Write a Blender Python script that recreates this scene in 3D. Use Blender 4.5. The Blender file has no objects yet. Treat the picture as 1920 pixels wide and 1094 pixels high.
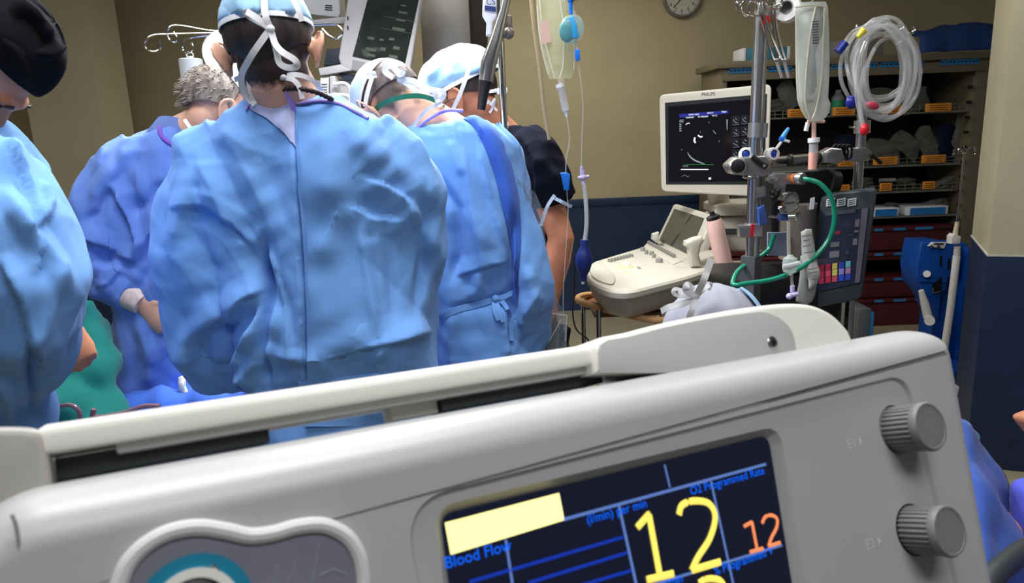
import bpy, bmesh, math, random
import numpy as np
from mathutils import Vector, Matrix, Quaternion

random.seed(7)
rng = np.random.default_rng(7)
C = bpy.context.scene.collection
sc = bpy.context.scene

# ------------------------------------------------------------------ camera
F = 1350.0
CAM = Vector((0.0, 0.0, 1.5))
_dn = Vector((240 / F, -6000 / F, -1.0)).normalized()
_up = -_dn
_fw = Vector((0, 0, -1))
_Yc = (_fw - _up * _fw.dot(_up)).normalized()
_Xc = _Yc.cross(_up).normalized()
RM = Matrix((_Xc, _Yc, _up))                 # camera vector -> world vector


def ray(px, py):
    return RM @ Vector(((px - 960) / F, -(py - 547) / F, -1.0))


def at(px, py, Y):
    r = ray(px, py)
    return CAM + r * (Y / r.y)


def atz(px, py, z):
    r = ray(px, py)
    return CAM + r * ((z - CAM.z) / r.z)


RMn = np.array(RM)


def proj_np(co):
    c = (co - np.array(CAM)) @ RMn           # world -> camera
    return np.stack([960 + F * c[:, 0] / -c[:, 2], 547 - F * c[:, 1] / -c[:, 2]], 1)


cam_data = bpy.data.cameras.new('camera')
cam_data.sensor_width = 36
cam_data.lens = 36 * F / 1920
cam_data.clip_start = 0.02
cam_data.dof.use_dof = True
cam_data.dof.focus_distance = 2.2
cam_data.dof.aperture_fstop = 11.0
cam = bpy.data.objects.new('camera', cam_data)
C.objects.link(cam)
cam.matrix_world = Matrix.Translation(CAM) @ RM.to_4x4()
sc.camera = cam

# ------------------------------------------------------------------ world, exposure, large lights
w = bpy.data.worlds.new('World')
sc.world = w
w.use_nodes = True
w.node_tree.nodes['Background'].inputs[0].default_value = (0.80, 0.88, 1.0, 1)
w.node_tree.nodes['Background'].inputs[1].default_value = 0.10
sc.view_settings.view_transform = 'Standard'
sc.view_settings.look = 'None'
sc.view_settings.gamma = 1
sc.view_settings.use_curve_mapping = False
sc.view_settings.exposure = 0.0


def area(loc, target, sx, sy, power, col=(1, 1, 1), spread=180):
    l = bpy.data.lights.new('panel_light', 'AREA')
    l.shape = 'RECTANGLE'
    l.size = sx
    l.size_y = sy
    l.energy = power
    l.color = col
    l.spread = math.radians(spread)
    o = bpy.data.objects.new('panel_light', l)
    C.objects.link(o)
    o.location = loc
    d = Vector(target) - Vector(loc)
    o.rotation_euler = d.to_track_quat('-Z', 'Y').to_euler()
    return o


# fluorescent ceiling panels: one over the console, one to the left, one added deep in the room
area((-0.3, 1.05, 2.86), (-0.3, 1.05, 0), 1.2, 0.6, 36, (0.97, 0.98, 1.0))
area((0.5, -0.35, 2.86), (0.5, -0.35, 0), 1.2, 0.6, 18, (0.98, 0.98, 1.0))  # added unseen behind the camera to light the console face
area((-1.9, 2.3, 2.86), (-1.9, 2.3, 0), 1.2, 0.6, 14, (0.93, 0.97, 1.0))
area((1.3, 2.6, 2.86), (1.3, 2.6, 0), 1.2, 0.6, 15, (1.0, 0.95, 0.87))
area((0.2, 4.5, 2.86), (0.2, 4.5, 0), 1.2, 0.6, 26, (1.0, 0.95, 0.87))  # added unseen to brighten the back wall


def spot(loc, target, power, size, blend=0.5, rad=0.12, col=(1, 1, 1)):
    l = bpy.data.lights.new('surgical_beam', 'SPOT')
    l.energy = power
    l.spot_size = math.radians(size)
    l.spot_blend = blend
    l.shadow_soft_size = rad
    l.color = col
    o = bpy.data.objects.new('surgical_beam', l)
    C.objects.link(o)
    o.location = loc
    o.rotation_euler = (Vector(target) - Vector(loc)).to_track_quat('-Z', 'Y').to_euler()
    return o


# ------------------------------------------------------------------ colour and materials
def lin(c):
    out = []
    for v in c:
        v = v / 255.0
        out.append(v / 12.92 if v <= 0.04045 else ((v + 0.055) / 1.055) ** 2.4)
    return out


MATS = {}


def mat(name, rgb, rough=0.5, metal=0.0, var=0.06, scale=20.0, bump=0.0, bscale=200.0, trans=0.0,
        alpha=1.0, emit=None, estr=1.0, coat=0.0, ior=1.45, sss=0.0, sheen=0.0, stretch=(1, 1, 1), spec=0.5):
    if name in MATS:
        return MATS[name]
    m = bpy.data.materials.new(name)
    MATS[name] = m
    m.use_nodes = True
    nt = m.node_tree
    b = nt.nodes['Principled BSDF']
    L = nt.links
    c = lin(rgb)
    tc = nt.nodes.new('ShaderNodeTexCoord')
    mp = nt.nodes.new('ShaderNodeMapping')
    mp.inputs['Scale'].default_value = stretch
    L.new(tc.outputs['Object'], mp.inputs[0])
    nz = nt.nodes.new('ShaderNodeTexNoise')
    nz.inputs['Scale'].default_value = scale
    nz.inputs['Detail'].default_value = 4
    L.new(mp.outputs[0], nz.inputs['Vector'])
    rp = nt.nodes.new('ShaderNodeValToRGB')
    rp.color_ramp.elements[0].position = 0.3
    rp.color_ramp.elements[1].position = 0.7
    rp.color_ramp.elements[0].color = [max(0, v * (1 - var)) for v in c] + [1]
    rp.color_ramp.elements[1].color = [min(1, v * (1 + var)) for v in c] + [1]
    L.new(nz.outputs['Fac'], rp.inputs[0])
    L.new(rp.outputs[0], b.inputs['Base Color'])
    b.inputs['Roughness'].default_value = rough
    b.inputs['Metallic'].default_value = metal
    b.inputs['IOR'].default_value = ior
    b.inputs['Specular IOR Level'].default_value = spec
    b.inputs['Transmission Weight'].default_value = trans
    b.inputs['Alpha'].default_value = alpha
    b.inputs['Coat Weight'].default_value = coat
    b.inputs['Sheen Weight'].default_value = sheen
    if sss:
        b.inputs['Subsurface Weight'].default_value = sss
        b.inputs['Subsurface Radius'].default_value = (0.012, 0.004, 0.002)
        b.inputs['Subsurface Scale'].default_value = 1.0
    if emit is not None:
        b.inputs['Emission Color'].default_value = lin(emit) + [1]
        b.inputs['Emission Strength'].default_value = estr
    if bump:
        n2 = nt.nodes.new('ShaderNodeTexNoise')
        n2.inputs['Scale'].default_value = bscale
        n2.inputs['Detail'].default_value = 3
        L.new(mp.outputs[0], n2.inputs['Vector'])
        bp = nt.nodes.new('ShaderNodeBump')
        bp.inputs['Strength'].default_value = bump
        bp.inputs['Distance'].default_value = 0.002
        L.new(n2.outputs['Fac'], bp.inputs['Height'])
        L.new(bp.outputs[0], b.inputs['Normal'])
    return m


def cloth(name, rgb, var=0.05, crease=0.35, trans=0.0):
    """thin nonwoven gown cloth: fine fibre grain and small crumples in the bump"""
    m = mat(name, rgb, rough=0.85, var=var, scale=9, bump=0.0, sheen=0.12 if sum(rgb) > 250 else 0.0)
    nt = m.node_tree
    L = nt.links
    b = nt.nodes['Principled BSDF']
    b.inputs['Specular IOR Level'].default_value = 0.35 if sum(rgb) > 250 else 0.12
    tc = nt.nodes['Texture Coordinate']
    mp = nt.nodes['Mapping']
    n1 = nt.nodes.new('ShaderNodeTexNoise')
    n1.inputs['Scale'].default_value = 520
    L.new(tc.outputs['Object'], n1.inputs['Vector'])
    n2 = nt.nodes.new('ShaderNodeTexNoise')
    n2.noise_type = 'RIDGED_MULTIFRACTAL'
    n2.inputs['Scale'].default_value = 9
    n2.inputs['Detail'].default_value = 3
    n2.inputs['Distortion'].default_value = 0.6
    L.new(tc.outputs['Object'], n2.inputs['Vector'])
    bp2 = nt.nodes.new('ShaderNodeBump')
    bp2.inputs['Strength'].default_value = crease
    bp2.inputs['Distance'].default_value = 0.004
    L.new(n2.outputs['Fac'], bp2.inputs['Height'])
    bp1 = nt.nodes.new('ShaderNodeBump')
    bp1.inputs['Strength'].default_value = 0.25
    bp1.inputs['Distance'].default_value = 0.0008
    L.new(n1.outputs['Fac'], bp1.inputs['Height'])
    L.new(bp2.outputs[0], bp1.inputs['Normal'])
    L.new(bp1.outputs[0], b.inputs['Normal'])
    return m


# ------------------------------------------------------------------ object helpers
def setp(o, label=None, cat=None, group=None, kind=None):
    if label:
        o['label'] = label
    if cat:
        o['category'] = cat
    if group:
        o['group'] = group
    if kind:
        o['kind'] = kind
    return o


def empty(name, loc, label, cat, group=None, rot=None):
    o = bpy.data.objects.new(name, None)
    C.objects.link(o)
    o.location = loc
    if rot is not None:
        o.rotation_euler = rot
    o.empty_display_size = 0.05
    bpy.context.view_layer.update()
    return setp(o, label, cat, group)


def finish(me, m, sharp=35):
    mats = m if isinstance(m, (list, tuple)) else [m]
    for x in mats:
        me.materials.append(x)
    me.polygons.foreach_set('use_smooth', [True] * len(me.polygons))
    if sharp is not None:
        me.set_sharp_from_angle(angle=math.radians(sharp))
    me.update()


def origin_base(o, parent):
    """put the origin at the base centre of the mesh, keeping world placement"""
    me = o.data
    n = len(me.vertices)
    if not n:
        return
    co = np.empty(n * 3, np.float32)
    me.vertices.foreach_get('co', co)
    co = co.reshape(-1, 3)
    c = (co.min(0) + co.max(0)) / 2
    c[2] = co[:, 2].min()
    me.vertices.foreach_set('co', (co - c).ravel())
    M = Matrix.Translation(Vector([float(v) for v in c]))
    if parent:
        o.parent = parent
        o.matrix_parent_inverse = Matrix.Identity(4)
        o.matrix_basis = parent_world(parent).inverted() @ M
    else:
        o.matrix_basis = M
    me.update()


def parent_world(p):
    M = p.matrix_basis.copy() if p.parent is None else parent_world(p.parent) @ p.matrix_basis
    return M


def link(name, me, parent=None, label=None, cat=None, group=None, kind=None):
    o = bpy.data.objects.new(name, me)
    C.objects.link(o)
    origin_base(o, parent)
    return setp(o, label, cat, group, kind)


class G:
    """collects shapes (world coordinates) into one mesh"""

    def __init__(self):
        self.bm = bmesh.new()
        self.mi = 0

    def _new(self, verts, faces):
        vs = [self.bm.verts.new(v) for v in verts]
        out = []
        for f in faces:
            try:
                fc = self.bm.faces.new([vs[i] for i in f])
                fc.material_index = self.mi
                out.append(fc)
            except ValueError:
                pass
        return vs, out

    def box(self, c, s, rot=None, bev=0.0, seg=2):
        M = Matrix.Translation(Vector(c)) @ ((rot if rot is not None else Matrix.Identity(3)).to_4x4())
        hx, hy, hz = s[0] / 2, s[1] / 2, s[2] / 2
        vs = [M @ Vector((x * hx, y * hy, z * hz)) for x in (-1, 1) for y in (-1, 1) for z in (-1, 1)]
        fs = [(0, 1, 3, 2), (4, 6, 7, 5), (0, 4, 5, 1), (2, 3, 7, 6), (0, 2, 6, 4), (1, 5, 7, 3)]
        v, f = self._new(vs, fs)
        if bev > 0:
            es = list({e for fc in f for e in fc.edges})
            bmesh.ops.bevel(self.bm, geom=es, offset=min(bev, min(s) * 0.49), segments=seg, profile=0.5,
                            affect='EDGES', clamp_overlap=True, material=-1)
        return self

    def tube(self, pts, r, n=10, cap=True, flat=None):
        """tube along points, radius a number or a list; flat=(wx, wy, hint) for elliptic"""
        P = [Vector(p) for p in pts]
        k = len(P)
        R = [r] * k if not isinstance(r, (list, tuple)) else list(r)
        T = []
        for i in range(k):
            t = (P[min(i + 1, k - 1)] - P[max(i - 1, 0)])
            T.append(t.normalized() if t.length > 1e-9 else Vector((0, 0, 1)))
        a = Vector((1, 0, 0)) if abs(T[0].x) < 0.8 else Vector((0, 1, 0))
        if flat:
            a = Vector(flat[2])
        nrm = (a - T[0] * a.dot(T[0])).normalized()
        rings = []
        for i in range(k):
            if flat:
                nn = a - T[i] * a.dot(T[i])
                nrm = nn.normalized() if nn.length > 1e-4 else nrm
            else:
                nrm = (nrm - T[i] * nrm.dot(T[i])).normalized()
            bi = T[i].cross(nrm)
            ring = []
            for j in range(n):
                an = 2 * math.pi * j / n
                fx, fy = (flat[0], flat[1]) if flat else (1, 1)
                ring.append(self.bm.verts.new(P[i] + (nrm * math.cos(an) * fx + bi * math.sin(an) * fy) * R[i]))
            rings.append(ring)
        for i in range(k - 1):
            for j in range(n):
                f = self.bm.faces.new((rings[i][j], rings[i][(j + 1) % n], rings[i + 1][(j + 1) % n], rings[i + 1][j]))
                f.material_index = self.mi
        if cap:
            for rg in (rings[0][::-1], rings[-1]):
                f = self.bm.faces.new(rg)
                f.material_index = self.mi
        return self

    def cyl(self, a, b, r, n=20, r2=None):
        return self.tube([a, b], [r, r if r2 is None else r2], n)

    def lathe(self, base, axis, prof, n=24):
        """prof: list of (radius, height along axis)"""
        ax = Vector(axis).normalized()
        a = Vector((1, 0, 0)) if abs(ax.x) < 0.8 else Vector((0, 1, 0))
        u = (a - ax * a.dot(ax)).normalized()
        v = ax.cross(u)
        rings = []
        for r, h in prof:
            c = Vector(base) + ax * h
            if r < 1e-6:
                rings.append([self.bm.verts.new(c)])
            else:
                rings.append([self.bm.verts.new(c + (u * math.cos(2 * math.pi * j / n) + v * math.sin(2 * math.pi * j / n)) * r) for j in range(n)])
        for A, B in zip(rings[:-1], rings[1:]):
            for j in range(n):
                if len(A) == 1 and len(B) == 1:
                    continue
                if len(A) == 1:
                    f = self.bm.faces.new((A[0], B[(j + 1) % n], B[j]))
                elif len(B) == 1:
                    f = self.bm.faces.new((A[j], A[(j + 1) % n], B[0]))
                else:
                    f = self.bm.faces.new((A[j], A[(j + 1) % n], B[(j + 1) % n], B[j]))
                f.material_index = self.mi
        for rg, rev in ((rings[0], True), (rings[-1], False)):
            if len(rg) > 1:
                f = self.bm.faces.new(rg[::-1] if rev else rg)
                f.material_index = self.mi
        return self

    def ball(self, c, r, rot=None, nu=20, nv=12):
        r = (r, r, r) if not isinstance(r, (list, tuple)) else r
        M = (rot if rot is not None else Matrix.Identity(3))
        rings = []
        for i in range(nv + 1):
            th = math.pi * i / nv
            if i in (0, nv):
                rings.append([self.bm.verts.new(Vector(c) + M @ Vector((0, 0, r[2] * math.cos(th))))])
            else:
                rings.append([self.bm.verts.new(Vector(c) + M @ Vector((r[0] * math.sin(th) * math.cos(2 * math.pi * j / nu), r[1] * math.sin(th) * math.sin(2 * math.pi * j / nu), r[2] * math.cos(th)))) for j in range(nu)])
        for A, B in zip(rings[:-1], rings[1:]):
            for j in range(nu):
                if len(A) == 1:
                    f = self.bm.faces.new((A[0], B[j], B[(j + 1) % nu]))
                elif len(B) == 1:
                    f = self.bm.faces.new((A[(j + 1) % nu], A[j], B[0]))
                else:
                    f = self.bm.faces.new((A[j], B[j], B[(j + 1) % nu], A[(j + 1) % nu]))
                f.material_index = self.mi
        return self

    def loft(self, rings, cap=True, closed=True):
        R = [[self.bm.verts.new(p) for p in ring] for ring in rings]
        n = len(R[0])
        for A, B in zip(R[:-1], R[1:]):
            for j in range(n if closed else n - 1):
                f = self.bm.faces.new((A[j], A[(j + 1) % n], B[(j + 1) % n], B[j]))
                f.material_index = self.mi
        if cap:
            for rg in (R[0][::-1], R[-1]):
                f = self.bm.faces.new(rg)
                f.material_index = self.mi
        return self

    def prism(self, poly, d, bev=0.0, seg=2):
        """poly: points in 3-D (planar); d: extrusion vector"""
        d = Vector(d)
        n = len(poly)
        A = [Vector(p) for p in poly]
        B = [p + d for p in A]
        v, f = self._new(A + B, [tuple(range(n))[::-1], tuple(range(n, 2 * n))] + [(i, (i + 1) % n, n + (i + 1) % n, n + i) for i in range(n)])
        bmesh.ops.recalc_face_normals(self.bm, faces=f)
        if bev > 0:
            es = list({e for fc in f[:2] for e in fc.edges})
            bmesh.ops.bevel(self.bm, geom=es, offset=bev, segments=seg, profile=0.5, affect='EDGES', clamp_overlap=True, material=-1)
        return self

    def sheet(self, rows, thick=0.0):
        """grid of points -> surface, optionally thickened"""
        h, wd = len(rows), len(rows[0])
        V = [[self.bm.verts.new(p) for p in r] for r in rows]
        fs = []
        for i in range(h - 1):
            for j in range(wd - 1):
                f = self.bm.faces.new((V[i][j], V[i][j + 1], V[i + 1][j + 1], V[i + 1][j]))
                f.material_index = self.mi
                fs.append(f)
        if thick:
            bmesh.ops.solidify(self.bm, geom=fs, thickness=thick)
        return self

    def ribbon(self, pts, width, hint, thick=0.0015, smooth=True):
        P = spline(pts, 6) if smooth else [Vector(p) for p in pts]
        hint = Vector(hint)
        rows = []
        for i, p in enumerate(P):
            t = (P[min(i + 1, len(P) - 1)] - P[max(i - 1, 0)]).normalized()
            s = t.cross(hint)
            s = s.normalized() if s.length > 1e-4 else Vector((1, 0, 0))
            n = s.cross(t).normalized()
            wv = width if not callable(width) else width(i / (len(P) - 1))
            a, b = p - s * wv / 2, p + s * wv / 2
            rows.append([a + n * thick / 2, b + n * thick / 2, b - n * thick / 2, a - n * thick / 2])
        return self.loft(rows)

    def mesh(self, name, m, sharp=35):
        bmesh.ops.recalc_face_normals(self.bm, faces=self.bm.faces[:])
        me = bpy.data.meshes.new(name)
        self.bm.to_mesh(me)
        self.bm.free()
        finish(me, m, sharp)
        return me

    def obj(self, name, m, parent=None, label=None, cat=None, group=None, kind=None, sharp=35):
        return link(name, self.mesh(name, m, sharp), parent, label, cat, group, kind)


def spline(pts, sub=8):
    """Catmull-Rom through the points"""
    P = [Vector(p) for p in pts]
    if len(P) < 3:
        return P
    Q = [P[0] * 2 - P[1]] + P + [P[-1] * 2 - P[-2]]
    out = []
    for i in range(1, len(Q) - 2):
        p0, p1, p2, p3 = Q[i - 1:i + 3]
        for s in range(sub):
            t = s / sub
            out.append(0.5 * ((2 * p1) + (p2 - p0) * t + (2 * p0 - 5 * p1 + 4 * p2 - p3) * t * t + (3 * p1 - p0 - 3 * p2 + p3) * t ** 3))
    out.append(P[-1])
    return out


def text_mesh(txt, size, M, m, depth=0.0, align='CENTER', squash=1.0):
    cu = bpy.data.curves.new('lettering', 'FONT')
    cu.body = txt
    cu.size = size
    cu.align_x = align
    cu.align_y = 'CENTER'
    cu.extrude = depth
    cu.resolution_u = 3
    o = bpy.data.objects.new('lettering', cu)
    C.objects.link(o)
    bpy.context.view_layer.update()
    dg = bpy.context.evaluated_depsgraph_get()
    me = bpy.data.meshes.new_from_object(o.evaluated_get(dg))
    bpy.data.objects.remove(o)
    me.transform(M @ Matrix.Diagonal((squash, 1, 1, 1)))
    me.materials.clear()
    me.materials.append(m)
    return me


def frame(x, z, o=None):
    """4x4 matrix whose local X runs along x and local Y (text up) along z"""
    x = Vector(x).normalized()
    z = Vector(z)
    z = (z - x * z.dot(x)).normalized()
    n = x.cross(z)
    M = Matrix((x, z, n)).transposed().to_4x4()
    if o is not None:
        M.translation = Vector(o)
    return M


def rot_between(z_axis, x_hint=(1, 0, 0)):
    z = Vector(z_axis).normalized()
    x = Vector(x_hint)
    x = (x - z * x.dot(z)).normalized()
    y = z.cross(x)
    return Matrix((x, y, z)).transposed()


# ---- numpy gradient noise, used to crumple cloth geometry
_perm = rng.permutation(256)
_perm = np.concatenate([_perm, _perm, _perm])
_grad = rng.normal(size=(256, 3))
_grad /= np.linalg.norm(_grad, axis=1)[:, None]


def noise3(p):
    pi = np.floor(p).astype(int)
    pf = p - pi
    u = pf * pf * pf * (pf * (pf * 6 - 15) + 10)
    res = np.zeros(len(p))
    for dx in (0, 1):
        for dy in (0, 1):
            for dz in (0, 1):
                h = _perm[(_perm[(_perm[(pi[:, 0] + dx) & 255] + pi[:, 1] + dy) & 255] + pi[:, 2] + dz) & 255]
                g = _grad[h]
                d = pf - np.array([dx, dy, dz])
                wgt = (u[:, 0] if dx else 1 - u[:, 0]) * (u[:, 1] if dy else 1 - u[:, 1]) * (u[:, 2] if dz else 1 - u[:, 2])
                res += wgt * (g * d).sum(1)
    return res * 1.6


def co_of(me):
    n = len(me.vertices)
    a = np.empty(n * 3, np.float32)
    me.vertices.foreach_get('co', a)
    b = np.empty(n * 3, np.float32)
    me.vertices.foreach_get('normal', b)
    return a.reshape(-1, 3).astype(float), b.reshape(-1, 3).astype(float)


def set_co(me, co):
    me.vertices.foreach_set('co', co.astype(np.float32).ravel())
    me.update()


def fuse(g, voxel, smooth=6, fac=0.5):
    """melt overlapping closed shapes of a G into one continuous surface"""
    bmesh.ops.recalc_face_normals(g.bm, faces=g.bm.faces[:])
    me = bpy.data.meshes.new('tmp')
    g.bm.to_mesh(me)
    g.bm.free()
    o = bpy.data.objects.new('tmp', me)
    C.objects.link(o)
    md = o.modifiers.new('r', 'REMESH')
    md.mode = 'VOXEL'
    md.voxel_size = voxel
    md.adaptivity = 0
    if smooth:
        ms = o.modifiers.new('s', 'SMOOTH')
        ms.factor = fac
        ms.iterations = smooth
    bpy.context.view_layer.update()
    dg = bpy.context.evaluated_depsgraph_get()
    out = bpy.data.meshes.new_from_object(o.evaluated_get(dg))
    bpy.data.objects.remove(o)
    bpy.data.meshes.remove(me)
    out.materials.clear()
    return out


def seg_field(px, poly):
    """signed distance (pixels) to a polyline plus position along it"""
    best = np.full(len(px), 1e9)
    sgn = np.zeros(len(px))
    tt = np.zeros(len(px))
    L = 0
    P = np.array(poly, float)
    tot = np.linalg.norm(np.diff(P, axis=0), axis=1).sum()
    for a, b in zip(P[:-1], P[1:]):
        ab = b - a
        l = np.linalg.norm(ab)
        t = np.clip(((px - a) @ ab) / (l * l), 0, 1)
        q = px - (a + t[:, None] * ab)
        d = np.linalg.norm(q, axis=1)
        s = np.sign(ab[0] * (px[:, 1] - a[1]) - ab[1] * (px[:, 0] - a[0]))
        m = d < best
        best[m] = d[m]
        sgn[m] = s[m]
        tt[m] = ((L + t * l) / tot)[m]
        L += l
    return best, sgn, tt


def drape(me, folds=(), amp=0.012, amp2=0.004, fx=6, fz=2.5, seed=0.0, lo_z=None, bias=0.0, facet=2.2):
    """cloth relief: broad billows, sharp creases, then individually placed folds.
    fold = (polyline px, width px, height m, kind, depth near, depth far)"""
    co, no = co_of(me)
    p = co.copy()
    warp = noise3(p * 3 + seed + 11) * 0.12
    q = np.stack([p[:, 0] * fx + warp * fx + seed, p[:, 1] * fx + seed, p[:, 2] * fz + warp * fx], 1)
    n1 = noise3(q)
    n2 = noise3(q * 2.1 + 5.3)
    n3 = noise3(p * np.array([22, 22, 13]) + seed + 3)
    d = amp * (0.9 * np.abs(n1) + 0.5 * n1 + 0.5 * np.abs(n2)) - amp * 0.5 + amp2 * 0.5 * (np.abs(n3) * 1.6 - 0.4) + bias
    # flat facets with crisp edges: warped triangle waves that come and go, the way stiff nonwoven cloth buckles
    rs = np.random.default_rng(int(seed * 10) + 5)
    for k in range(7):
        v = rs.normal(size=3)
        v[2] *= (0.35, 0.35, 0.8, 0.5, 1.2, 0.6, 1.0)[k]
        v /= np.linalg.norm(v)
        wl = (0.21, 0.15, 0.19, 0.11, 0.26, 0.065, 0.05)[k]
        x = (p @ v + 0.07 * noise3(p * 2.6 + k * 7 + seed)) / wl + rs.random()
        tri = np.abs(x - np.floor(x) - 0.5) * 2
        gate = np.clip(noise3(p * 4.2 + k * 3.3 + seed * 2) * 2.2 + 0.35, 0, 1)
        d += amp * facet * wl * 4.0 * (tri - 0.5) * gate
    co = co + no * d[:, None]
    if folds:
        px = proj_np(co)
        view = np.array(CAM) - co
        view /= np.linalg.norm(view, axis=1)[:, None]
        facing = np.clip((no * view).sum(1) * 3.0, 0, 1)
        dd = np.zeros(len(co))
        for fo in folds:
            poly, wpx, h, kind = fo[:4]
            dist, sg, t = seg_field(px, poly)
            end = np.clip(np.minimum(t, 1 - t) * 5, 0, 1) if len(fo) < 5 else np.ones(len(t))
            if kind == 'ridge':
                f = np.clip(1 - dist / (wpx * 2.0), 0, 1)
            elif kind == 'soft':
                f = np.exp(-(dist / wpx) ** 2)
            elif kind == 'right':      # ridge with its steep side on the positive side
                f = np.where(sg > 0, np.clip(1 - dist / (wpx * 0.55), 0, 1), np.clip(1 - dist / (wpx * 3.4), 0, 1))
            elif kind == 'left':
                f = np.where(sg < 0, np.clip(1 - dist / (wpx * 0.55), 0, 1), np.clip(1 - dist / (wpx * 3.4), 0, 1))
            dd += h * f * end
        co = co + no * (dd * facing)[:, None]
    set_co(me, co)
    return me



from mathutils.bvhtree import BVHTree


class Surf:
    """finds points on a finished cloth surface, so that laid-on pieces follow it"""

    def __init__(self, me):
        self.b = BVHTree.FromPolygons([v.co.copy() for v in me.vertices], [tuple(p.vertices) for p in me.polygons])
        self.last = 1.5

    def pt(self, px, py, off=0.003):
        r = ray(px, py).normalized()
        h = self.b.ray_cast(CAM, r)
        if h[0] is None:
            p = CAM + r * self.last
            return p
        self.last = h[3]
        n = h[1]
        if n.dot(r) > 0:
            n = -n
        return h[0] + n * off * 0.5 - r * off * 0.5

    def patch(self, left, right, nu, nv, off, thick=0.0):
        """sheet between two pixel polylines (same number of points)"""
        L_ = spline([Vector((a, b, 0)) for a, b in left], nv)
        R_ = spline([Vector((a, b, 0)) for a, b in right], nv)
        rows = []
        for a, b in zip(L_, R_):
            row = []
            for j in range(nu + 1):
                t = j / nu
                q = a.lerp(b, t)
                o = off(t) if callable(off) else off
                row.append(self.pt(q.x, q.y, o))
            rows.append(row)
        return G().sheet(rows, thick)

    def line(self, pts, off=0.003, sub=6):
        return [self.pt(v.x, v.y, off) for v in spline([Vector((a, b, 0)) for a, b in pts], sub)]


def hair_skin(name, rgb, hrgb, M, origin, z0, y0, xm=0.073, sk=0.35, fade=0.014, ymax_slope=0.3):
    """skin that passes into short cropped hair at the nape; the hairline is set in head space"""
    m = mat(name, rgb, 0.55, var=0.06, scale=30, bump=0.12, bscale=500, sss=0.08)
    nt = m.node_tree
    L_ = nt.links
    b = nt.nodes['Principled BSDF']
    tc = nt.nodes['Texture Coordinate']
    Mi = M.inverted()
    s = []
    for r in range(3):
        row = Vector(Mi[r][:3])
        off = Mi[r][3] + row.dot(Vector(origin))
        d = nt.nodes.new('ShaderNodeVectorMath')
        d.operation = 'DOT_PRODUCT'
        L_.new(tc.outputs['Object'], d.inputs[0])
        d.inputs[1].default_value = row
        a = nt.nodes.new('ShaderNodeMath')
        a.operation = 'ADD'
        L_.new(d.outputs['Value'], a.inputs[0])
        a.inputs[1].default_value = off
        s.append(a.outputs[0])

    def op(kind, x, y=0.0, c=False):
        n = nt.nodes.new('ShaderNodeMath')
        n.operation = kind
        n.use_clamp = c
        for i, v in enumerate((x, y)):
            if isinstance(v, (int, float)):
                n.inputs[i].default_value = v
            else:
                L_.new(v, n.inputs[i])
        return n.outputs[0]
    nz = nt.nodes.new('ShaderNodeTexNoise')
    nz.inputs['Scale'].default_value = 90
    L_.new(tc.outputs['Object'], nz.inputs['Vector'])
    jit = op('MULTIPLY', op('SUBTRACT', nz.outputs['Fac'], 0.5), 0.02)
    ax = op('ABSOLUTE', s[0])
    lo = op('ADD', op('MULTIPLY', ax, sk), z0)
    f1 = op('DIVIDE', op('SUBTRACT', op('ADD', s[2], jit), lo), fade, True)
    f2 = op('DIVIDE', op('SUBTRACT', op('ADD', op('MULTIPLY', s[2], ymax_slope), y0), s[1]), fade, True)
    f3 = op('DIVIDE', op('SUBTRACT', xm, ax), 0.004, True)
    f = op('MULTIPLY', op('MULTIPLY', f1, f2), f3)
    mx = nt.nodes.new('ShaderNodeMix')
    mx.data_type = 'RGBA'
    L_.new(f, mx.inputs[0])
    L_.new(nt.nodes['Color Ramp'].outputs[0], mx.inputs[6])
    mx.inputs[7].default_value = lin(hrgb) + [1]
    L_.new(mx.outputs[2], b.inputs['Base Color'])
    return m
# ================================================================== the room
M_wall = mat('olive_wallpaper', (176, 164, 130), 0.9, var=0.05, scale=3, bump=0.35, bscale=260)
M_wall2 = mat('olive_wallpaper_lit', (190, 180, 148), 0.9, var=0.05, scale=3, bump=0.35, bscale=260)  # same wallpaper, the light on the pillar put into a paler tone
M_plas = mat('cream_plaster', (206, 198, 168), 0.8, var=0.04, scale=6, bump=0.25, bscale=90)
M_navy = mat('navy_wainscot', (28, 48, 78), 0.45, var=0.12, scale=5, bump=0.12, bscale=150)
M_navy2 = mat('navy_wainscot_worn', (26, 42, 74), 0.5, var=0.15, scale=12, bump=0.12, bscale=150)
M_trim = mat('pale_edge_paint', (196, 196, 190), 0.6)
M_floor = mat('speckled_vinyl_floor', (150, 142, 116), 0.35, var=0.18, scale=160, bump=0.05)
M_ceil = mat('white_ceiling', (205, 203, 192), 0.9, var=0.03, bump=0.2, bscale=60)

ZW = 0.93        # top of the dark wainscot


def slab(name, p0, p1, z0, z1, th, m, kind='structure', out=None):
    """upright slab from p0 to p1 (xy), thickness th to the left of the direction"""
    a = Vector((p0[0], p0[1], 0))
    b = Vector((p1[0], p1[1], 0))
    d = (b - a)
    n = Vector((-d.y, d.x, 0)).normalized() * th
    poly = [a, b, b + n, a + n]
    poly = [Vector((v.x, v.y, z0)) for v in poly]
    return G().prism(poly, (0, 0, z1 - z0)).obj(name, m, kind=kind)


G().box((0.2, 2.2, -0.05), (8.4, 8.2, 0.1)).obj('floor', M_floor, kind='structure')
G().box((0.2, 2.9, 3.05), (8.4, 6.8, 0.1)).obj('ceiling', M_ceil, kind='structure')
YB = 5.85
slab('wall_back', (-4.0, YB), (4.4, YB), ZW, 3.0, 0.12, M_wall)
slab('wall_back_wainscot', (-4.0, YB), (4.4, YB), 0.0, ZW, 0.14, M_navy)
G().box((0.2, YB - 0.004, ZW - 0.03), (8.2, 0.016, 0.06), bev=0.004).obj('trim_1', M_navy, kind='structure')
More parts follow.
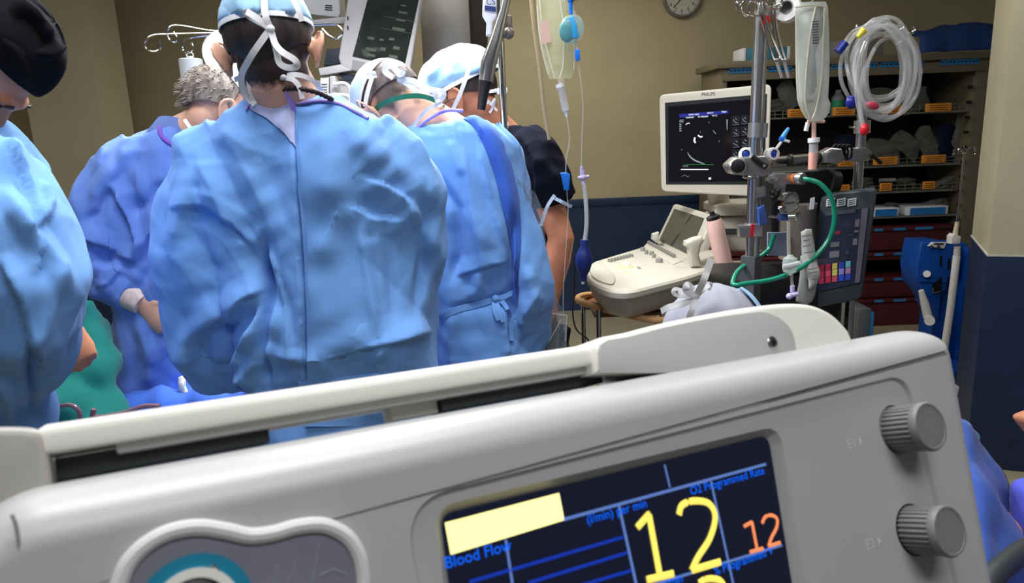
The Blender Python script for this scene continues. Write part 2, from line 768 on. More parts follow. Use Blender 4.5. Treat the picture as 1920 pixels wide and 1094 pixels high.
# left pillar in front of the back wall
pr = at(155, 0, 4.95)
prx = pr.x
plx = at(47, 180, 4.95).x
pill = G().box(((prx + plx) / 2, 5.15, 1.965), (prx - plx, 0.4, 2.07)).obj('wall_left_pillar', M_wall2, kind='structure')
G().box(((prx + plx) / 2, 5.145, ZW / 2), (prx - plx + 0.01, 0.41, ZW)).obj('wall_left_pillar_wainscot', M_navy, kind='structure')
slab('wall_left', (-3.95, -0.5), (-3.95, 5.85), 0.0, 3.0, 0.1, M_wall)
# right pillar
c1 = at(1853, 480, 2.86)
c0 = at(1825, 447, 3.30)
c2 = at(1920, 483, 2.82)
dr = Vector((c2.x - c1.x, c2.y - c1.y, 0)).normalized()
db = Vector((c0.x - c1.x, c0.y - c1.y, 0)).normalized()
q0 = Vector((c1.x, c1.y, 0))
q1 = q0 + dr * 1.0
q2 = q1 + db * 0.55
q3 = q0 + db * 0.55


def ppoly(z, e=0.0):
    cc = (q0 + q2) / 2
    return [Vector((v.x, v.y, z)) + (Vector((v.x, v.y, 0)) - cc).normalized() * e for v in (q0, q1, q2, q3)]


G().prism(ppoly(c1.z, 0), (0, 0, 3.0 - c1.z), bev=0.004).obj('wall_right_pillar', M_plas, kind='structure')
G().prism(ppoly(0, 0.004), (0, 0, c1.z), bev=0.004).obj('wall_right_pillar_wainscot', M_navy2, kind='structure')
g = G().prism(ppoly(c1.z - 0.002, 0.006), (0, 0, 0.006)).obj('trim_2', M_trim, kind='structure')

# wall clock
ck = at(1278, -4, YB - 0.01)
t = empty('wall_clock', ck, 'round white wall clock with dark rim high on the back wall', 'clock')
M_clockrim = mat('clock_rim', (120, 118, 112), 0.4)
M_clockface = mat('clock_face', (190, 188, 172), 0.6)
M_black = mat('black_plastic', (16, 17, 19), 0.45, var=0.2)
G().lathe(ck + Vector((0, 0, 0)), (0, -1, 0), [(0.145, 0), (0.145, 0.03), (0.138, 0.038), (0.126, 0.03), (0.126, 0.012)], 48).obj('rim', M_clockrim, t)
G().lathe(ck, (0, -1, 0), [(0.127, 0.0), (0.127, 0.014)], 48).obj('dial', M_clockface, t)
g = G()
for k in range(12):
    a = k * math.pi / 6
    d = Vector((math.sin(a), 0, math.cos(a)))
    p = ck + Vector((0, -0.016, 0)) + d * 0.116
    g.box(p, (0.004, 0.002, 0.012), Matrix.Rotation(a, 3, 'Y'))
g.obj('hour_mark', M_black, t, kind='stuff')
for k in range(1, 13):
    a = k * math.pi / 6
    p = ck + Vector((math.sin(a) * 0.096, -0.0155, math.cos(a) * 0.096))
    me = text_mesh(str(k), 0.03, frame((1, 0, 0), (0, 0, 1), p), M_black)
    link('numeral', me, t)
for nm, a, l, wd in (('hour_hand', -0.9, 0.062, 0.007), ('minute_hand', 3.9, 0.095, 0.005)):
    d = Vector((math.sin(a), 0, math.cos(a)))
    G().box(ck + Vector((0, -0.02, 0)) + d * l / 2, (wd, 0.002, l), Matrix.Rotation(a, 3, 'Y')).obj(nm, M_black, t)
# ceiling light panels (out of frame, two added as fill; they hold the area lights)
M_lum = mat('lit_diffuser', (250, 250, 250), 0.5, emit=(240, 246, 255), estr=1.5)
for k, (x, y, sx, sy) in enumerate(((-0.3, 1.05, 1.2, 0.6), (-1.9, 2.3, 1.2, 0.6), (1.3, 2.6, 1.2, 0.6), (0.2, 4.5, 1.2, 0.6), (0.5, -0.35, 1.2, 0.6))):
    lb = ['ceiling light panel above the centre surgeon', 'ceiling light panel over the left side of the table', 'ceiling light panel over the perfusion equipment', 'unseen ceiling panel added to brighten the back wall', 'unseen ceiling panel added behind the camera to light the console'][k]
    t = empty('ceiling_light', (x, y, 3.0), lb, 'ceiling light')
    G().box((x, y, 2.965), (sx + 0.06, sy + 0.06, 0.07), bev=0.008).obj('housing', M_trim, t)
    G().box((x, y, 2.925), (sx, sy, 0.012)).obj('diffuser', M_lum, t)
# ================================================================== foreground console
_ex = Vector((1.855, 0.184, -1)).normalized()
_dnv = Vector((0.196, -0.98, 0.184))
_dnv = (_dnv - _ex * _dnv.dot(_ex)).normalized()
DX = RM @ _ex                    # along the device, to the right
DZ = RM @ (-_dnv)                # up the face
DY = DZ.cross(DX)                # into the device
DK = CAM + ray(1672, 810) * 0.60
DR = Matrix((DX, DY, DZ)).transposed()


def dl(px, py, y=0.0):
    """pixel -> (x, z) on the plane y behind the console face"""
    r = ray(px, py)
    o = DK + DY * y
    t = (o - CAM).dot(DY) / r.dot(DY)
    p = CAM + r * t - DK
    return p.dot(DX), p.dot(DZ)


def dw(x, y, z):
    return DK + DX * x + DY * y + DZ * z


def dp(px, py, y=0.0, dy=0.0):
    x, z = dl(px, py, y)
    return dw(x, y + dy, z)


def boolean(me, cutters):
    o = bpy.data.objects.new('tmp', me)
    C.objects.link(o)
    cs = []
    for cme in cutters:
        c = bpy.data.objects.new('cut', cme)
        C.objects.link(c)
        cs.append(c)
        md = o.modifiers.new('b', 'BOOLEAN')
        md.operation = 'DIFFERENCE'
        md.solver = 'FAST'
        md.object = c
    bpy.context.view_layer.update()
    dg = bpy.context.evaluated_depsgraph_get()
    out = bpy.data.meshes.new_from_object(o.evaluated_get(dg))
    for c in cs + [o]:
        bpy.data.objects.remove(c)
    return out


def rpoly(pts, r, n=6):
    """round the corners of a 2-D polygon (counter-clockwise or clockwise)"""
    out = []
    k = len(pts)
    for i in range(k):
        a, b, c = Vector(pts[i - 1]), Vector(pts[i]), Vector(pts[(i + 1) % k])
        u, v = (a - b).normalized(), (c - b).normalized()
        ang = u.angle(v)
        rr = r[i] if isinstance(r, (list, tuple)) else r
        t = rr / math.tan(ang / 2)
        t = min(t, (a - b).length * 0.49, (c - b).length * 0.49)
        p0, p2 = b + u * t, b + v * t
        for j in range(n + 1):
            s = j / n
            out.append((p0 * (1 - s) ** 2 + b * 2 * s * (1 - s) + p2 * s * s))
    return out


def outset(poly, d):
    k = len(poly)
    cx = sum((p for p in poly), Vector((0, 0))) / k
    out = []
    for i in range(k):
        t = (poly[(i + 1) % k] - poly[i - 1]).normalized()
        nn = Vector((t.y, -t.x))
        if nn.dot(poly[i] - cx) < 0:
            nn = -nn
        out.append(poly[i] + nn * d)
    return out


def frustum(poly, y0, d0, y1, d1):
    a, b = outset(poly, d0), outset(poly, d1)
    return G().loft([[dw(p.x, y0, p.y) for p in a], [dw(p.x, y1, p.y) for p in b]])


M_con = mat('warm_grey_housing_plastic', (176, 176, 174), 0.36, var=0.015, scale=8, bump=0.06, bscale=900)
M_cream = mat('cream_handle_plastic', (238, 235, 224), 0.32, var=0.01, scale=8)
M_side = mat('pale_grey_bracket_plastic', (186, 188, 182), 0.45, var=0.02, scale=8)
M_darkg = mat('charcoal_plastic', (52, 56, 58), 0.5, var=0.05)
M_metal = mat('brushed_steel', (190, 188, 184), 0.25, metal=1.0, var=0.06, scale=40, stretch=(1, 1, 0.1))
M_chrome = mat('chrome', (215, 212, 208), 0.12, metal=1.0, var=0.03)

con = empty('bedside_console', dw(-0.24, 0.06, -0.42), 'large grey bedside console with cream carrying handle and lit numeric screen filling the foreground', 'medical console')
outl = rpoly([(-0.68, 0.0), (-0.67, 0.05), (-0.605, 0.0825), (0.1385, 0.0825), (0.038, -0.40), (-0.68, -0.40)], [0.032, 0.032, 0.05, 0.034, 0.032, 0.032], 10)
RB = 0.028
N = 10
rings = []
for i in range(N + 1):
    a = i / N * math.pi / 2
    d = RB * (1 - math.sin(a)) if i else RB * 1.0
    rings.append((0.046 * (1 - math.cos(a)), RB * (1 - math.sin(a))))
L = [[dw(p.x, 0, p.y) for p in outset(outl, -RB - 0.002)]]
for y, ins in rings:
    L.append([dw(p.x, y, p.y) for p in outset(outl, -ins)])
L.append([dw(p.x, 0.085, p.y) for p in outset(outl, -0.0005)])
L.append([dw(p.x, 0.16, p.y) for p in outset(outl, -0.004)])
L.append([dw(p.x, 0.165, p.y) for p in outset(outl, -0.010)])
# rings at the front start deep inside so the face is flat
hb = G().loft(L)
bmesh.ops.recalc_face_normals(hb.bm, faces=hb.bm.faces[:])
hme = bpy.data.meshes.new('housing')
hb.bm.to_mesh(hme)
hb.bm.free()
panel = rpoly([(-0.4225, 0.0345), (0.0395, 0.0415), (0.012, -0.30), (-0.40, -0.30)], [0.028, 0.022, 0.02, 0.02], 8)
scrq = [Vector((-0.3985, 0.0225)), Vector((-0.1265, 0.0205)), Vector((-0.152, -0.172)), Vector((-0.408, -0.172))]
scr_r = rpoly([tuple(v) for v in scrq], 0.008, 4)


def tmesh(g):
    bmesh.ops.recalc_face_normals(g.bm, faces=g.bm.faces[:])
    m_ = bpy.data.meshes.new('c')
    g.bm.to_mesh(m_)
    g.bm.free()
    return m_


hme = boolean(hme, [tmesh(frustum(panel, -0.004, 0.0045, 0.0035, 0.0)),
                    tmesh(frustum(scr_r, -0.001, 0.0095, 0.012, 0.0))])
hme.materials.clear()
finish(hme, M_con, 22)
ho = link('housing', hme, con)
wn = ho.modifiers.new('WeightedNormal', 'WEIGHTED_NORMAL')
wn.mode = 'FACE_AREA'
wn.weight = 100
wn.keep_sharp = True
# seam of the left end cap
g = G()
g.tube([dp(30, 965, 0.012, -0.012), dp(33, 985, 0.004, -0.004), dp(36, 1020, 0.001), dp(38, 1094, 0.001), dp(44, 1300, 0.001)], 0.0009, 6)
g.obj('seam', mat('seam_grey', (146, 146, 146), 0.5), con)
# the handle: long cream bar between two brackets
hz0, hz1 = 0.0965, 0.1150
bar = []
xl, xr = -0.597, -0.2265
for x in (xl, xl + 0.003, xr - 0.012, xr):
    prof = rpoly([(0.045, hz0 + 0.002), (0.045, hz1 - 0.002), (0.062, hz1 + 0.0005), (0.100, hz1 - 0.001), (0.100, hz0 + 0.002)], [0.004, 0.007, 0.01, 0.006, 0.004], 5)
    dd = 0.0015 if x == xl else 0.0
    bar.append([dw(x, p.x, p.y - 0.0 * dd) for p in outset(prof, -dd)])
hd = G().loft(bar).obj('handle', M_cream, con)
G().box(dw(-0.40, 0.072, hz0 - 0.0005), (0.325, 0.036, 0.0065), DR, bev=0.002).obj('grip_insert', M_side, con)
G().box(dw(-0.5375, 0.078, hz0 - 0.006), (0.115, 0.03, 0.012), DR, bev=0.001).obj('recess_shade_block', M_darkg, con)  # dark boxes put in for the shade of the recess under the handle
G().box(dw(-0.297, 0.078, hz0 - 0.006), (0.136, 0.03, 0.012), DR, bev=0.001).obj('recess_shade_block', M_darkg, con)
G().box(dw(-0.383, 0.078, hz0 - 0.007), (0.034, 0.02, 0.010), DR, bev=0.001).obj('latch', M_cream, con)
# right bracket
YO = 0.040
out = [(1118, 700), (1118, 640), (1180, 622), (1250, 604), (1330, 588), (1400, 576), (1470, 568), (1520, 570), (1555, 583), (1580, 604), (1600, 634), (1606, 700)]
P = [dp(x, y, YO) for x, y in spline([Vector((a, b, 0)) for a, b in out], 3) for (x, y) in [(x, y)]] if False else None
pp = [(v.x, v.y) for v in spline([Vector((a, b, 0)) for a, b in out], 3)]
G().prism([dp(x, y, YO) for x, y in pp], DY * 0.07, bev=0.006, seg=4).obj('handle_bracket', M_cream, con, label='cream bracket at the right end of the handle')
inn = [(1127, 700), (1127, 645), (1180, 631), (1250, 613), (1330, 597), (1400, 587), (1432, 585), (1462, 596), (1482, 616), (1492, 645), (1496, 700)]
pp = [(v.x, v.y) for v in spline([Vector((a, b, 0)) for a, b in inn], 3)]
G().prism([dp(x, y, YO - 0.0015) for x, y in pp], DY * 0.004, bev=0.0008).obj('bracket_cover', M_side, con)
sx_, sz_ = dl(1449, 643, YO - 0.002)
g = G().lathe(dw(sx_, YO - 0.001, sz_), -DY, [(0.0058, 0), (0.0058, 0.001), (0.0045, 0.0018)], 20)
scw = g.obj('screw', M_metal, con)
G().box(dw(sx_, YO - 0.0032, sz_), (0.006, 0.0006, 0.0013), DR).obj('cross_slot', M_black, scw)
G().box(dw(sx_, YO - 0.0032, sz_), (0.0013, 0.0006, 0.006), DR).obj('cross_slot', M_black, scw)
# left bracket
lo = [(-120, 1000), (-120, 805), (-20, 800), (40, 800), (66, 804), (80, 815), (88, 845), (94, 880), (95, 930), (60, 1000)]
pp = [(v.x, v.y) for v in spline([Vector((a, b, 0)) for a, b in lo], 3)]
G().prism([dp(x, y, 0.043) for x, y in pp], DY * 0.06, bev=0.005, seg=4).obj('handle_bracket', mat('taupe_bracket_plastic', (166, 162, 154), 0.4, var=0.02), con, label='grey bracket at the left end of the handle')
G().tube([dw(xl + 0.004, 0.06, 0.097), dw(xl + 0.004, 0.06, 0.082)], 0.0018, 8).obj('hinge_pin', M_chrome, con)
G().tube([dw(xr - 0.004, 0.06, 0.100), dw(xr - 0.004, 0.06, 0.088)], 0.0018, 8).obj('hinge_pin', M_chrome, con)

# the two ribbed knobs
M_knob = mat('grey_knob_plastic', (128, 126, 124), 0.5, var=0.03)


def knob(px, py, lab):
    x, z = dl(px, py, 0.0035)
    n = 30
    base = dw(x, 0.004, z)
    rr = []
    prof = [(0.0185, 0.0), (0.0185, 0.002), (0.0185, 0.024), (0.0178, 0.026)]
    for r, h in prof:
        ring = []
        for j in range(n * 4):
            a = 2 * math.pi * j / (n * 4)
            k = 1 + 0.035 * (1 if j % 4 in (0, 1) else -1)
            ring.append(dw(x + math.cos(a) * r * k, 0.004 - h, z + math.sin(a) * r * k))
        rr.append(ring)
    o = G().loft(rr).obj('knob', M_knob, con, label=lab)
    G().lathe(dw(x, 0.004 - 0.0255, z), -DY, [(0.0192, 0), (0.0198, 0.002), (0.0198, 0.005), (0.0186, 0.0068), (0.0170, 0.0068), (0.0166, 0.0062)], 48).obj('knob_cap', M_knob, o)
    G().lathe(dw(x, 0.0045, z), -DY, [(0.0205, 0.0), (0.0205, 0.001)], 40).obj('painted_gap_shadow', M_black, o)  # black disc paints the shaded gap round the knob base
    return o


knob(1680, 806, 'upper ribbed grey knob')
knob(1712, 994, 'lower ribbed grey knob')
M_print = mat('faint_white_print', (206, 206, 210), 0.6)
for s, px, py in (('E1', 1597, 832), ('E2', 1632, 1021)):
    x, z = dl(px, py, 0.0034)
    link('lettering', text_mesh(s, 0.011, frame(DX, DZ, dw(x, 0.0033, z)), M_print), con)
    G().prism([dw(x + 0.0085, 0.0033, z + 0.004), dw(x + 0.0085, 0.0033, z - 0.004), dw(x + 0.013, 0.0033, z)], -DY * 0.0002).obj('arrow_mark', M_print, con)

# screen
M_scr = mat('dark_lcd', (12, 13, 26), 0.18, var=0.15, scale=6, emit=(16, 20, 38), estr=0.8)
scp = frustum(scr_r, 0.0105, 0.0, 0.014, 0.0).obj('screen', M_scr, con, label='dark blue lit numeric display')
YS = 0.0103


def em(name, rgb, s=1.0):
    return mat(name, rgb, 0.5, var=0.0, emit=rgb, estr=s, spec=0.0)


E_yel = em('screen_yellow', (255, 246, 160), 1.05)
E_num = em('screen_numeral_yellow', (236, 214, 96), 0.95)
E_org = em('screen_orange', (232, 132, 84), 0.9)
E_blu = em('screen_blue', (10, 90, 225), 0.95)
E_lin = em('screen_line', (84, 112, 172), 0.8)
E_dbl = em('screen_deep_blue', (22, 48, 150), 0.8)


def sline(name, m, a, b, wpx=4, tab=None):
    p, q = dp(a[0], a[1], YS), dp(b[0], b[1], YS)
    t = (q - p).normalized()
    s = t.cross(DY) * (wpx / F * 0.45 / 2)
    G().prism([p - s, p + s, q + s, q - s], -DY * 0.0002).obj(name, m, scp)


def quad(name, m, pts, y=YS):
    G().prism([dp(a, b, y) for a, b in pts], -DY * 0.0002).obj(name, m, scp)


quad('message_bar', E_yel, [(834, 981), (1048, 925), (1058, 976), (845, 1041)])
sline('divider_line', E_lin, (1056, 975), (1436, 871), 6)
sline('divider_line', E_lin, (1246, 872), (1256, 915), 4)
sline('divider_line', E_lin, (1160, 947), (1200, 1130), 6)
sline('divider_line', E_lin, (1333, 903), (1382, 1130), 5)
sline('divider_line', E_lin, (948, 1012), (966, 1130), 5)
sline('divider_line', E_lin, (1196, 1106), (1466, 1023), 5)
for a, b in (((880, 1092), (1168, 1008)), ((990, 1094), (1176, 1037)), ((1090, 1098), (1186, 1070)), ((860, 1130), (1190, 1100))):
    sline('trace_line', E_dbl, a, b, 6)


def stext(s, px, py, h, m, bold=0.0, squash=1.0, name='numeral'):
    x, z = dl(px, py, YS)
    me = text_mesh(s, h, frame(DX, DZ + DX * 0.0, dw(x, YS - 0.0004, z)), m, squash=squash)
    return link(name, me, scp)


def stroke(name, m, strokes, r):
    """numerals drawn with rounded strokes, flat on the glass; points in pixels"""
    g = G()
    for st in strokes:
        g.tube([dp(a.x, a.y, YS, -0.0006) for a in spline([Vector((p[0], p[1], 0)) for p in st], 6)], r, 8, flat=(1, 0.25, DX))
    return g.obj(name, m, scp)


# big 12, small 12, top of the value below
for nm, m, st, r in (
    ('numeral_one', E_num, [[(1194, 990), (1215, 966), (1216, 966)], [(1216, 966), (1236, 1078)], [(1212, 1088), (1262, 1076)]], 0.0024),
    ('numeral_two', E_num, [[(1272, 966), (1278, 948), (1300, 940), (1328, 945), (1340, 970), (1330, 1010), (1308, 1045), (1296, 1070)], [(1296, 1070), (1350, 1054)]], 0.0024),
    ('numeral_zero', E_num, [[(1310, 1094), (1322, 1087), (1338, 1086), (1352, 1092), (1366, 1120)]], 0.0022),
    ('numeral_one', E_org, [[(1394, 988), (1408, 980), (1409, 980)], [(1409, 980), (1419, 1033)], [(1405, 1036), (1430, 1029)]], 0.0013),
    ('numeral_two', E_org, [[(1428, 982), (1434, 970), (1446, 967), (1456, 974), (1455, 990), (1446, 1008), (1440, 1025)], [(1440, 1025), (1462, 1018)]], 0.0013)):
    stroke(nm, m, st, r)
stext('Blood Flow', 897, 1040, 0.0095, E_blu, name='caption')
stext('(l/min) per min', 1157, 960, 0.0082, E_blu, name='caption')
stext('O2 Programmed Rate', 1365, 902, 0.0082, E_blu, name='caption')
stext('% Programmed V', 1395, 1052, 0.0082, E_blu, name='caption')
stext('l/min', 1262, 1090, 0.0082, E_blu, name='caption')

# peanut shaped control surround with the teal ring
circ = [(222, 1100), (240, 1058), (272, 1024), (318, 999), (372, 990), (425, 997), (468, 1006), (512, 1001), (556, 989), (604, 986), (645, 1004), (668, 1034), (678, 1070), (678, 1110), (655, 1160), (600, 1180), (520, 1170), (470, 1230), (380, 1260), (270, 1230), (222, 1160)]
pp = spline([Vector((a, b, 0)) for a, b in circ + [circ[0]]], 5)[:-1]
rim = [dp(v.x, v.y, 0.0, -0.001) for v in pp]
M_rim = mat('light_grey_rim', (214, 212, 210), 0.35, var=0.01)
G().tube(rim + rim[:2], 0.0042, 10, cap=False).obj('control_surround', M_rim, con)
M_inl = mat('grey_violet_inlay', (122, 122, 134), 0.5, var=0.05, scale=30)
G().prism([dp(v.x, v.y, 0.0, -0.0012) for v in pp], DY * 0.003).obj('control_panel', M_inl, con)
M_teal = mat('teal_ring_plastic', (24, 128, 158), 0.4, var=0.02)
cx_, cz_ = dl(366, 1150, -0.0015)
s_ = dl(366, 1038, -0.0015)[1] - cz_


def ring(name, m, r0, r1, y, h, par=con):
    g = G()
    n = 64
    prof = [(r0, 0), (r0, h), (r1, h), (r1, 0)]
    R_ = []
    for j in range(n + 1):
        a = 2 * math.pi * j / n
        R_.append([dw(cx_ + math.cos(a) * r, y - hh, cz_ + math.sin(a) * r) for r, hh in prof])
    g.loft(R_, cap=False)
    return g.obj(name, m, par)


ring('teal_ring', M_teal, s_, s_ * 0.76, -0.0015, 0.0015)
ring('dial_collar', M_cream, s_ * 0.76, s_ * 0.60, -0.0015, 0.004)
G().lathe(dw(cx_, -0.0015, cz_), -DY, [(s_ * 0.62, 0), (s_ * 0.60, 0.002), (s_ * 0.5, 0.0035), (0, 0.004)], 40).obj('dial', M_black, con)
a_ = dp(398, 1058, -0.003)
b_ = dp(425, 1094, -0.003)
G().tube([a_, b_], 0.0009, 8).obj('dial_pointer', M_chrome, con)
# embossed marks on the control panel, their highlight put into a paler grey
g = G()
for st in ([(560, 1040), (540, 1094)], [(598, 1018), (585, 1094)], [(520, 1060), (512, 1100)], [(600, 1080), (625, 1068), (648, 1078)]):
    g.tube([dp(a, b, -0.0012) for a, b in st], 0.0006, 6)
g.obj('embossed_mark', mat('inlay_highlight', (140, 142, 152), 0.5), con)
# column and wheeled base that carry the console
pb = dw(-0.24, 0.10, -0.42)
M_base = mat('grey_base_paint', (120, 122, 124), 0.5)
G().tube([pb + DZ * 0.05, pb, Vector((pb.x, pb.y, pb.z - 0.1)), Vector((pb.x, pb.y, 0.10))], 0.035, 20).obj('column', M_base, con)
G().box((pb.x, pb.y, 0.10), (0.5, 0.42, 0.06), bev=0.02).obj('base_plate', M_base, con)
for sx in (-1, 1):
    for sy in (-1, 1):
        G().cyl((pb.x + sx * 0.21 - 0.015, pb.y + sy * 0.17, 0.04), (pb.x + sx * 0.21 + 0.015, pb.y + sy * 0.17, 0.04), 0.04, 20).obj('caster', M_black, con)
# ================================================================== people
M_skin = mat('skin_light', (224, 172, 146), 0.5, var=0.06, scale=30, bump=0.12, bscale=500, sss=0.25)
M_skin2 = mat('skin_tan', (196, 130, 96), 0.5, var=0.08, scale=30, bump=0.12, bscale=500, sss=0.10)
M_gown = cloth('blue_gown_cloth', (112, 162, 226), crease=0.45)
M_gownd = cloth('deep_blue_gown_cloth', (64, 108, 206), crease=0.3)
M_gownv = cloth('violet_blue_gown_cloth', (98, 132, 206), crease=0.5)
M_capb = cloth('pale_blue_cap_cloth', (146, 186, 218), crease=0.25)
M_tie = mat('white_cotton_tape', (226, 226, 228), 0.9, var=0.03, bump=0.3, bscale=700)
M_capk = cloth('black_cap_cloth', (20, 18, 22), crease=0.4)
M_scrub = cloth('navy_scrub_cloth', (14, 16, 30), crease=0.3)
M_lilac = mat('lilac_binding', (168, 150, 220), 0.8, var=0.05)
M_grn = cloth('teal_drape_cloth', (28, 128, 118), crease=0.4)
M_shoe = mat('white_clog_rubber', (205, 205, 200), 0.5)


def hair_mat(name, rgb):
    return mat(name, rgb, 0.55, var=0.6, scale=60, bump=0.9, bscale=220, stretch=(1.0, 1.0, 0.25))


M_hairk = hair_mat('dark_brown_hair', (44, 34, 32))
M_hairg = hair_mat('grey_hair', (132, 120, 110))
M_hairm = hair_mat('greying_hair', (92, 80, 76))
M_eyew = mat('eye_white', (232, 228, 222), 0.2, var=0.02)
M_iris = mat('iris_brown', (52, 34, 24), 0.15)


def head_frame(c, hf, hu, s=1.0):
    f = Vector(hf).normalized()
    u = Vector(hu)
    u = (u - f * u.dot(f)).normalized()
    r = f.cross(u)
    R = Matrix((r, f, u)).transposed()
    M = Matrix.Translation(Vector(c)) @ R.to_4x4() @ Matrix.Scale(s, 4)
    return M, R


def add_head(g, c, hf, hu, s=1.0, ear=0.5):
    M, R = head_frame(c, hf, hu, s)

    def b(p, r, rot=None):
        g.ball(M @ Vector(p), [v * s for v in r], R @ rot if rot is not None else R, 24, 16)
    b((0, -0.012, 0.032), (0.074, 0.094, 0.088))          # skull
    b((0, 0.030, -0.030), (0.060, 0.062, 0.080))          # face
    b((0, 0.052, -0.082), (0.034, 0.034, 0.028))          # chin
    b((0, -0.040, -0.030), (0.056, 0.046, 0.055))         # nape
    b((-0.036, 0.045, -0.055), (0.026, 0.032, 0.034))     # jaw
    b((0.036, 0.045, -0.055), (0.026, 0.032, 0.034))
    b((0, 0.082, 0.022), (0.048, 0.018, 0.012))           # brow
    g.tube([M @ Vector(p) for p in ((0, 0.088, 0.010), (0, 0.102, -0.012), (0, 0.108, -0.026))], [0.007 * s, 0.009 * s, 0.012 * s], 10)
    b((-0.011, 0.098, -0.030), (0.008, 0.010, 0.007))
    b((0.011, 0.098, -0.030), (0.008, 0.010, 0.007))
    b((0, 0.089, -0.053), (0.022, 0.010, 0.006))          # lips
    b((0, 0.088, -0.063), (0.018, 0.010, 0.006))
    for sd in (-1, 1):                                     # cheeks and ears
        b((sd * 0.036, 0.066, -0.020), (0.022, 0.020, 0.020))
        o = ear
        E = lambda y, z, out: M @ Vector((sd * (0.066 + (0.010 + out * 0.028) * o * 1.6), y, z))
        hel = [E(0.012, 0.004, 0.1), E(0.008, 0.022, 0.25), E(-0.006, 0.033, 0.5), E(-0.022, 0.026, 0.85), E(-0.027, 0.008, 0.9), E(-0.020, -0.012, 0.6), E(-0.008, -0.028, 0.25), E(0.004, -0.030, 0.1)]
        g.tube(spline(hel, 4), 0.0048 * s, 8)
        g.tube([E(-0.002, 0.020, 0.15), E(-0.008, 0.004, 0.12), E(-0.004, -0.022, 0.05)], [0.010 * s, 0.012 * s, 0.008 * s], 8, flat=(1, 0.45, R @ Vector((0, 1, 0))))
        g.tube([E(-0.016, 0.018, 0.45), E(-0.018, 0.004, 0.5), E(-0.012, -0.012, 0.3)], [0.007 * s, 0.007 * s, 0.005 * s], 8, flat=(1, 0.4, R @ Vector((0, 1, 0))))
    return M, R


def eyes(M, R, s, parent):
    for sd in (-1, 1):
        g = G()
        c = M @ Vector((sd * 0.031, 0.074, 0.004))
        g.ball(c, 0.0125 * s, R)
        o = g.obj('eye', M_eyew, parent)
        g = G()
        g.ball(M @ Vector((sd * 0.031, 0.0815, 0.002)), (0.0058 * s, 0.0058 * s, 0.0058 * s), R, 12, 8)
        g.obj('iris', M_iris, o)
        g = G()
        g.tube([M @ Vector((sd * (0.031 + dx), 0.0885 - abs(dx) * 0.35, 0.010 - abs(dx) * 0.2)) for dx in (-0.015, -0.007, 0, 0.007, 0.015)], 0.0016 * s, 6)
        g.obj('eyelid', M_hairk, o)
        g = G()
        g.tube([M @ Vector((sd * (0.031 + dx), 0.096 - abs(dx) * 0.3, 0.026 - abs(dx) * 0.25)) for dx in (-0.018, -0.008, 0, 0.008, 0.018)], [0.0014 * s, 0.003 * s, 0.003 * s, 0.003 * s, 0.0012 * s], 6)
        g.obj('eyebrow', M_hairk, parent)


def add_hand(g, wrist, d, nrm, thumb, s=1.0, curl=0.9):
    """d: direction of the palm, nrm: back of the hand, thumb: side the thumb leaves from"""
    d = Vector(d).normalized()
    nrm = Vector(nrm)
    nrm = (nrm - d * nrm.dot(d)).normalized()
    sd = d.cross(nrm)
    if sd.dot(Vector(thumb)) < 0:
        sd = -sd
    w_ = Vector(wrist)
    g.tube([w_ - d * 0.02, w_ + d * 0.03 * s, w_ + d * 0.065 * s, w_ + d * 0.092 * s], [0.028 * s, 0.034 * s, 0.040 * s, 0.036 * s], 14, flat=(1, 0.42, sd))
    for k, (off, ln, r) in enumerate(((0.030, 0.070, 0.0088), (0.010, 0.078, 0.0092), (-0.010, 0.072, 0.0088), (-0.029, 0.057, 0.0078))):
        p = w_ + d * (0.080 - abs(off) * 0.2) * s + sd * off * s
        pts = [p]
        a = 0.0
        for j, fr in enumerate((0.2, 0.38, 0.26, 0.16)):
            a += (0.15, 1.0, 0.9, 0.6)[j] * curl
            dv = d * math.cos(a) - nrm * math.sin(a) + sd * off * 1.5
            p = p + dv.normalized() * ln * fr * s * (1.25 if j == 0 else 1)
            pts.append(p)
        g.tube(pts, [r * s * 1.05, r * s, r * s, r * s * 0.92, r * s * 0.75], 8)
    p = w_ + d * 0.022 * s + sd * 0.026 * s
    t1 = (d * 0.75 + sd * 0.75 - nrm * 0.25).normalized()
    t2 = (d * 0.95 + sd * 0.2 - nrm * 0.5 * curl).normalized()
    g.tube([p, p + t1 * 0.032 * s, p + t1 * 0.035 * s + t2 * 0.028 * s, p + t1 * 0.035 * s + t2 * 0.05 * s], [0.014 * s, 0.0115 * s, 0.0105 * s, 0.008 * s], 8)


def add_foot(g, ankle, d, s=1.0):
    a = Vector(ankle)
    d = Vector((d[0], d[1], 0)).normalized()
    z0 = Vector((a.x, a.y, 0))
    g.tube([a, z0 + Vector((0, 0, 0.06))], [0.042 * s, 0.045 * s], 12)
    g.tube([z0 - d * 0.05 + Vector((0, 0, 0.035)), z0 + d * 0.06 + Vector((0, 0, 0.045)), z0 + d * 0.15 + Vector((0, 0, 0.032)), z0 + d * 0.19 + Vector((0, 0, 0.026))],
           [0.034 * s, 0.042 * s, 0.042 * s, 0.030 * s], 12, flat=(1.05, 0.75, d.cross(Vector((0, 0, 1)))))


def add_arm(g, sh, el, wr, s=1.0):
    sh, el, wr = Vector(sh), Vector(el), Vector(wr)
    g.tube([sh, sh.lerp(el, 0.35), sh.lerp(el, 0.8), el, el.lerp(wr, 0.25), el.lerp(wr, 0.7), wr],
           [0.056 * s, 0.050 * s, 0.042 * s, 0.042 * s, 0.044 * s, 0.034 * s, 0.027 * s], 14)


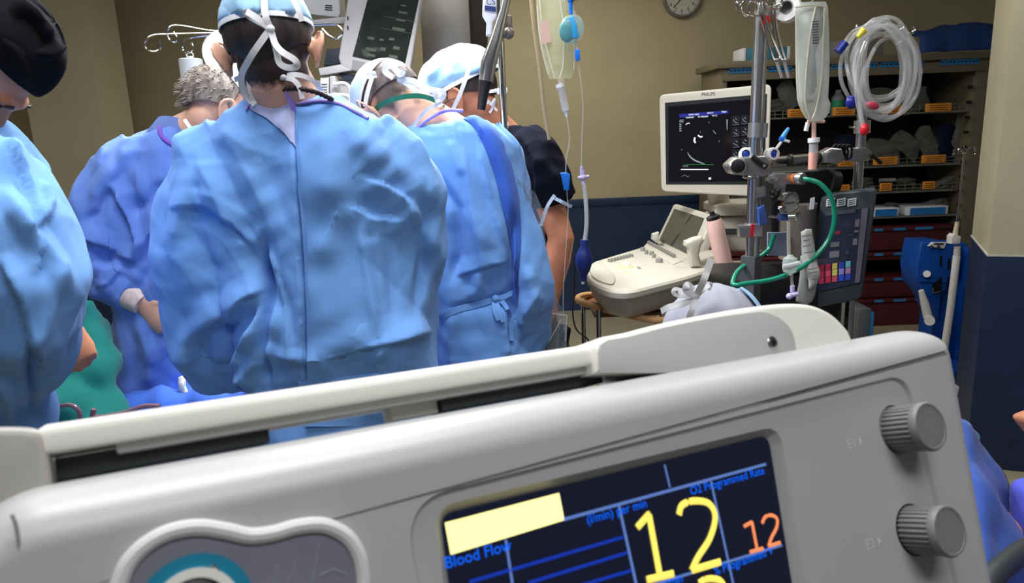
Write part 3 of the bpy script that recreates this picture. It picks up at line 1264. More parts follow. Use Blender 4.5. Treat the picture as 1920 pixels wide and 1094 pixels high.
def add_leg(g, hip, kn, an, s=1.0):
    hip, kn, an = Vector(hip), Vector(kn), Vector(an)
    g.tube([hip, hip.lerp(kn, 0.4), hip.lerp(kn, 0.9), kn, kn.lerp(an, 0.3), kn.lerp(an, 0.75), an],
           [0.088 * s, 0.078 * s, 0.058 * s, 0.055 * s, 0.055 * s, 0.040 * s, 0.036 * s], 14)


def person(label, base, J, skin, voxel=0.0055, group=None, head_s=1.0, ear=0.5, neck_r=0.060, show_eyes=True):
    """one continuous body; J holds the joints. Returns (thing, head matrix, head rotation)"""
    t = empty('person', base, label, 'person', group)
    g = G()
    M, R = add_head(g, J['head'], J['hf'], J['hu'], head_s, ear)
    pel, chest, nb = Vector(J['pelvis']), Vector(J['chest']), Vector(J['neck'])
    sl, sr = Vector(J['sl']), Vector(J['sr'])
    across = (sr - sl).normalized()
    g.tube([pel - Vector((0, 0, 0.08)), pel, pel.lerp(chest, 0.45), chest, chest.lerp(nb, 0.75), nb],
           [v * J.get('slim', 1.0) for v in (0.10, 0.105, 0.095, 0.108, 0.085, 0.06)], 20, flat=(1.30, 0.88, across))
    g.tube([sl, chest.lerp(nb, 0.72), sr], [0.058, 0.075, 0.058], 14)
    hc = M @ Vector((0, -0.026, -0.035))
    g.tube([nb - (hc - nb).normalized() * 0.06, nb, nb.lerp(hc, 0.5), hc], [neck_r * 1.25, neck_r * 1.10, neck_r * 0.97, neck_r * 0.92], 18)
    for k in 'lr':
        if 'e' + k in J:
            add_arm(g, J['s' + k], J['e' + k], J['w' + k])
            if 'h' + k in J:
                add_hand(g, J['w' + k], *J['h' + k])
        hip = pel + across * (0.09 if k == 'r' else -0.09) - Vector((0, 0, 0.05))
        kn = Vector(J['k' + k]) if 'k' + k in J else Vector((hip.x, hip.y + 0.02, 0.48))
        an = Vector(J['a' + k]) if 'a' + k in J else Vector((hip.x, hip.y, 0.09))
        add_leg(g, hip, kn, an)
        add_foot(g, an, J.get('fd', (0, 1)))
    me = fuse(g, voxel, 3)
    finish(me, skin, None)
    body = link('body', me, t)
    if 'nape' in J:
        me.materials[0] = hair_skin(J['nape'][0], J['nape'][1], J['nape'][2], M, parent_world(body).translation, *J['nape'][3:])
    if show_eyes:
        eyes(M, R, head_s, t)
    # shoes
    for k, sg in (('l', -1), ('r', 1)):
        hip = pel + across * 0.09 * sg - Vector((0, 0, 0.05))
        an = Vector(J['a' + k]) if 'a' + k in J else Vector((hip.x, hip.y, 0.09))
        d = Vector((J.get('fd', (0, 1))[0], J.get('fd', (0, 1))[1], 0)).normalized()
        z0 = Vector((an.x, an.y, 0))
        G().tube([z0 - d * 0.075 + Vector((0, 0, 0.045)), z0 - d * 0.04 + Vector((0, 0, 0.047)), z0 + d * 0.07 + Vector((0, 0, 0.047)), z0 + d * 0.16 + Vector((0, 0, 0.042)), z0 + d * 0.21 + Vector((0, 0, 0.034))],
                 [0.030, 0.046, 0.054, 0.050, 0.028], 16, flat=(1.0, 0.85, d.cross(Vector((0, 0, 1))))).obj('clog', M_shoe, t)
    return t, M, R, body


def shell(M, c, r, lat0, lat1, nlat=14, nphi=56, phi=(0, 2 * math.pi), thick=0.003, fn=None, s=1.0):
    """patch of an ellipsoid in head space. phi 0 = left ear side +x... measured from +x to +y (face)"""
    g = G()
    rows = []
    for i in range(nlat + 1):
        row = []
        for j in range(nphi + 1):
            ph = phi[0] + (phi[1] - phi[0]) * j / nphi
            a0 = lat0(ph) if callable(lat0) else lat0
            a1 = lat1(ph) if callable(lat1) else lat1
            la = a0 + (a1 - a0) * i / nlat
            k = 1.0
            if fn:
                k = fn(ph, la, i / nlat)
            p = Vector((r[0] * math.cos(la) * math.cos(ph) * k, r[1] * math.cos(la) * math.sin(ph) * k, r[2] * math.sin(la) * k)) + Vector(c)
            row.append(M @ p)
        rows.append(row)
    full = abs(phi[1] - phi[0] - 2 * math.pi) < 1e-6
    if full:
        for row in rows:
            row[-1] = row[0]
    V = [[None] * len(rows[0]) for _ in rows]
    g.sheet(rows)
    if full:
        bmesh.ops.remove_doubles(g.bm, verts=g.bm.verts[:], dist=1e-6)
    bmesh.ops.recalc_face_normals(g.bm, faces=g.bm.faces[:])
    bmesh.ops.solidify(g.bm, geom=g.bm.faces[:], thickness=thick)
    return g


def cloth_obj(name, g, m, parent, folds=(), amp=0.004, amp2=0.002, seed=0.0, fx=10, fz=10, label=None):
    me_ = g.mesh(name, m, None)
    drape(me_, folds, facet=0.8, amp=amp, amp2=amp2, fx=fx, fz=fz, seed=seed)
    return link(name, me_, parent, label)


def px_rings(rows, flat_back=1.0):
    """rows: (px, py, half width px, Y, half depth m[, x shear]) -> rings of a torso loft"""
    out = []
    n = 32
    for rw in rows:
        px, py, hw, Y, hd = rw[:5]
        c = at(px, py, Y)
        hwm = (at(px + hw, py, Y) - c).length
        ring = []
        for j in range(n):
            a = 2 * math.pi * j / n
            ca, sa = math.cos(a), math.sin(a)
            e = 0.82
            x = math.copysign(abs(ca) ** e, ca) * hwm
            y = math.copysign(abs(sa) ** e, sa) * hd
            ring.append(c + Vector((x, y, 0)))
        out.append(ring)
    return out


def pxpath(pts):
    """(px, py, Y, r m) -> world points and radii"""
    return [at(p[0], p[1], p[2]) for p in pts], [p[3] for p in pts]


def strap(name, pts, width, parent, m=None, hint=None, thick=0.0012):
    """flat tape through (px, py, Y) points"""
    P = [at(*p) for p in pts]
    h = hint if hint is not None else (CAM - P[len(P) // 2])
    return G().ribbon(P, width, h, thick).obj(name, m or M_tie, parent)


def bow(name, k, loops, parent, width=0.012, m=None):
    """tied bow: knot plus loops / tails given as point lists (px,py,Y)"""
    g = G()
    for lp in loops:
        P = [at(*p) for p in lp]
        g.ribbon(P, width, (CAM - P[0]) + Vector((0.2, 0, 0.3)), 0.0014)
    kc = at(*k)
    g.ball(kc, (width * 0.7, width * 0.5, width * 0.6), None, 12, 8)
    return g.obj(name, m or M_tie, parent)
# ------------------------------------------------------------------ centre surgeon, seen from behind
Y1 = 1.50
hc = at(511, 106, 1.47)
J = dict(head=hc, hf=(-0.05, 0.95, -0.30), hu=(-0.10, 0.3, 1), neck=at(545, 205, 1.50), chest=at(575, 400, 1.52), pelvis=at(640, 780, 1.52),
         sl=at(410, 300, 1.52), sr=at(740, 300, 1.52), el=at(405, 640, 1.52), er=at(765, 540, 1.54), wl=at(430, 650, 1.78), wr=at(740, 560, 1.80),
         hl=((0.2, 1, 0), (0, 0, 1), (1, 0, 0)), hr=((-0.2, 1, 0), (0, 0, 1), (-1, 0, 0)), fd=(0, 1), nape=('skin_with_dark_nape', (224, 172, 146), (46, 34, 32), -0.092, 0.012))
bx = at(640, 780, 1.52)
P1, HM, HR = person('person in blue gown and white-taped cap at the centre, back turned to the camera', (bx.x, bx.y, 0), J, M_skin, head_s=1.03, ear=0.62, neck_r=0.070)[:3]
# hair
hr = (0.0785, 0.1015, 0.0915)


def hl(ph):      # lower hairline: low at the back, high over ears
    b = max(0.0, -math.sin(ph))
    return math.radians(-14 - 40 * b ** 2.0)


shell(HM, (0, -0.019, 0.026), (0.0782, 0.100, 0.096), hl, math.radians(8), 16, 60, (math.pi * 0.93, math.pi * 2.07), 0.004,
      lambda ph, la, t: 1.0 - 0.03 * (1 - min(1, t * 3)) + 0.004 * math.sin(ph * 40)).obj('hair', M_hairk, P1)


def capfn(seed, bulge=0.06, pleat=0.02):
    def f(ph, la, t):
        n = math.sin(ph * 7 + seed + 3 * la) * 0.5 + math.sin(ph * 13 + seed * 2 - 2 * la) * 0.3 + math.sin(ph * 3 + la * 9 + seed) * 0.5
        return 1.0 + bulge * math.sin(min(1, t * 1.3) * math.pi * 0.5) + pleat * n * (0.3 + t) * (1 - t * 0.5)
    return f


def cap1(ph):
    b = -math.sin(ph)
    return math.radians(10 - 14 * b)


cp = shell(HM, (0, -0.012, 0.034), (0.084, 0.109, 0.097), cap1, math.radians(89), 18, 72, (0, 2 * math.pi), 0.0018, capfn(1.0, 0.09, 0.03))
cp = cloth_obj('surgical_cap', cp, M_capb, P1, [([(470, 60), (455, 20), (440, -20)], 6, 0.0081, 'ridge'), ([(530, 50), (545, 20), (540, -20)], 6, 0.0095, 'ridge'), ([(500, 50), (480, 30), (470, 0)], 5, 0.0081, 'left'), ([(560, 55), (575, 30), (570, 0)], 5, -0.0068, 'ridge')], seed=3)
shell(HM, (0, -0.012, 0.034), (0.0850, 0.1105, 0.0985), lambda p: cap1(p) - 0.07, lambda p: cap1(p) + 0.02, 2, 72, (0, 2 * math.pi), 0.002).obj('band', M_tie, cp)
yb = 1.352
bow('bow', (507, 54, yb), [
    [(507, 54, yb), (485, 36, yb - 0.01), (462, 22, yb - 0.012), (470, 32, yb - 0.006), (505, 52, yb)],
    [(507, 54, yb), (497, 25, yb - 0.004), (495, -20, yb + 0.02)],
    [(507, 54, yb), (488, 80, yb - 0.006), (468, 110, yb - 0.004), (452, 145, yb + 0.02), (460, 178, yb + 0.05), (478, 196, yb + 0.05)],
    [(507, 54, yb), (516, 82, yb - 0.004), (530, 98, yb - 0.01), (552, 112, yb - 0.006), (557, 124, yb - 0.002), (540, 127, yb), (524, 118, yb), (519, 98, yb), (512, 70, yb)]], cp, 0.0115)
strap('tail', [(545, -10, 1.375), (560, 20, 1.37), (566, 40, 1.37)], 0.010, cp)
yn = 1.395
mk = bow('mask_tie', (530, 145, yn - 0.004), [
    [(530, 145, yn), (495, 134, yn + 0.004), (462, 140, yn + 0.05), (440, 150, yn + 0.08)],
    [(530, 145, yn), (555, 140, yn + 0.003), (585, 150, yn + 0.03), (604, 172, yn + 0.07)],
    [(530, 145, yn), (505, 152, yn - 0.004), (485, 166, yn), (468, 186, yn + 0.02)],
    [(530, 145, yn), (550, 150, yn - 0.004), (562, 165, yn - 0.002), (567, 186, yn)],
    [(470, 100, yn + 0.03), (462, 130, yn + 0.01), (468, 160, yn), (474, 190, yn + 0.01)]], P1, 0.0095)
# knotted cord necklace
g = G()
nk = spline([at(500, 178, 1.425), at(520, 170, 1.405), at(552, 166, 1.395), at(590, 172, 1.405), at(622, 186, 1.44)], 8)
for i, p in enumerate(nk):
    g.ball(p, 0.0055 if i % 2 else 0.0045, None, 8, 6)
g.obj('beaded_necklace', mat('dark_bead', (48, 26, 26), 0.5, var=0.3, scale=90), P1)

# gown
g = G()
g.loft(px_rings([(556, 182, 82, 1.50, 0.072), (556, 200, 110, 1.505, 0.088), (556, 222, 150, 1.51, 0.105), (560, 250, 186, 1.51, 0.12), (566, 300, 212, 1.515, 0.135), (576, 370, 220, 1.52, 0.14),
                 (600, 460, 212, 1.52, 0.142), (632, 560, 192, 1.52, 0.148), (646, 680, 178, 1.52, 0.155), (650, 800, 184, 1.53, 0.165), (650, 1000, 200, 1.54, 0.18), (650, 1120, 210, 1.54, 0.19)]))
P, Rr = pxpath([(440, 262, 1.51, 0.070), (405, 300, 1.51, 0.090), (386, 370, 1.51, 0.094), (388, 460, 1.51, 0.102), (396, 560, 1.52, 0.112), (404, 640, 1.53, 0.108), (412, 690, 1.56, 0.082), (425, 690, 1.64, 0.06), (435, 665, 1.76, 0.045)])
g.tube(P, Rr, 20)
P, Rr = pxpath([(690, 262, 1.51, 0.070), (735, 300, 1.51, 0.082), (768, 370, 1.51, 0.076), (768, 450, 1.51, 0.072), (762, 530, 1.53, 0.074), (756, 570, 1.6, 0.06), (745, 570, 1.78, 0.045)])
g.tube(P, Rr, 20)
me = fuse(g, 0.0052, 6)
f1 = [
    ([(548, 190), (552, 260), (562, 400), (570, 560), (572, 770)], 14, 0.0216, 'left'),
    ([(548, 190), (540, 215), (520, 250)], 8, 0.0081, 'ridge'),
    ([(330, 385), (400, 400), (450, 440), (500, 520), (560, 640)], 16, -0.0189, 'ridge'),
    ([(312, 390), (380, 385), (440, 420), (480, 470)], 10, 0.0135, 'right'),
    ([(360, 270), (400, 340), (430, 420), (480, 500)], 16, 0.0162, 'ridge'),
    ([(420, 250), (470, 330), (530, 470), (560, 560)], 18, 0.0121, 'ridge'),
    ([(500, 560), (470, 620), (440, 700), (430, 745)], 18, 0.0216, 'right'),
    ([(498, 540), (455, 560), (420, 620)], 12, 0.0162, 'left'),
    ([(505, 590), (450, 600), (390, 640), (360, 700)], 14, -0.0162, 'ridge'),
    ([(510, 640), (490, 680), (450, 730)], 10, 0.0162, 'ridge'),
    ([(420, 560), (350, 640), (335, 720)], 20, 0.0135, 'soft'),
    ([(495, 430), (500, 560), (492, 650), (500, 740)], 9, -0.0351, 'soft'),
    ([(365, 300), (345, 380), (320, 470)], 12, 0.0135, 'ridge'),
    ([(640, 235), (680, 270), (740, 310), (800, 360), (830, 400)], 26, 0.0162, 'soft'),
    ([(640, 380), (610, 440), (580, 480)], 14, 0.0135, 'right'),
    ([(640, 380), (700, 410), (760, 415)], 10, 0.0108, 'left'),
    ([(670, 330), (720, 350), (770, 380), (800, 420)], 12, 0.0135, 'left'),
    ([(670, 410), (690, 520), (710, 640)], 8, 0.0108, 'ridge'),
    ([(720, 400), (730, 500), (740, 620)], 8, -0.0081, 'ridge'),
    ([(572, 680), (640, 665), (720, 640), (810, 620)], 14, 0.0162, 'right'),
    ([(790, 330), (800, 420), (795, 500), (780, 600)], 12, -0.0162, 'soft'),
    ([(820, 620), (770, 620), (720, 650), (690, 690)], 12, 0.0135, 'ridge'),
    ([(500, 665), (560, 668), (640, 690)], 10, 0.0108, 'ridge'),
    ([(480, 430), (520, 500), (545, 620), (560, 700)], 10, 0.0135, 'left'),
    ([(600, 240), (620, 300), (610, 380)], 16, 0.0108, 'ridge'),
    ([(400, 235), (470, 280), (530, 300)], 14, 0.0081, 'ridge'),
]
drape(me, f1, amp=0.010, amp2=0.0035, fx=5, fz=2.4, seed=1.7)
S1 = Surf(me)
finish(me, M_gown, None)
g1 = link('gown', me, P1)
S1.patch([(551, 202), (553, 300), (560, 400), (568, 520), (572, 640), (573, 800)], [(650, 204), (720, 300), (735, 400), (730, 520), (735, 640), (740, 800)], 16, 8,
         lambda t: 0.011 * (1 - t) ** 2 - 0.0015).obj('back_flap', M_gown, g1, label='overlapping back flap of the gown')
S1.patch([(478, 192), (470, 205), (500, 222), (535, 250)], [(546, 184), (550, 200), (553, 232), (556, 280)], 8, 5, 0.004).obj('collar_lining', cloth('pale_lilac_lining', (186, 194, 236), crease=0.3), g1, label='pale lilac lining at the collar')
G().tube(S1.line([(462, 206), (472, 195), (500, 187), (545, 186)], 0.004), 0.0032, 8).obj('neck_binding', M_lilac, g1)
G().tube(S1.line([(553, 196), (600, 190), (636, 196), (668, 212), (690, 224)], 0.004), 0.0032, 8).obj('neck_binding', M_lilac, g1)
g = G()
g.sheet([[at(534, 170, 1.395), at(540, 176, 1.39)], [at(536, 184, 1.392), at(554, 196, 1.385)], [at(546, 206, 1.392), at(556, 212, 1.388)]], 0.0012)
g.obj('gown_tab', M_lilac, g1)
G().tube(S1.line([(560, 720), (640, 712), (715, 706)], 0.003), 0.004, 8, flat=(2.0, 0.5, (0, 0, 1))).obj('waist_tie', M_gown, g1)

# ------------------------------------------------------------------ right surgeon, bowed to the left
Y2 = 1.86
J = dict(slim=0.80, head=at(743, 206, 1.89), hf=(-0.36, 0.35, -0.85), hu=(-0.75, 0.47, 0.50), neck=at(840, 262, 1.86), chest=at(890, 400, 1.86), pelvis=at(905, 760, 1.88),
         sl=at(812, 320, 1.94), sr=at(934, 322, 1.86), el=at(835, 490, 1.98), er=at(996, 566, 1.83), wl=at(790, 520, 2.12), wr=at(978, 612, 2.02),
         hl=((-0.3, 1, 0), (0, 0, 1), (1, 0, 0)), hr=((-0.4, 1, 0), (0, 0, 1), (-1, 0, 0)), fd=(-0.3, 1), nape=('skin_with_grey_nape', (224, 172, 146), (104, 88, 80), -0.062, -0.005))
b_ = at(905, 760, 1.88)
P2, HM, HR = person('person in a blue gown tied at the waist, head bowed, green strap round the head', (b_.x, b_.y, 0), J, M_skin, head_s=0.99, ear=1.0, neck_r=0.064)[:3]
shell(HM, (0, -0.013, 0.032), hr, lambda ph: math.radians(-6 - 26 * max(0, -math.sin(ph)) ** 2), math.radians(35), 14, 60, (math.pi * 0.94, math.pi * 2.06), 0.004).obj('hair', M_hairm, P2)
c2f = lambda ph: math.radians(30 - 14 * math.sin(ph) * -1 - 10)
cp = shell(HM, (0, -0.010, 0.030), (0.084, 0.104, 0.098), lambda ph: math.radians(14 + 10 * max(0, -math.sin(ph)) - 16 * max(0, math.sin(ph))), math.radians(89), 18, 72, (0, 2 * math.pi), 0.0018, capfn(2.4, 0.10, 0.022)).obj('surgical_cap', mat('white_blue_cap_cloth', (196, 216, 232), 0.9, var=0.04, bump=0.3, bscale=60), P2)
shell(HM, (0, -0.010, 0.030), (0.086, 0.106, 0.100), lambda ph: math.radians(10 + 10 * max(0, -math.sin(ph)) - 16 * max(0, math.sin(ph))), lambda ph: math.radians(15 + 10 * max(0, -math.sin(ph)) - 16 * max(0, math.sin(ph))), 2, 72, (0, 2 * math.pi), 0.002).obj('band', M_tie, cp)
ys = 1.80
bow('bow', (752, 150, ys), [
    [(752, 150, ys), (740, 128, ys), (728, 124, ys), (722, 134, ys), (738, 146, ys)],
    [(752, 150, ys), (756, 132, ys - 0.01), (750, 140, ys - 0.01), (735, 122, ys)],
    [(752, 150, ys), (775, 152, ys), (800, 166, ys), (830, 172, ys)],
    [(752, 150, ys), (775, 165, ys), (782, 182, ys)]], cp, 0.014)
bow('knot', (700, 138, ys + 0.02), [[(700, 138, ys + 0.02), (688, 134, ys + 0.02), (690, 144, ys + 0.02), (706, 142, ys + 0.02)], [(700, 138, ys + 0.02), (690, 170, ys), (684, 200, ys)]], cp, 0.010)
strap('strap', [(688, 222, 1.86), (702, 208, 1.82), (716, 196, 1.80), (745, 184, 1.785), (785, 180, 1.79), (815, 188, 1.81), (832, 202, 1.84)], 0.012, P2, mat('green_elastic', (22, 112, 84), 0.5, var=0.15, scale=60))
strap('mask_tie', [(828, 172, 1.78), (820, 195, 1.78), (800, 206, 1.78), (786, 222, 1.79), (772, 245, 1.80)], 0.008, P2)
bow('mask_tie', (822, 192, 1.775), [[(822, 192, 1.775), (816, 178, 1.77), (812, 168, 1.77)], [(822, 192, 1.775), (832, 180, 1.77), (830, 168, 1.77)], [(822, 192, 1.775), (828, 200, 1.77)]], P2, 0.012)
g = G()
g.loft(px_rings([(832, 222, 52, 1.86, 0.07), (840, 232, 78, 1.86, 0.09), (852, 250, 98, 1.86, 0.11), (868, 290, 112, 1.86, 0.125), (882, 360, 112, 1.86, 0.13), (890, 450, 104, 1.86, 0.13),
                 (900, 560, 98, 1.87, 0.13), (905, 640, 104, 1.88, 0.14), (908, 760, 112, 1.89, 0.15), (910, 1000, 122, 1.90, 0.17)]))
P, Rr = pxpath([(812, 275, 1.88, 0.075), (800, 340, 1.90, 0.075), (825, 430, 1.92, 0.07), (832, 500, 1.95, 0.068), (815, 530, 2.0, 0.055), (790, 525, 2.1, 0.045)])
g.tube(P, Rr, 18)
P, Rr = pxpath([(895, 258, 1.85, 0.075), (930, 300, 1.84, 0.072), (955, 380, 1.82, 0.062), (978, 480, 1.81, 0.064), (990, 570, 1.81, 0.068), (990, 632, 1.84, 0.058), (980, 640, 1.95, 0.05), (960, 620, 2.04, 0.045)])
g.tube(P, Rr, 18)
me = fuse(g, 0.0055, 5)
f2 = [
    ([(848, 205), (870, 290), (880, 380), (900, 500)], 10, 0.0135, 'right'),
    ([(900, 210), (930, 260), (960, 330), (968, 420)], 12, 0.0189, 'left'),
    ([(868, 330), (860, 300), (842, 260)], 8, 0.0108, 'ridge'),
    ([(960, 380), (965, 460), (962, 560), (958, 660)], 9, -0.0180, 'soft'),
    ([(820, 330), (858, 395), (862, 480), (840, 540)], 10, -0.0189, 'soft'),
    ([(850, 520), (900, 500), (955, 490)], 8, 0.0108, 'right'),
    ([(985, 500), (1005, 560), (990, 600)], 8, 0.0162, 'ridge'),
    ([(1010, 540), (985, 590), (980, 640)], 8, 0.0135, 'left'),
    ([(900, 420), (905, 500), (890, 560)], 8, 0.0081, 'ridge'),
    ([(840, 580), (900, 572), (950, 556)], 8, -0.0108, 'soft'),
    ([(870, 560), (900, 540), (890, 500)], 10, 0.0081, 'ridge'),
    ([(905, 230), (900, 300), (925, 400), (950, 470)], 10, 0.0135, 'right'),
    ([(945, 560), (950, 620), (955, 680)], 6, 0.0162, 'left'),
    ([(850, 580), (845, 640), (850, 700)], 8, 0.0135, 'ridge'),
]
drape(me, f2, amp=0.009, amp2=0.0025, fx=6, fz=2.4, seed=4.2)
S2 = Surf(me)
finish(me, M_gown, None)
g2 = link('gown', me, P2)
g = G()
g.ribbon(S2.line([(822, 600), (850, 584), (885, 574), (925, 560)], 0.006, 3), 0.016, (0, -1, 0.1), 0.002, False)
g.ribbon(S2.line([(925, 558), (945, 553), (965, 546)], 0.012, 3), 0.012, (0, -1, 0.1), 0.002, False)
g.obj('waist_tie', M_gown, g2)
g = G()
for pts in ([(928, 558), (935, 580), (944, 603)], [(928, 558), (927, 578), (936, 600)], [(930, 556), (947, 575), (954, 604), (957, 640)]):
    g.ribbon(S2.line(pts, 0.010, 4), 0.011, (0, -1, 0.1), 0.002, False)
g.ball(S2.pt(929, 557, 0.010), 0.010, None, 12, 8)
g.obj('waist_bow', M_gown, g2)
# the loose deep blue back flap
S2.patch([(866, 222), (886, 236), (905, 268), (925, 320), (944, 400), (958, 470), (962, 560)], [(905, 222), (925, 240), (948, 280), (966, 340), (976, 410), (976, 470), (966, 560)], 8, 6,
         lambda t: 0.004 + 0.020 * math.sin(t * math.pi)).obj('gown_flap', M_gownd, g2, label='darker blue flap of the gown back')
G().tube(spline([at(772, 250, 1.80), at(800, 226, 1.79), at(835, 208, 1.785), at(868, 208, 1.79)], 6), 0.0045, 8).obj('neck_binding', M_lilac, g2)

# ------------------------------------------------------------------ left surgeon in profile
J = dict(head=at(420, 218, 2.0), hf=(0.72, 0.35, -0.55), hu=(0.42, 0.30, 0.85), neck=at(345, 262, 2.0), chest=at(296, 400, 2.0), pelvis=at(326, 740, 2.02),
         sl=at(225, 330, 1.93), sr=at(345, 330, 2.12), el=at(160, 490, 1.92), er=at(330, 480, 2.2), wl=at(266, 566, 1.875), wr=at(400, 560, 2.2),
         hl=((0.62, -0.05, -0.75), (-0.3, -1, 0.1), (0.3, 0, 1), 1.0, 0.9), hr=((1, 0.2, -0.3), (0, 0, 1), (0, 1, 0)), fd=(0.6, 1))
b_ = at(300, 740, 2.02)
P3, HM, HR = person('grey-haired person in a blue gown with lilac collar, leaning in from the left in profile', (b_.x, b_.y, 0), J, M_skin, head_s=1.0, ear=0.4, neck_r=0.060)[:3]
g = G()
_rh = random.Random(5)
sh = shell(HM, (0, -0.016, 0.030), (0.080, 0.104, 0.093), lambda ph: math.radians(-12 - 30 * max(0, -math.sin(ph)) ** 2), math.radians(50), 16, 64, (math.pi * 0.98, math.pi * 2.04), 0.005,
           lambda ph, la, t: 1.02 + 0.03 * math.sin(ph * 23 + la * 14) * math.sin(ph * 9 + la * 5) + 0.03 * t).obj('hair', M_hairg, P3)
g = G()
for k in range(230):       # short grey strands
    ph = math.pi * (1.0 + _rh.random())
    la = math.radians(-38 + _rh.random() * 80)
    if la < math.radians(-12 - 30 * max(0, -math.sin(ph)) ** 2):
        continue
    d = Vector((0.080 * math.cos(la) * math.cos(ph), 0.104 * math.cos(la) * math.sin(ph), 0.093 * math.sin(la)))
    p = d + Vector((0, -0.016, 0.030))
    tdir = Vector((_rh.uniform(-0.5, 0.5), _rh.uniform(-0.9, 0.1), -1 + _rh.uniform(-0.2, 0.4))).normalized()
    q = p * 1.0 + d.normalized() * 0.010 + tdir * 0.016
    g.tube([HM @ p, HM @ (p + d.normalized() * 0.009 + tdir * 0.006), HM @ q], [0.0014, 0.0011, 0.0005], 4)
g.obj('hair_strands', M_hairg, P3, kind='stuff')
cp = shell(HM, (0, -0.008, 0.034), (0.084, 0.106, 0.098), lambda ph: math.radians(26 - 26 * math.sin(ph)), math.radians(89), 16, 64, (0, 2 * math.pi), 0.0018, capfn(3.4, 0.06, 0.02)).obj('surgical_cap', M_capb, P3)
shell(HM, (0, -0.008, 0.034), (0.086, 0.108, 0.100), lambda ph: math.radians(23 - 26 * math.sin(ph)), lambda ph: math.radians(28 - 26 * math.sin(ph)), 2, 64, (0, 2 * math.pi), 0.002).obj('band', M_tie, cp)
strap('mask_tie', [(346, 224, 1.90), (354, 236, 1.885), (366, 252, 1.885)], 0.009, P3)
g = G()
g.loft(px_rings([(338, 238, 40, 2.0, 0.08), (325, 252, 66, 2.0, 0.10), (302, 280, 94, 2.0, 0.125), (290, 330, 112, 2.0, 0.14), (282, 400, 108, 2.0, 0.145), (292, 480, 92, 2.0, 0.14),
                 (304, 570, 76, 2.01, 0.14), (308, 680, 78, 2.02, 0.15), (302, 800, 82, 2.03, 0.15), (302, 960, 92, 2.04, 0.16)]))
P, Rr = pxpath([(270, 300, 1.97, 0.085), (222, 330, 1.94, 0.090), (190, 390, 1.92, 0.090), (168, 450, 1.91, 0.088), (172, 500, 1.90, 0.078), (205, 530, 1.895, 0.066), (245, 552, 1.89, 0.050)])
g.tube(P, Rr, 20)
P, Rr = pxpath([(345, 310, 2.08, 0.08), (345, 400, 2.14, 0.07), (335, 470, 2.18, 0.07), (390, 540, 2.2, 0.05)])
g.tube(P, Rr, 16)
me = fuse(g, 0.0055, 5)
f3 = [
    ([(205, 345), (240, 400), (262, 450), (250, 480)], 10, 0.0216, 'right'),
    ([(315, 400), (280, 440), (255, 485), (215, 475)], 12, 0.0216, 'left'),
    ([(135, 440), (180, 455), (225, 470)], 9, 0.0189, 'right'),
    ([(150, 420), (190, 400), (210, 350)], 12, -0.0135, 'soft'),
    ([(170, 500), (200, 510), (235, 500)], 9, 0.0135, 'ridge'),
    ([(230, 500), (205, 530), (180, 540)], 8, 0.0121, 'left'),
    ([(255, 300), (262, 360), (290, 420)], 10, 0.0121, 'ridge'),
    ([(240, 400), (280, 380), (310, 340)], 14, -0.0135, 'soft'),
    ([(160, 390), (200, 330), (260, 270)], 10, 0.0135, 'ridge'),
    ([(245, 560), (290, 500), (330, 480)], 12, -0.0162, 'soft'),
    ([(262, 590), (275, 660), (285, 740)], 10, 0.0135, 'ridge'),
]
drape(me, f3, amp=0.012, amp2=0.003, fx=6, fz=3.2, seed=7.9)
finish(me, M_gownv, None)
g3 = link('gown', me, P3)
G().tube(spline([at(312, 232, 1.99), at(300, 240, 1.93), at(305, 258, 1.90), at(330, 276, 1.895), at(352, 284, 1.93)], 6), 0.007, 8).obj('neck_binding', mat('violet_binding', (118, 84, 190), 0.8, var=0.08), g3)
P, Rr = pxpath([(338, 232, 2.0, 0.055), (332, 262, 1.985, 0.075), (325, 285, 1.98, 0.08)])
g = G().tube(P, Rr, 18)
g.obj('undershirt', mat('dusty_blue_undershirt', (96, 120, 178), 0.9, var=0.1), P3)
# rolled glove cuff
P, Rr = pxpath([(244, 553, 1.888, 0.038), (258, 561, 1.885, 0.036), (270, 570, 1.88, 0.032)])
g = G().tube(P, [r * 1.05 for r in Rr], 20)
me = g.mesh('c', M_tie)
gl = link('glove_cuff', me, P3)
gl.data.materials.clear()
gl.data.materials.append(mat('latex_glove_cuff', (206, 186, 178), 0.5, var=0.22, scale=40, bump=0.3, bscale=90))

# ------------------------------------------------------------------ far left person with the black cap
J = dict(head=at(-48, 108, 1.27), hf=(0.30, 0.12, -0.95), hu=(0.90, 0.12, 0.36), neck=at(-110, 250, 1.26), chest=at(-120, 420, 1.26), pelvis=at(-90, 800, 1.28),
         sl=at(-60, 370, 1.34), sr=at(-40, 400, 1.14), el=at(52, 520, 1.46), er=at(45, 600, 1.12), wl=at(128, 612, 1.50), wr=at(10, 740, 1.25),
         hl=((0.22, 0.1, -1), (0.8, -0.6, 0.1), (-0.3, -1, 0), 0.85, 0.7), hr=((-0.5, 1, -0.3), (0, 0, 1), (0, 1, 0)), fd=(1, 0.3))
J['sl'], J['sr'] = J['sl'], J['sr']
b_ = at(-90, 800, 1.28)
P4, HM, HR = person('person in a black cap and blue gown at the left edge, bending forward', (b_.x, b_.y, 0), J, M_skin2, head_s=1.0, ear=0.4)[:3]
cp = shell(HM, (0, -0.008, 0.030), (0.084, 0.102, 0.104), lambda ph: math.radians(10 + 8 * math.sin(ph)), math.radians(89), 22, 80, (0, 2 * math.pi), 0.002, capfn(0.4, 0.10, 0.03))
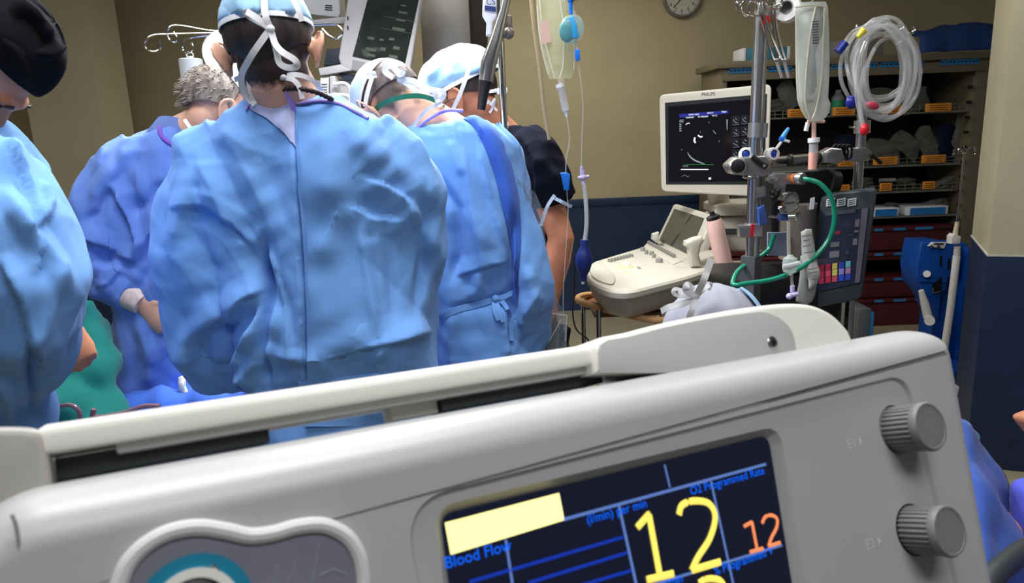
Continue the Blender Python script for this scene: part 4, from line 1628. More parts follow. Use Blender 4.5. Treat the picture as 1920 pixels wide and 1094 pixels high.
cp = cloth_obj('surgical_cap', cp, M_capk, P4, [([(20, 0), (60, 30), (100, 80)], 10, 0.0216, 'ridge'), ([(60, 90), (85, 100), (115, 80)], 8, 0.0216, 'ridge'), ([(40, 20), (70, 60), (75, 110)], 9, -0.0162, 'soft'), ([(0, 60), (40, 100), (60, 160)], 9, 0.0108, 'left')], amp=0.005, amp2=0.001, seed=8, fx=8, fz=8, label='black cloth cap')
P, Rr = pxpath([(-4, 232, 1.20, 0.03), (8, 224, 1.22, 0.01)])
fm = shell(HM, (0, 0.030, -0.045), (0.066, 0.082, 0.062), math.radians(-60), math.radians(40), 10, 30, (math.pi * 0.08, math.pi * 0.92), 0.0015).obj('face_mask', M_tie, P4)
g = G()
g.loft(px_rings([(-100, 225, 60, 1.26, 0.10), (-90, 262, 115, 1.26, 0.12), (-85, 330, 135, 1.26, 0.14), (-85, 450, 130, 1.26, 0.14), (-80, 600, 118, 1.27, 0.14), (-75, 760, 122, 1.28, 0.15), (-70, 940, 130, 1.29, 0.16), (-70, 1100, 138, 1.3, 0.16)]))
P, Rr = pxpath([(-90, 330, 1.18, 0.10), (-30, 375, 1.14, 0.10), (22, 450, 1.11, 0.095), (42, 530, 1.10, 0.093), (52, 600, 1.11, 0.088), (45, 670, 1.14, 0.075), (22, 725, 1.19, 0.055)])
g.tube(P, Rr, 20)
P, Rr = pxpath([(-60, 290, 1.32, 0.08), (-10, 330, 1.36, 0.075), (30, 400, 1.40, 0.07), (52, 470, 1.44, 0.068), (95, 560, 1.49, 0.055), (118, 598, 1.50, 0.042)])
g.tube(P, Rr, 18)
P, Rr = pxpath([(20, 560, 1.12, 0.08), (28, 660, 1.16, 0.07), (25, 740, 1.2, 0.06), (20, 860, 1.22, 0.07)])
g.tube(P, Rr, 16)
me = fuse(g, 0.006, 5)
f4 = [
    ([(0, 350), (50, 420), (110, 500), (140, 570)], 14, 0.0162, 'ridge'),
    ([(0, 480), (40, 560), (60, 640), (90, 700)], 16, 0.0216, 'right'),
    ([(10, 245), (40, 330), (75, 420)], 10, 0.0189, 'right'),
    ([(75, 340), (90, 385), (60, 430)], 8, 0.0162, 'ridge'),
    ([(60, 640), (55, 700), (65, 780)], 8, -0.0216, 'soft'),
    ([(45, 400), (70, 470), (72, 520)], 8, 0.0108, 'left'),
    ([(110, 480), (90, 580), (60, 660)], 14, 0.0135, 'soft'),
    ([(5, 700), (20, 760), (30, 800)], 8, 0.0162, 'ridge'),
]
drape(me, f4, amp=0.010, amp2=0.0025, fx=6, fz=3, seed=9.1)
finish(me, M_gown, None)
link('gown', me, P4)

# ------------------------------------------------------------------ person in navy scrubs behind the right surgeon
J = dict(head=at(868, 190, 2.36), hf=(-0.86, 0.22, -0.42), hu=(-0.40, 0.05, 0.90), neck=at(945, 262, 2.38), chest=at(990, 400, 2.40), pelvis=at(1000, 660, 2.40),
         sl=at(958, 300, 2.56), sr=at(1002, 300, 2.26), el=at(920, 450, 2.6), er=at(1052, 446, 2.22), wl=at(860, 540, 2.55), wr=at(1022, 600, 2.24),
         hl=((-1, 0, -0.2), (0, 0, 1), (0, -1, 0)), hr=((-0.4, 0.1, -1), (0.5, -1, 0), (-1, 0, 0), 0.95, 0.6), fd=(-1, 0.3))
b_ = at(1000, 660, 2.40)
P5, HM, HR = person('person in short-sleeved navy scrubs and blue cap, facing left behind the gowned surgeons', (b_.x, b_.y, 0), J, M_skin2, head_s=1.14, ear=0.4)[:3]
shell(HM, (0, -0.014, 0.030), (0.079, 0.101, 0.092), lambda ph: math.radians(-10 - 30 * max(0, -math.sin(ph)) ** 1.5), math.radians(30), 12, 56, (math.pi * 0.90, math.pi * 2.250), 0.004).obj('hair', M_hairk, P5)
cp = shell(HM, (0, -0.012, 0.032), (0.088, 0.122, 0.104), lambda ph: math.radians(6 + 2 * math.sin(ph)), math.radians(89), 20, 80, (0, 2 * math.pi), 0.0018, capfn(5.2, 0.09, 0.03))
cp = cloth_obj('surgical_cap', cp, M_capb, P5, [([(800, 150), (820, 130), (835, 105)], 5, 0.0108, 'ridge'), ([(850, 155), (845, 130), (850, 105)], 5, 0.0095, 'left'), ([(880, 160), (900, 130), (905, 115)], 6, 0.0095, 'ridge'), ([(830, 160), (860, 150), (900, 155)], 5, -0.0081, 'ridge')], seed=5)
shell(HM, (0, -0.012, 0.032), (0.0885, 0.1225, 0.1045), lambda ph: math.radians(1 + 2 * math.sin(ph)), lambda ph: math.radians(7 + 2 * math.sin(ph)), 2, 80, (0, 2 * math.pi), 0.002).obj('band', M_tie, cp)
strap('cap_tie', [(882, 118, 2.230), (874, 145, 2.205), (862, 178, 2.205), (848, 208, 2.220)], 0.012, cp)
strap('cap_tie', [(905, 205, 2.210), (910, 180, 2.200), (914, 160, 2.210)], 0.008, cp)
bow('bow', (930, 170, 2.270), [[(930, 170, 2.270), (945, 165, 2.250), (948, 172, 2.250), (932, 174, 2.270)], [(915, 172, 2.270), (930, 170, 2.270)]], cp, 0.010)
bow('mask_tie', (925, 200, 2.260), [[(925, 200, 2.260), (912, 186, 2.250), (915, 195, 2.250)], [(925, 200, 2.260), (928, 186, 2.250), (920, 198, 2.250)], [(925, 200, 2.260), (918, 212, 2.260)], [(925, 200, 2.260), (932, 208, 2.260)]], P5, 0.007)
G().tube([at(830, 198, 2.240), at(842, 188, 2.230), at(862, 182, 2.225)], 0.0016, 6).obj('spectacle_arm', M_black, P5)
g = G()
g.loft(px_rings([(952, 238, 26, 2.39, 0.10), (968, 256, 52, 2.40, 0.15), (982, 290, 66, 2.40, 0.17), (990, 360, 66, 2.40, 0.17), (990, 460, 56, 2.40, 0.16), (988, 560, 54, 2.40, 0.16), (990, 640, 56, 2.40, 0.17)]))
P, Rr = pxpath([(975, 272, 2.29, 0.085), (1005, 300, 2.260, 0.085), (1030, 345, 2.240, 0.078), (1044, 380, 2.235, 0.070)])
g.tube(P, Rr, 20)
me = fuse(g, 0.007, 5)
drape(me, [([(975, 250), (1000, 300), (1010, 380)], 8, 0.0135, 'right'), ([(1000, 290), (1040, 330), (1060, 370)], 8, 0.0108, 'ridge')], amp=0.007, amp2=0.002, seed=3.3)
finish(me, M_scrub, None)
sc5 = link('scrub_top', me, P5)
M_pipe = mat('white_blue_piping', (178, 194, 214), 0.8, var=0.25, scale=80)
strap('sleeve_piping', [(1040, 372, 2.15), (1056, 380, 2.145), (1072, 388, 2.160)], 0.010, sc5, M_pipe)
strap('sleeve_piping', [(1040, 366, 2.15), (1026, 388, 2.140), (1014, 424, 2.15)], 0.010, sc5, M_pipe)
strap('collar_piping', [(944, 222, 2.270), (950, 234, 2.250), (948, 248, 2.250)], 0.010, sc5, M_pipe)
g = G()
for sg in (-1, 1):
    hip = Vector(J['pelvis']) + Vector((0.02, 0.10 * sg, 0.0))
    g.tube([hip + Vector((0, 0, 0.05)), Vector((hip.x, hip.y, 0.5)), Vector((hip.x, hip.y, 0.12))], [0.115, 0.095, 0.080], 16)
me = fuse(g, 0.010, 4)
drape(me, (), amp=0.006, amp2=0.002, seed=2.2)
finish(me, M_scrub, None)
link('trousers', me, P5)
# ================================================================== equipment behind the surgeons
def tp(pts, Y=None):
    return [at(p[0], p[1], p[2] if len(p) > 2 else Y) for p in pts]


def poly_at(pts, Y=None):
    return tp(pts, Y)


def tube_at(name, pts, Y, r, m, parent=None, n=10, smooth=True, **kw):
    P = tp(pts, Y)
    return G().tube(spline(P, 6) if smooth else P, r, n).obj(name, m, parent, **kw)


def down_to_floor(p):
    return Vector((p[0], p[1], 0))


M_white = mat('white_enamel', (222, 220, 218), 0.4, var=0.02)
M_greyw = mat('grey_white_case', (196, 192, 192), 0.45, var=0.03)
M_mgrey = mat('mid_grey_case', (128, 128, 130), 0.5, var=0.05)
M_ssteel = mat('brushed_stainless_sheet', (168, 160, 148), 0.38, metal=0.85, var=0.07, scale=60, stretch=(8, 8, 0.3))
M_blue = mat('blue_clip_plastic', (26, 118, 224), 0.35, var=0.04)
M_navyb = mat('navy_rubber', (22, 42, 108), 0.45, var=0.06)
M_clear = mat('clear_plastic', (206, 204, 188), 0.12, var=0.02, alpha=0.32, spec=0.8)
M_clear2 = mat('frosted_bag_film', (206, 210, 202), 0.25, var=0.10, scale=22, alpha=0.62, bump=0.4, bscale=30, spec=0.7)
M_clear3 = mat('yellowed_bag_film', (206, 204, 168), 0.22, var=0.10, scale=22, alpha=0.42, bump=0.4, bscale=30, spec=0.8)
M_tube = mat('clear_pvc_tube', (214, 214, 212), 0.12, var=0.02, alpha=0.24, spec=0.9)
M_tubeg = mat('green_pvc_tube', (10, 128, 100), 0.2, var=0.05, spec=0.8)
M_lilacp = mat('lilac_plastic', (190, 180, 224), 0.3, var=0.02)
M_red = mat('red_cap_plastic', (200, 24, 40), 0.35)
M_pinkf = mat('pink_fluid', (226, 168, 160), 0.3, alpha=0.75)

# IV pole with curled hooks behind the centre surgeon
hub = at(478, 60, 2.9)
t = empty('drip_pole', down_to_floor(hub), 'chrome drip pole with curled wire hooks behind the centre surgeon', 'drip pole')
G().tube([hub + Vector((0, 0, 0.02)), Vector((hub.x, hub.y, 0.06))], 0.011, 12).obj('pole', M_chrome, t)
for k in range(5):
    a = k * 2 * math.pi / 5
    G().tube([Vector((hub.x, hub.y, 0.09)), Vector((hub.x + 0.25 * math.cos(a), hub.y + 0.25 * math.sin(a), 0.05))], 0.012, 8).obj('leg', M_chrome, t)
for pts in ([(478, 60), (400, 62), (320, 64), (285, 67), (272, 80), (276, 93), (290, 97), (301, 90), (300, 74)],
            [(478, 60), (400, 58), (345, 49), (322, 49), (314, 60), (318, 74), (328, 80), (332, 70), (326, 60)],
            [(478, 62, 2.85), (400, 66, 2.8), (365, 70, 2.78), (345, 76, 2.76), (342, 92, 2.76), (350, 100, 2.76), (361, 92, 2.76), (359, 80, 2.76)],
            [(478, 56), (560, 50), (618, 46), (636, 50), (642, 62), (632, 73), (616, 66), (604, 54)]):
    tube_at('hook', pts, 2.9, 0.0042, M_chrome, t, 8)
bt = empty('drip_bottle', at(362, 188, 2.76), 'translucent white drip bottle hanging from a chrome hook left of the surgeon', 'bottle')
g = G()
b0, b1 = at(366, 190, 2.76), at(357, 110, 2.76)
ax = (b1 - b0)
g.lathe(b0, ax, [(0.030, 0), (0.036, 0.006), (0.039, 0.03), (0.040, ax.length * 0.6), (0.041, ax.length - 0.004), (0.036, ax.length), (0.012, ax.length + 0.002), (0.010, ax.length + 0.008)], 28)
g.obj('bottle_body', mat('milky_bottle_plastic', (200, 204, 208), 0.35, alpha=0.8), bt)
tube_at('hanging_loop', [(352, 110), (350, 102), (356, 98), (362, 102), (361, 110)], 2.76, 0.0022, M_tie, bt, 6)

# surgical lamp, mostly hidden by the surgeon's head
lc = at(430, 112, 2.42)
t = empty('surgical_lamp', lc, 'brightly lit surgical lamp head behind the centre surgeon', 'lamp')
ldir = (at(420, 640, 1.95) - lc).normalized()
ldir = Vector((-0.25, -0.80, -0.55)).normalized()
g = G()
g.lathe(lc, -ldir, [(0.086, -0.01), (0.090, 0.0), (0.088, 0.03), (0.065, 0.06), (0.03, 0.075), (0, 0.078)], 40)
g.obj('lamp_housing', M_white, t)
G().lathe(lc + ldir * 0.010, ldir, [(0.080, 0), (0.080, 0.004), (0.06, 0.010), (0, 0.014)], 40).obj('lamp_lens', mat('lit_lamp_lens', (255, 255, 255), 0.3, emit=(244, 250, 255), estr=9), t)
tube_at('lamp_arm', [(452, 96, 2.5), (476, 20, 2.52), (478, -60, 2.5), (476, -330, 2.5)], 2.5, 0.018, M_white, t, 12)
spot(lc + ldir * 0.03, at(430, 640, 1.9), 26, 95, 0.6, 0.07, (0.95, 0.98, 1.0))
# second lamp head, added unseen above the frame as key light
l2 = Vector((-0.30, 2.30, 2.42))
t = empty('surgical_lamp', l2, 'large unseen surgical lamp head added over the table as key light', 'lamp')
G().lathe(l2, (0, 0, 1), [(0.28, -0.02), (0.30, 0.0), (0.29, 0.04), (0.2, 0.09), (0.05, 0.11), (0, 0.11)], 40).obj('lamp_housing', M_white, t)
G().lathe(l2 + Vector((0, 0, -0.021)), (0, 0, -1), [(0.26, 0), (0.26, 0.004), (0, 0.006)], 40).obj('lamp_lens', MATS['lit_lamp_lens'], t)
G().tube([l2 + Vector((0, 0, 0.1)), l2 + Vector((0, 0, 0.58))], 0.03, 14).obj('lamp_arm', M_white, t)
area((l2.x, l2.y, l2.z - 0.04), (l2.x - 0.02, l2.y - 0.15, 0.9), 0.42, 0.42, 46, (0.95, 0.98, 1.0), 150)

# anaesthesia monitor with dark screen
Ym = 3.3
t = empty('anaesthesia_monitor', at(700, 150, Ym), 'large tilted monitor with grey-white frame and dark screen painted with an olive reflection above the heads', 'monitor')
G().prism(poly_at([(664, -70), (652, -4), (634, 108), (640, 128), (755, 152), (768, 138), (800, -70)], Ym), (0, 0.07, 0), bev=0.01, seg=3).obj('case', M_greyw, t)
G().prism(poly_at([(702, -64), (690, -4), (661, 106), (758, 127), (786, -4), (794, -64)], Ym - 0.002), (0, 0.004, 0)).obj('screen', mat('olive_reflection_glass', (40, 46, 40), 0.12, var=0.2, scale=12), t)  # an olive reflection is put into the dark screen colour
G().prism(poly_at([(661, 112), (659, 130), (752, 148), (756, 132)], Ym - 0.003), (0, 0.003, 0)).obj('lower_bezel', mat('grey_bezel', (150, 146, 146), 0.5), t)
M_ui = mat('dim_screen_mark', (70, 78, 66), 0.5, emit=(70, 78, 66), estr=0.25)
for i, (x, y, wd, h) in enumerate([(752, 8, 10, 3), (748, 20, 16, 4), (744, 34, 16, 4), (736, 50, 24, 5), (730, 70, 10, 5), (690, 68, 12, 5), (712, 72, 8, 4), (738, 86, 12, 6), (686, 88, 20, 6), (714, 88, 10, 6), (730, 102, 16, 6), (690, 100, 14, 5), (720, 30, 60, 0.8), (715, 52, 60, 0.8)]):
    G().prism(poly_at([(x, y), (x + wd, y + wd * .18), (x + wd - h * .25, y + h + wd * .18), (x - h * .25, y + h)], Ym - 0.0035), (0, 0.001, 0)).obj('screen_mark', M_ui, t)
for a, b, c_, d in ((678, 124, 8, 8), (696, 124, 12, 10)):
    G().prism(poly_at([(a, b), (a + c_, b + 1.5), (a + c_ - 2, b + d + 1.5), (a - 2, b + d)], Ym - 0.0045), (0, 0.001, 0)).obj('sticker', M_tie if a > 680 else M_mgrey, t)
G().lathe(at(755, 130, Ym - 0.004), (0, -1, 0), [(0.017, 0), (0.016, 0.02), (0, 0.022)], 20).obj('knob', M_mgrey, t)
for y in (34, 52):
    G().ball(at(652, y, Ym - 0.002), (0.003, 0.004, 0.010)).obj('slot', M_darkg, t)
G().tube([at(700, 140, Ym + 0.09), Vector((at(700, 140, Ym).x, Ym + 0.12, 1.25))], 0.03, 14).obj('stand', M_mgrey, t)

# white wall box with sticker and arm
t = empty('equipment_box', at(600, 30, 3.45), 'white equipment box with small printed sticker at top, right of the cap', 'equipment box')
G().prism(poly_at([(540, -60), (540, 22), (634, 33), (638, 24), (632, -60)], 3.45), (0, 0.12, 0), bev=0.006).obj('case', M_white, t)
g = G()
for i in range(3):
    g.prism(poly_at([(610, 9 + i * 4), (623, 10 + i * 4), (622, 12 + i * 4), (609, 11 + i * 4)], 3.447), (0, 0.001, 0))
g.obj('printed_sticker', M_darkg, t)
G().prism(poly_at([(560, 40), (560, 48), (648, 44), (652, 34), (645, 31)], 3.40), (0, 0.04, 0), bev=0.004).obj('bracket_arm', M_greyw, t)
G().tube([at(600, 20, 3.5), at(600, -320, 3.6)], 0.03, 12).obj('ceiling_stem', M_mgrey, t)

# anaesthesia machine below the monitor
t = empty('anaesthesia_machine', Vector((at(660, 200, 3.4).x, 3.45, 0)), 'grey-white anaesthesia machine with hoses between the two surgeons\' heads', 'anaesthesia machine')
bxx = at(660, 200, 3.5)
G().box((bxx.x + 0.02, 3.62, 0.78), (0.62, 0.42, 1.4), bev=0.02).obj('cabinet', M_mgrey, t)
G().prism(poly_at([(592, 150), (592, 240), (760, 240), (760, 165), (690, 148)], 3.36), (0, 0.12, 0), bev=0.01).obj('upper_unit', M_greyw, t)
G().prism(poly_at([(600, 146), (600, 200), (616, 204), (617, 144)], 3.30), (0, 0.06, 0), bev=0.006).obj('vaporiser', M_white, t)
G().prism(poly_at([(618, 142), (618, 206), (628, 208), (632, 160), (628, 142)], 3.28), (0, 0.07, 0), bev=0.006).obj('vaporiser', M_greyw, t)
g = G()
for i in range(6):
    g.box(at(603 + i * 2.6, 141.5, 3.29), (0.003, 0.004, 0.004))
for i in range(7):
    g.box(at(608, 158 + i * 5, 3.297), (0.026, 0.003, 0.002))
g.obj('vent_slot', M_darkg, t, kind='stuff')
G().prism(poly_at([(596, 128), (640, 120), (660, 132), (600, 142)], 3.30), (0, 0.15, 0), bev=0.006).obj('top_shelf', M_greyw, t)
G().prism(poly_at([(612, 92), (640, 90), (640, 120), (606, 124)], 3.36), (0, 0.12, 0), bev=0.008).obj('dark_module', mat('dark_slate_case', (44, 50, 62), 0.5), t)
G().prism(poly_at([(634, 138), (668, 140), (660, 150), (645, 152)], 3.33), (0, 0.05, 0)).obj('gap_shade_panel', mat('slate_shadow_panel', (40, 46, 64), 0.6), t)  # dark panel put in for the shade of a gap
for k, pts in enumerate(([(625, 158), (645, 156), (656, 165), (658, 180), (656, 196)], [(622, 178), (645, 178), (658, 184), (664, 196)], [(622, 190), (640, 188), (655, 196), (668, 210)])):
    tube_at('hose', pts, 3.25, 0.008, M_white, t, 10)
G().ball(at(662, 162, 3.33), (0.008, 0.01, 0.017)).obj('dial', M_navyb, t)

# stainless pendant column hanging from the ceiling
t = empty('ceiling_pendant', at(835, 175, 3.95), 'brushed stainless steel column hanging from the ceiling behind the caps', 'pendant')
a_, b_ = at(786, 0, 3.95), at(879, 0, 3.95)
zz = at(835, 172, 3.95).z
G().prism([Vector((a_.x, 3.95, zz)), Vector((b_.x, 3.95, zz)), Vector((b_.x, 3.95, 2.98)), Vector((a_.x, 3.95, 2.98))], (0, 0.32, 0), bev=0.006).obj('column', M_ssteel, t)
G().prism([Vector((b_.x - 0.01, 4.0, zz + 0.05)), Vector((b_.x + 0.085, 4.0, zz + 0.05)), Vector((b_.x + 0.085, 4.0, 2.98)), Vector((b_.x - 0.01, 4.0, 2.98))], (0, 0.2, 0), bev=0.004).obj('shaded_side', mat('shaded_side_metal', (62, 54, 40), 0.5, metal=0.4), t)  # right side of the column, its shade put into a dark colour
G().prism(poly_at([(856, 98), (870, 98), (870, 108), (856, 108)], 3.945), (0, 0.002, 0)).obj('yellow_label', mat('dull_yellow_label', (150, 140, 60), 0.6), t)

# chrome drip pole in front of the scrubs
t = empty('drip_pole', down_to_floor(at(945, 250, 2.02)), 'tall chrome drip pole standing between the right surgeon and the navy scrubs', 'drip pole')
pt = at(937, -60, 2.02)
pb_ = at(946, 250, 2.02)
pole_x = pb_.x
G().tube([pt, at(938, 60, 2.02), pb_, Vector((pb_.x + 0.02, pb_.y, 0.05))], 0.0095, 16).obj('pole', M_chrome, t)
G().tube([pt + Vector((0, 0, 0.02)), Vector((pt.x, pt.y, 2.35))], 0.0075, 12).obj('upper_rod', M_chrome, t)
for k in range(5):
    a = k * 2 * math.pi / 5
    G().tube([Vector((pb_.x + 0.02, pb_.y, 0.08)), Vector((pb_.x + 0.02 + 0.11 * math.cos(a), pb_.y + 0.11 * math.sin(a), 0.035))], 0.012, 8).obj('leg', M_chrome, t)
g = G()
g.box(at(950, 50, 2.0), (0.030, 0.03, 0.055), bev=0.006)
g.obj('clamp', mat('worn_grey_clamp', (118, 110, 104), 0.4, metal=0.6, var=0.15), t)
G().ball(at(954, 62, 1.985), (0.014, 0.014, 0.016)).obj('clamp_screw', MATS['worn_grey_clamp'], t)
G().cyl(at(946, 30, 2.0), at(947, 18, 2.0), 0.006, 12).obj('copper_fitting', mat('copper', (170, 100, 80), 0.3, metal=0.9), t)

t = empty('articulated_arm', at(900, 205, 1.965), 'tapered steel arm with black tip crossing the blue cap of the person in scrubs', 'retractor arm')
P = tp([(956, -30), (945, 20), (930, 75), (916, 120), (911, 152)], 1.965)
G().tube(P, [0.010, 0.011, 0.0165, 0.021, 0.019], 20).obj('steel_shaft', M_metal, t)
P = tp([(911, 150), (907, 172), (902, 206)], 1.965)
G().tube(P, [0.0185, 0.014, 0.011], 18).obj('black_tip', M_black, t)

# small drip bottle with blue print
t = empty('drip_bottle', at(918, 62, 2.10), 'small clear drip bottle with navy printed label behind the chrome pole', 'bottle')
G().prism(poly_at([(906, -20), (904, 28), (912, 42), (911, 66), (922, 66), (924, 42), (932, 30), (932, -20)], 2.10), (0, 0.03, 0), bev=0.006, seg=3).obj('bottle_body', mat('pale_bottle_plastic', (214, 218, 230), 0.3, alpha=0.85), t)
G().prism(poly_at([(909, 10), (909, 19), (930, 22), (930, 13)], 2.095), (0, 0.003, 0)).obj('navy_label', M_navyb, t)
link('lettering', text_mesh('CS', 0.022, frame((1, 0, 0), (0, 0, 1), at(920, 4, 2.095)), M_navyb), t)
G().tube([at(918, -18, 2.11), at(930, -50, 2.06)], 0.002, 6).obj('hanger', M_chrome, t)


def iv_bag(name, rows, Y, m, parent, depth=0.018):
    """soft pouch: rows of (px left, px right, py, fullness)"""
    rings = []
    n = 28
    for xl_, xr_, py, fu in rows:
        c = at((xl_ + xr_) / 2, py, Y)
        hw = (at(xr_, py, Y) - at(xl_, py, Y)).length / 2
        ring = []
        for j in range(n):
            a = 2 * math.pi * j / n
            ring.append(c + Vector((math.cos(a) * hw, math.sin(a) * depth * fu * (1 + 0.15 * math.sin(py * 0.11 + 3 * a)), 0)))
        rings.append(ring)
    return G().loft(rings).obj(name, m, parent)


rail = empty('drip_rail', (0.35, 1.95, 2.9), 'horizontal chrome rail hanging from the ceiling above the picture that carries the drip bags', 'drip rail')
G().tube([Vector((-0.05, 1.93, 2.05)), Vector((0.9, 1.93, 2.05))], 0.008, 12).obj('rail', M_chrome, rail)
for x in (-0.04, 0.89):
    G().tube([Vector((x, 1.93, 2.05)), Vector((x, 1.93, 3.0))], 0.008, 12).obj('hanger_rod', M_chrome, rail)

YI = 1.93
t = empty('drip_bag', at(1052, 222, YI), 'clear yellowish drip bag with pink label hanging near the middle', 'drip bag')
iv_bag('bag', [(1002, 1052, -70, 0.3), (1003, 1064, -30, 0.8), (1006, 1072, 10, 1), (1009, 1078, 60, 1), (1018, 1078, 100, 0.9), (1026, 1077, 130, 0.6), (1030, 1072, 148, 0.25)], YI, M_clear3, t)
iv_bag('inner_fold', [(1018, 1052, -60, 0.2), (1022, 1060, 0, 0.4), (1030, 1066, 60, 0.4), (1036, 1064, 120, 0.2)], YI, M_clear3, t)
g = G()
for pts in ([(1012, 0), (1018, 60), (1030, 110), (1040, 146)], [(1050, 0), (1058, 60), (1056, 120), (1050, 146)], [(1074, 10), (1079, 70), (1076, 130)], [(1007, 10), (1014, 80), (1028, 140)]):
    g.tube(spline(tp(pts, YI - 0.019), 5), 0.0018, 6)
g.obj('bag_seam', mat('pale_bag_seam', (222, 222, 196), 0.25, alpha=0.8), t)
G().prism(poly_at([(1010, 42), (1028, 36), (1034, 78), (1016, 84)], YI - 0.021), (0, 0.001, 0)).obj('pink_label', mat('pink_label', (220, 186, 170), 0.6, alpha=0.8), t)
G().tube(tp([(1052, 148), (1054, 160)], YI), 0.009, 14).obj('port', M_clear, t)
G().tube(tp([(1049, 157), (1051, 164)], YI), 0.011, 16).obj('collar', M_tie, t)
G().tube(tp([(1052, 164), (1061, 208)], YI), [0.0105, 0.0095], 16).obj('drip_chamber', mat('chamber_plastic', (196, 198, 200), 0.15, alpha=0.5), t)
G().tube(tp([(1061, 206), (1063, 220)], YI), [0.008, 0.003], 12).obj('chamber_tip', M_tie, t)
tube_at('drip_line', [(1063, 220), (1068, 262), (1062, 296), (1061, 330), (1065, 400), (1060, 480), (1056, 560), (1058, 620)], YI - 0.12, 0.0016, M_tube, t, 6)
G().prism(poly_at([(1050, 325), (1052, 328), (1058, 357), (1067, 357), (1069, 327), (1062, 324)], YI - 0.14), (0, 0.014, 0), bev=0.002).obj('roller_clamp', M_blue, t)
tube_at('hanger', [(1028, -66, YI), (1028, -95, YI), (1029, -120, YI)], YI, 0.002, M_chrome, t, 6)
tube_at('suction_tube', [(991, -60), (1000, 40), (1010, 110), (1020, 200), (1030, 262)], 2.05, 0.0052, mat('beige_clear_tube', (176, 160, 130), 0.3, alpha=0.7), None, 10, label='beige clear tube hanging left of the yellowish drip bag', cat='tube')

t = empty('transducer_line', at(1094, 530, 1.88), 'thin drip line with blue clips, teal dome and navy rubber squeeze bulb', 'drip line')
YT = 1.88
G().lathe(at(1070, 2, YT), (0, 0, -1), [(0.008, -0.02), (0.008, 0.0), (0.005, 0.004), (0.0045, 0.03), (0, 0.032)], 14).obj('blue_connector', M_blue, t)
G().cyl(at(1076, 0, YT), at(1076, -6, YT), 0.012, 14).obj('steel_clip', M_metal, t)
ov = G()
ov.ball(at(1072, 55, YT), (0.031, 0.012, 0.036), Matrix.Rotation(0.3, 3, 'Y'))
ov.obj('dome', mat('pale_dome_plastic', (170, 210, 210), 0.15, alpha=0.35, spec=0.9), t)
ov = G()
ov.ball(at(1066, 56, YT - 0.004), (0.022, 0.012, 0.030), Matrix.Rotation(0.3, 3, 'Y'))
ov.obj('teal_disc', mat('teal_dome', (70, 150, 160), 0.3, alpha=0.6), t)
G().prism(poly_at([(1069, 32), (1076, 30), (1086, 68), (1080, 72), (1074, 70)], YT - 0.016), (0, 0.008, 0), bev=0.002).obj('blue_tab', mat('light_blue_tab', (50, 160, 220), 0.35), t)
G().prism(poly_at([(1078, 92), (1087, 92), (1088, 112), (1081, 115), (1078, 104)], YT - 0.01), (0, 0.012, 0), bev=0.002).obj('slide_clamp', M_blue, t)
tube_at('drip_line', [(1078, 20), (1082, 90), (1084, 120), (1088, 145), (1093, 200), (1091, 260), (1090, 315)], YT, 0.0016, M_tube, t, 6)
G().tube(tp([(1090, 312), (1092, 330)], YT), [0.004, 0.006], 10).obj('luer_lock', M_lilacp, t)
g = G()
g.ball(at(1093, 333, YT), 0.0085)
g.tube(tp([(1084, 334), (1104, 331)], YT), 0.004, 8)
g.tube(tp([(1093, 320), (1094, 346)], YT), 0.005, 10)
g.obj('stopcock', M_lilacp, t)
tube_at('thick_line', [(1094, 345), (1096, 352), (1099, 385), (1100, 420), (1097, 450)], YT, 0.0055, mat('milky_tube', (196, 198, 200), 0.35, alpha=0.85), t, 10)
G().lathe(at(1096, 450, YT), at(1093, 530, YT) - at(1096, 450, YT), [(0.010, 0), (0.0115, 0.006), (0.0105, 0.018), (0.0175, 0.032), (0.0225, 0.048), (0.0225, 0.062), (0.0175, 0.082), (0.0105, 0.094), (0.0090, 0.108), (0.004, 0.112)], 28).obj('squeeze_bulb', M_navyb, t)
G().lathe(at(1093, 527, YT), (0, 0, -1), [(0.005, 0), (0.004, 0.008), (0, 0.010)], 12).obj('bulb_valve', M_tie, t)
tube_at('cable', [(1078, 480, 1.95), (1076, 540, 1.95), (1074, 590, 1.95), (1082, 620, 1.95), (1104, 640, 1.95), (1130, 700, 1.95)], 1.95, 0.0022, M_black, None, 6, label='thin black cable hanging down beside the navy squeeze bulb', cat='cable')

# clear plastic cover beside the right surgeon
t = empty('plastic_cover', at(1010, 640, 1.74), 'clear plastic sheet hanging at the right side of the waist-tied gown', 'plastic sheet')
rows = []
for i, (a, b, y) in enumerate(((969, 974, 336), (966, 1004, 362), (968, 1016, 390), (978, 1022, 440), (992, 1030, 500), (1006, 1044, 560), (1012, 1064, 600), (1012, 1062, 660))):
    rows.append([at(a + (b - a) * s, y, 1.80 + 0.018 * math.sin(s * 9 + i * 1.3) + 0.01 * i) for s in [k / 10 for k in range(11)]])
G().sheet(rows, 0.0006).obj('sheet', mat('glossy_clear_film', (208, 216, 224), 0.08, alpha=0.30, spec=1.0, var=0.05, bump=0.8, bscale=18), t)
G().prism(poly_at([(986, 432), (1024, 456), (1012, 492), (1000, 486)], 1.83), (0, 0.006, 0)).obj('green_pad', M_grn, t)
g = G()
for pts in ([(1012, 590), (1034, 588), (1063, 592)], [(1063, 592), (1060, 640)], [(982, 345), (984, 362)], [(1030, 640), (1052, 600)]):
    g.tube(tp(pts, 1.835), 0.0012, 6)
g.obj('film_edge', mat('film_edge_highlight', (224, 228, 232), 0.15, alpha=0.6), t)  # pale tubes draw the film edges, highlights put into their colour

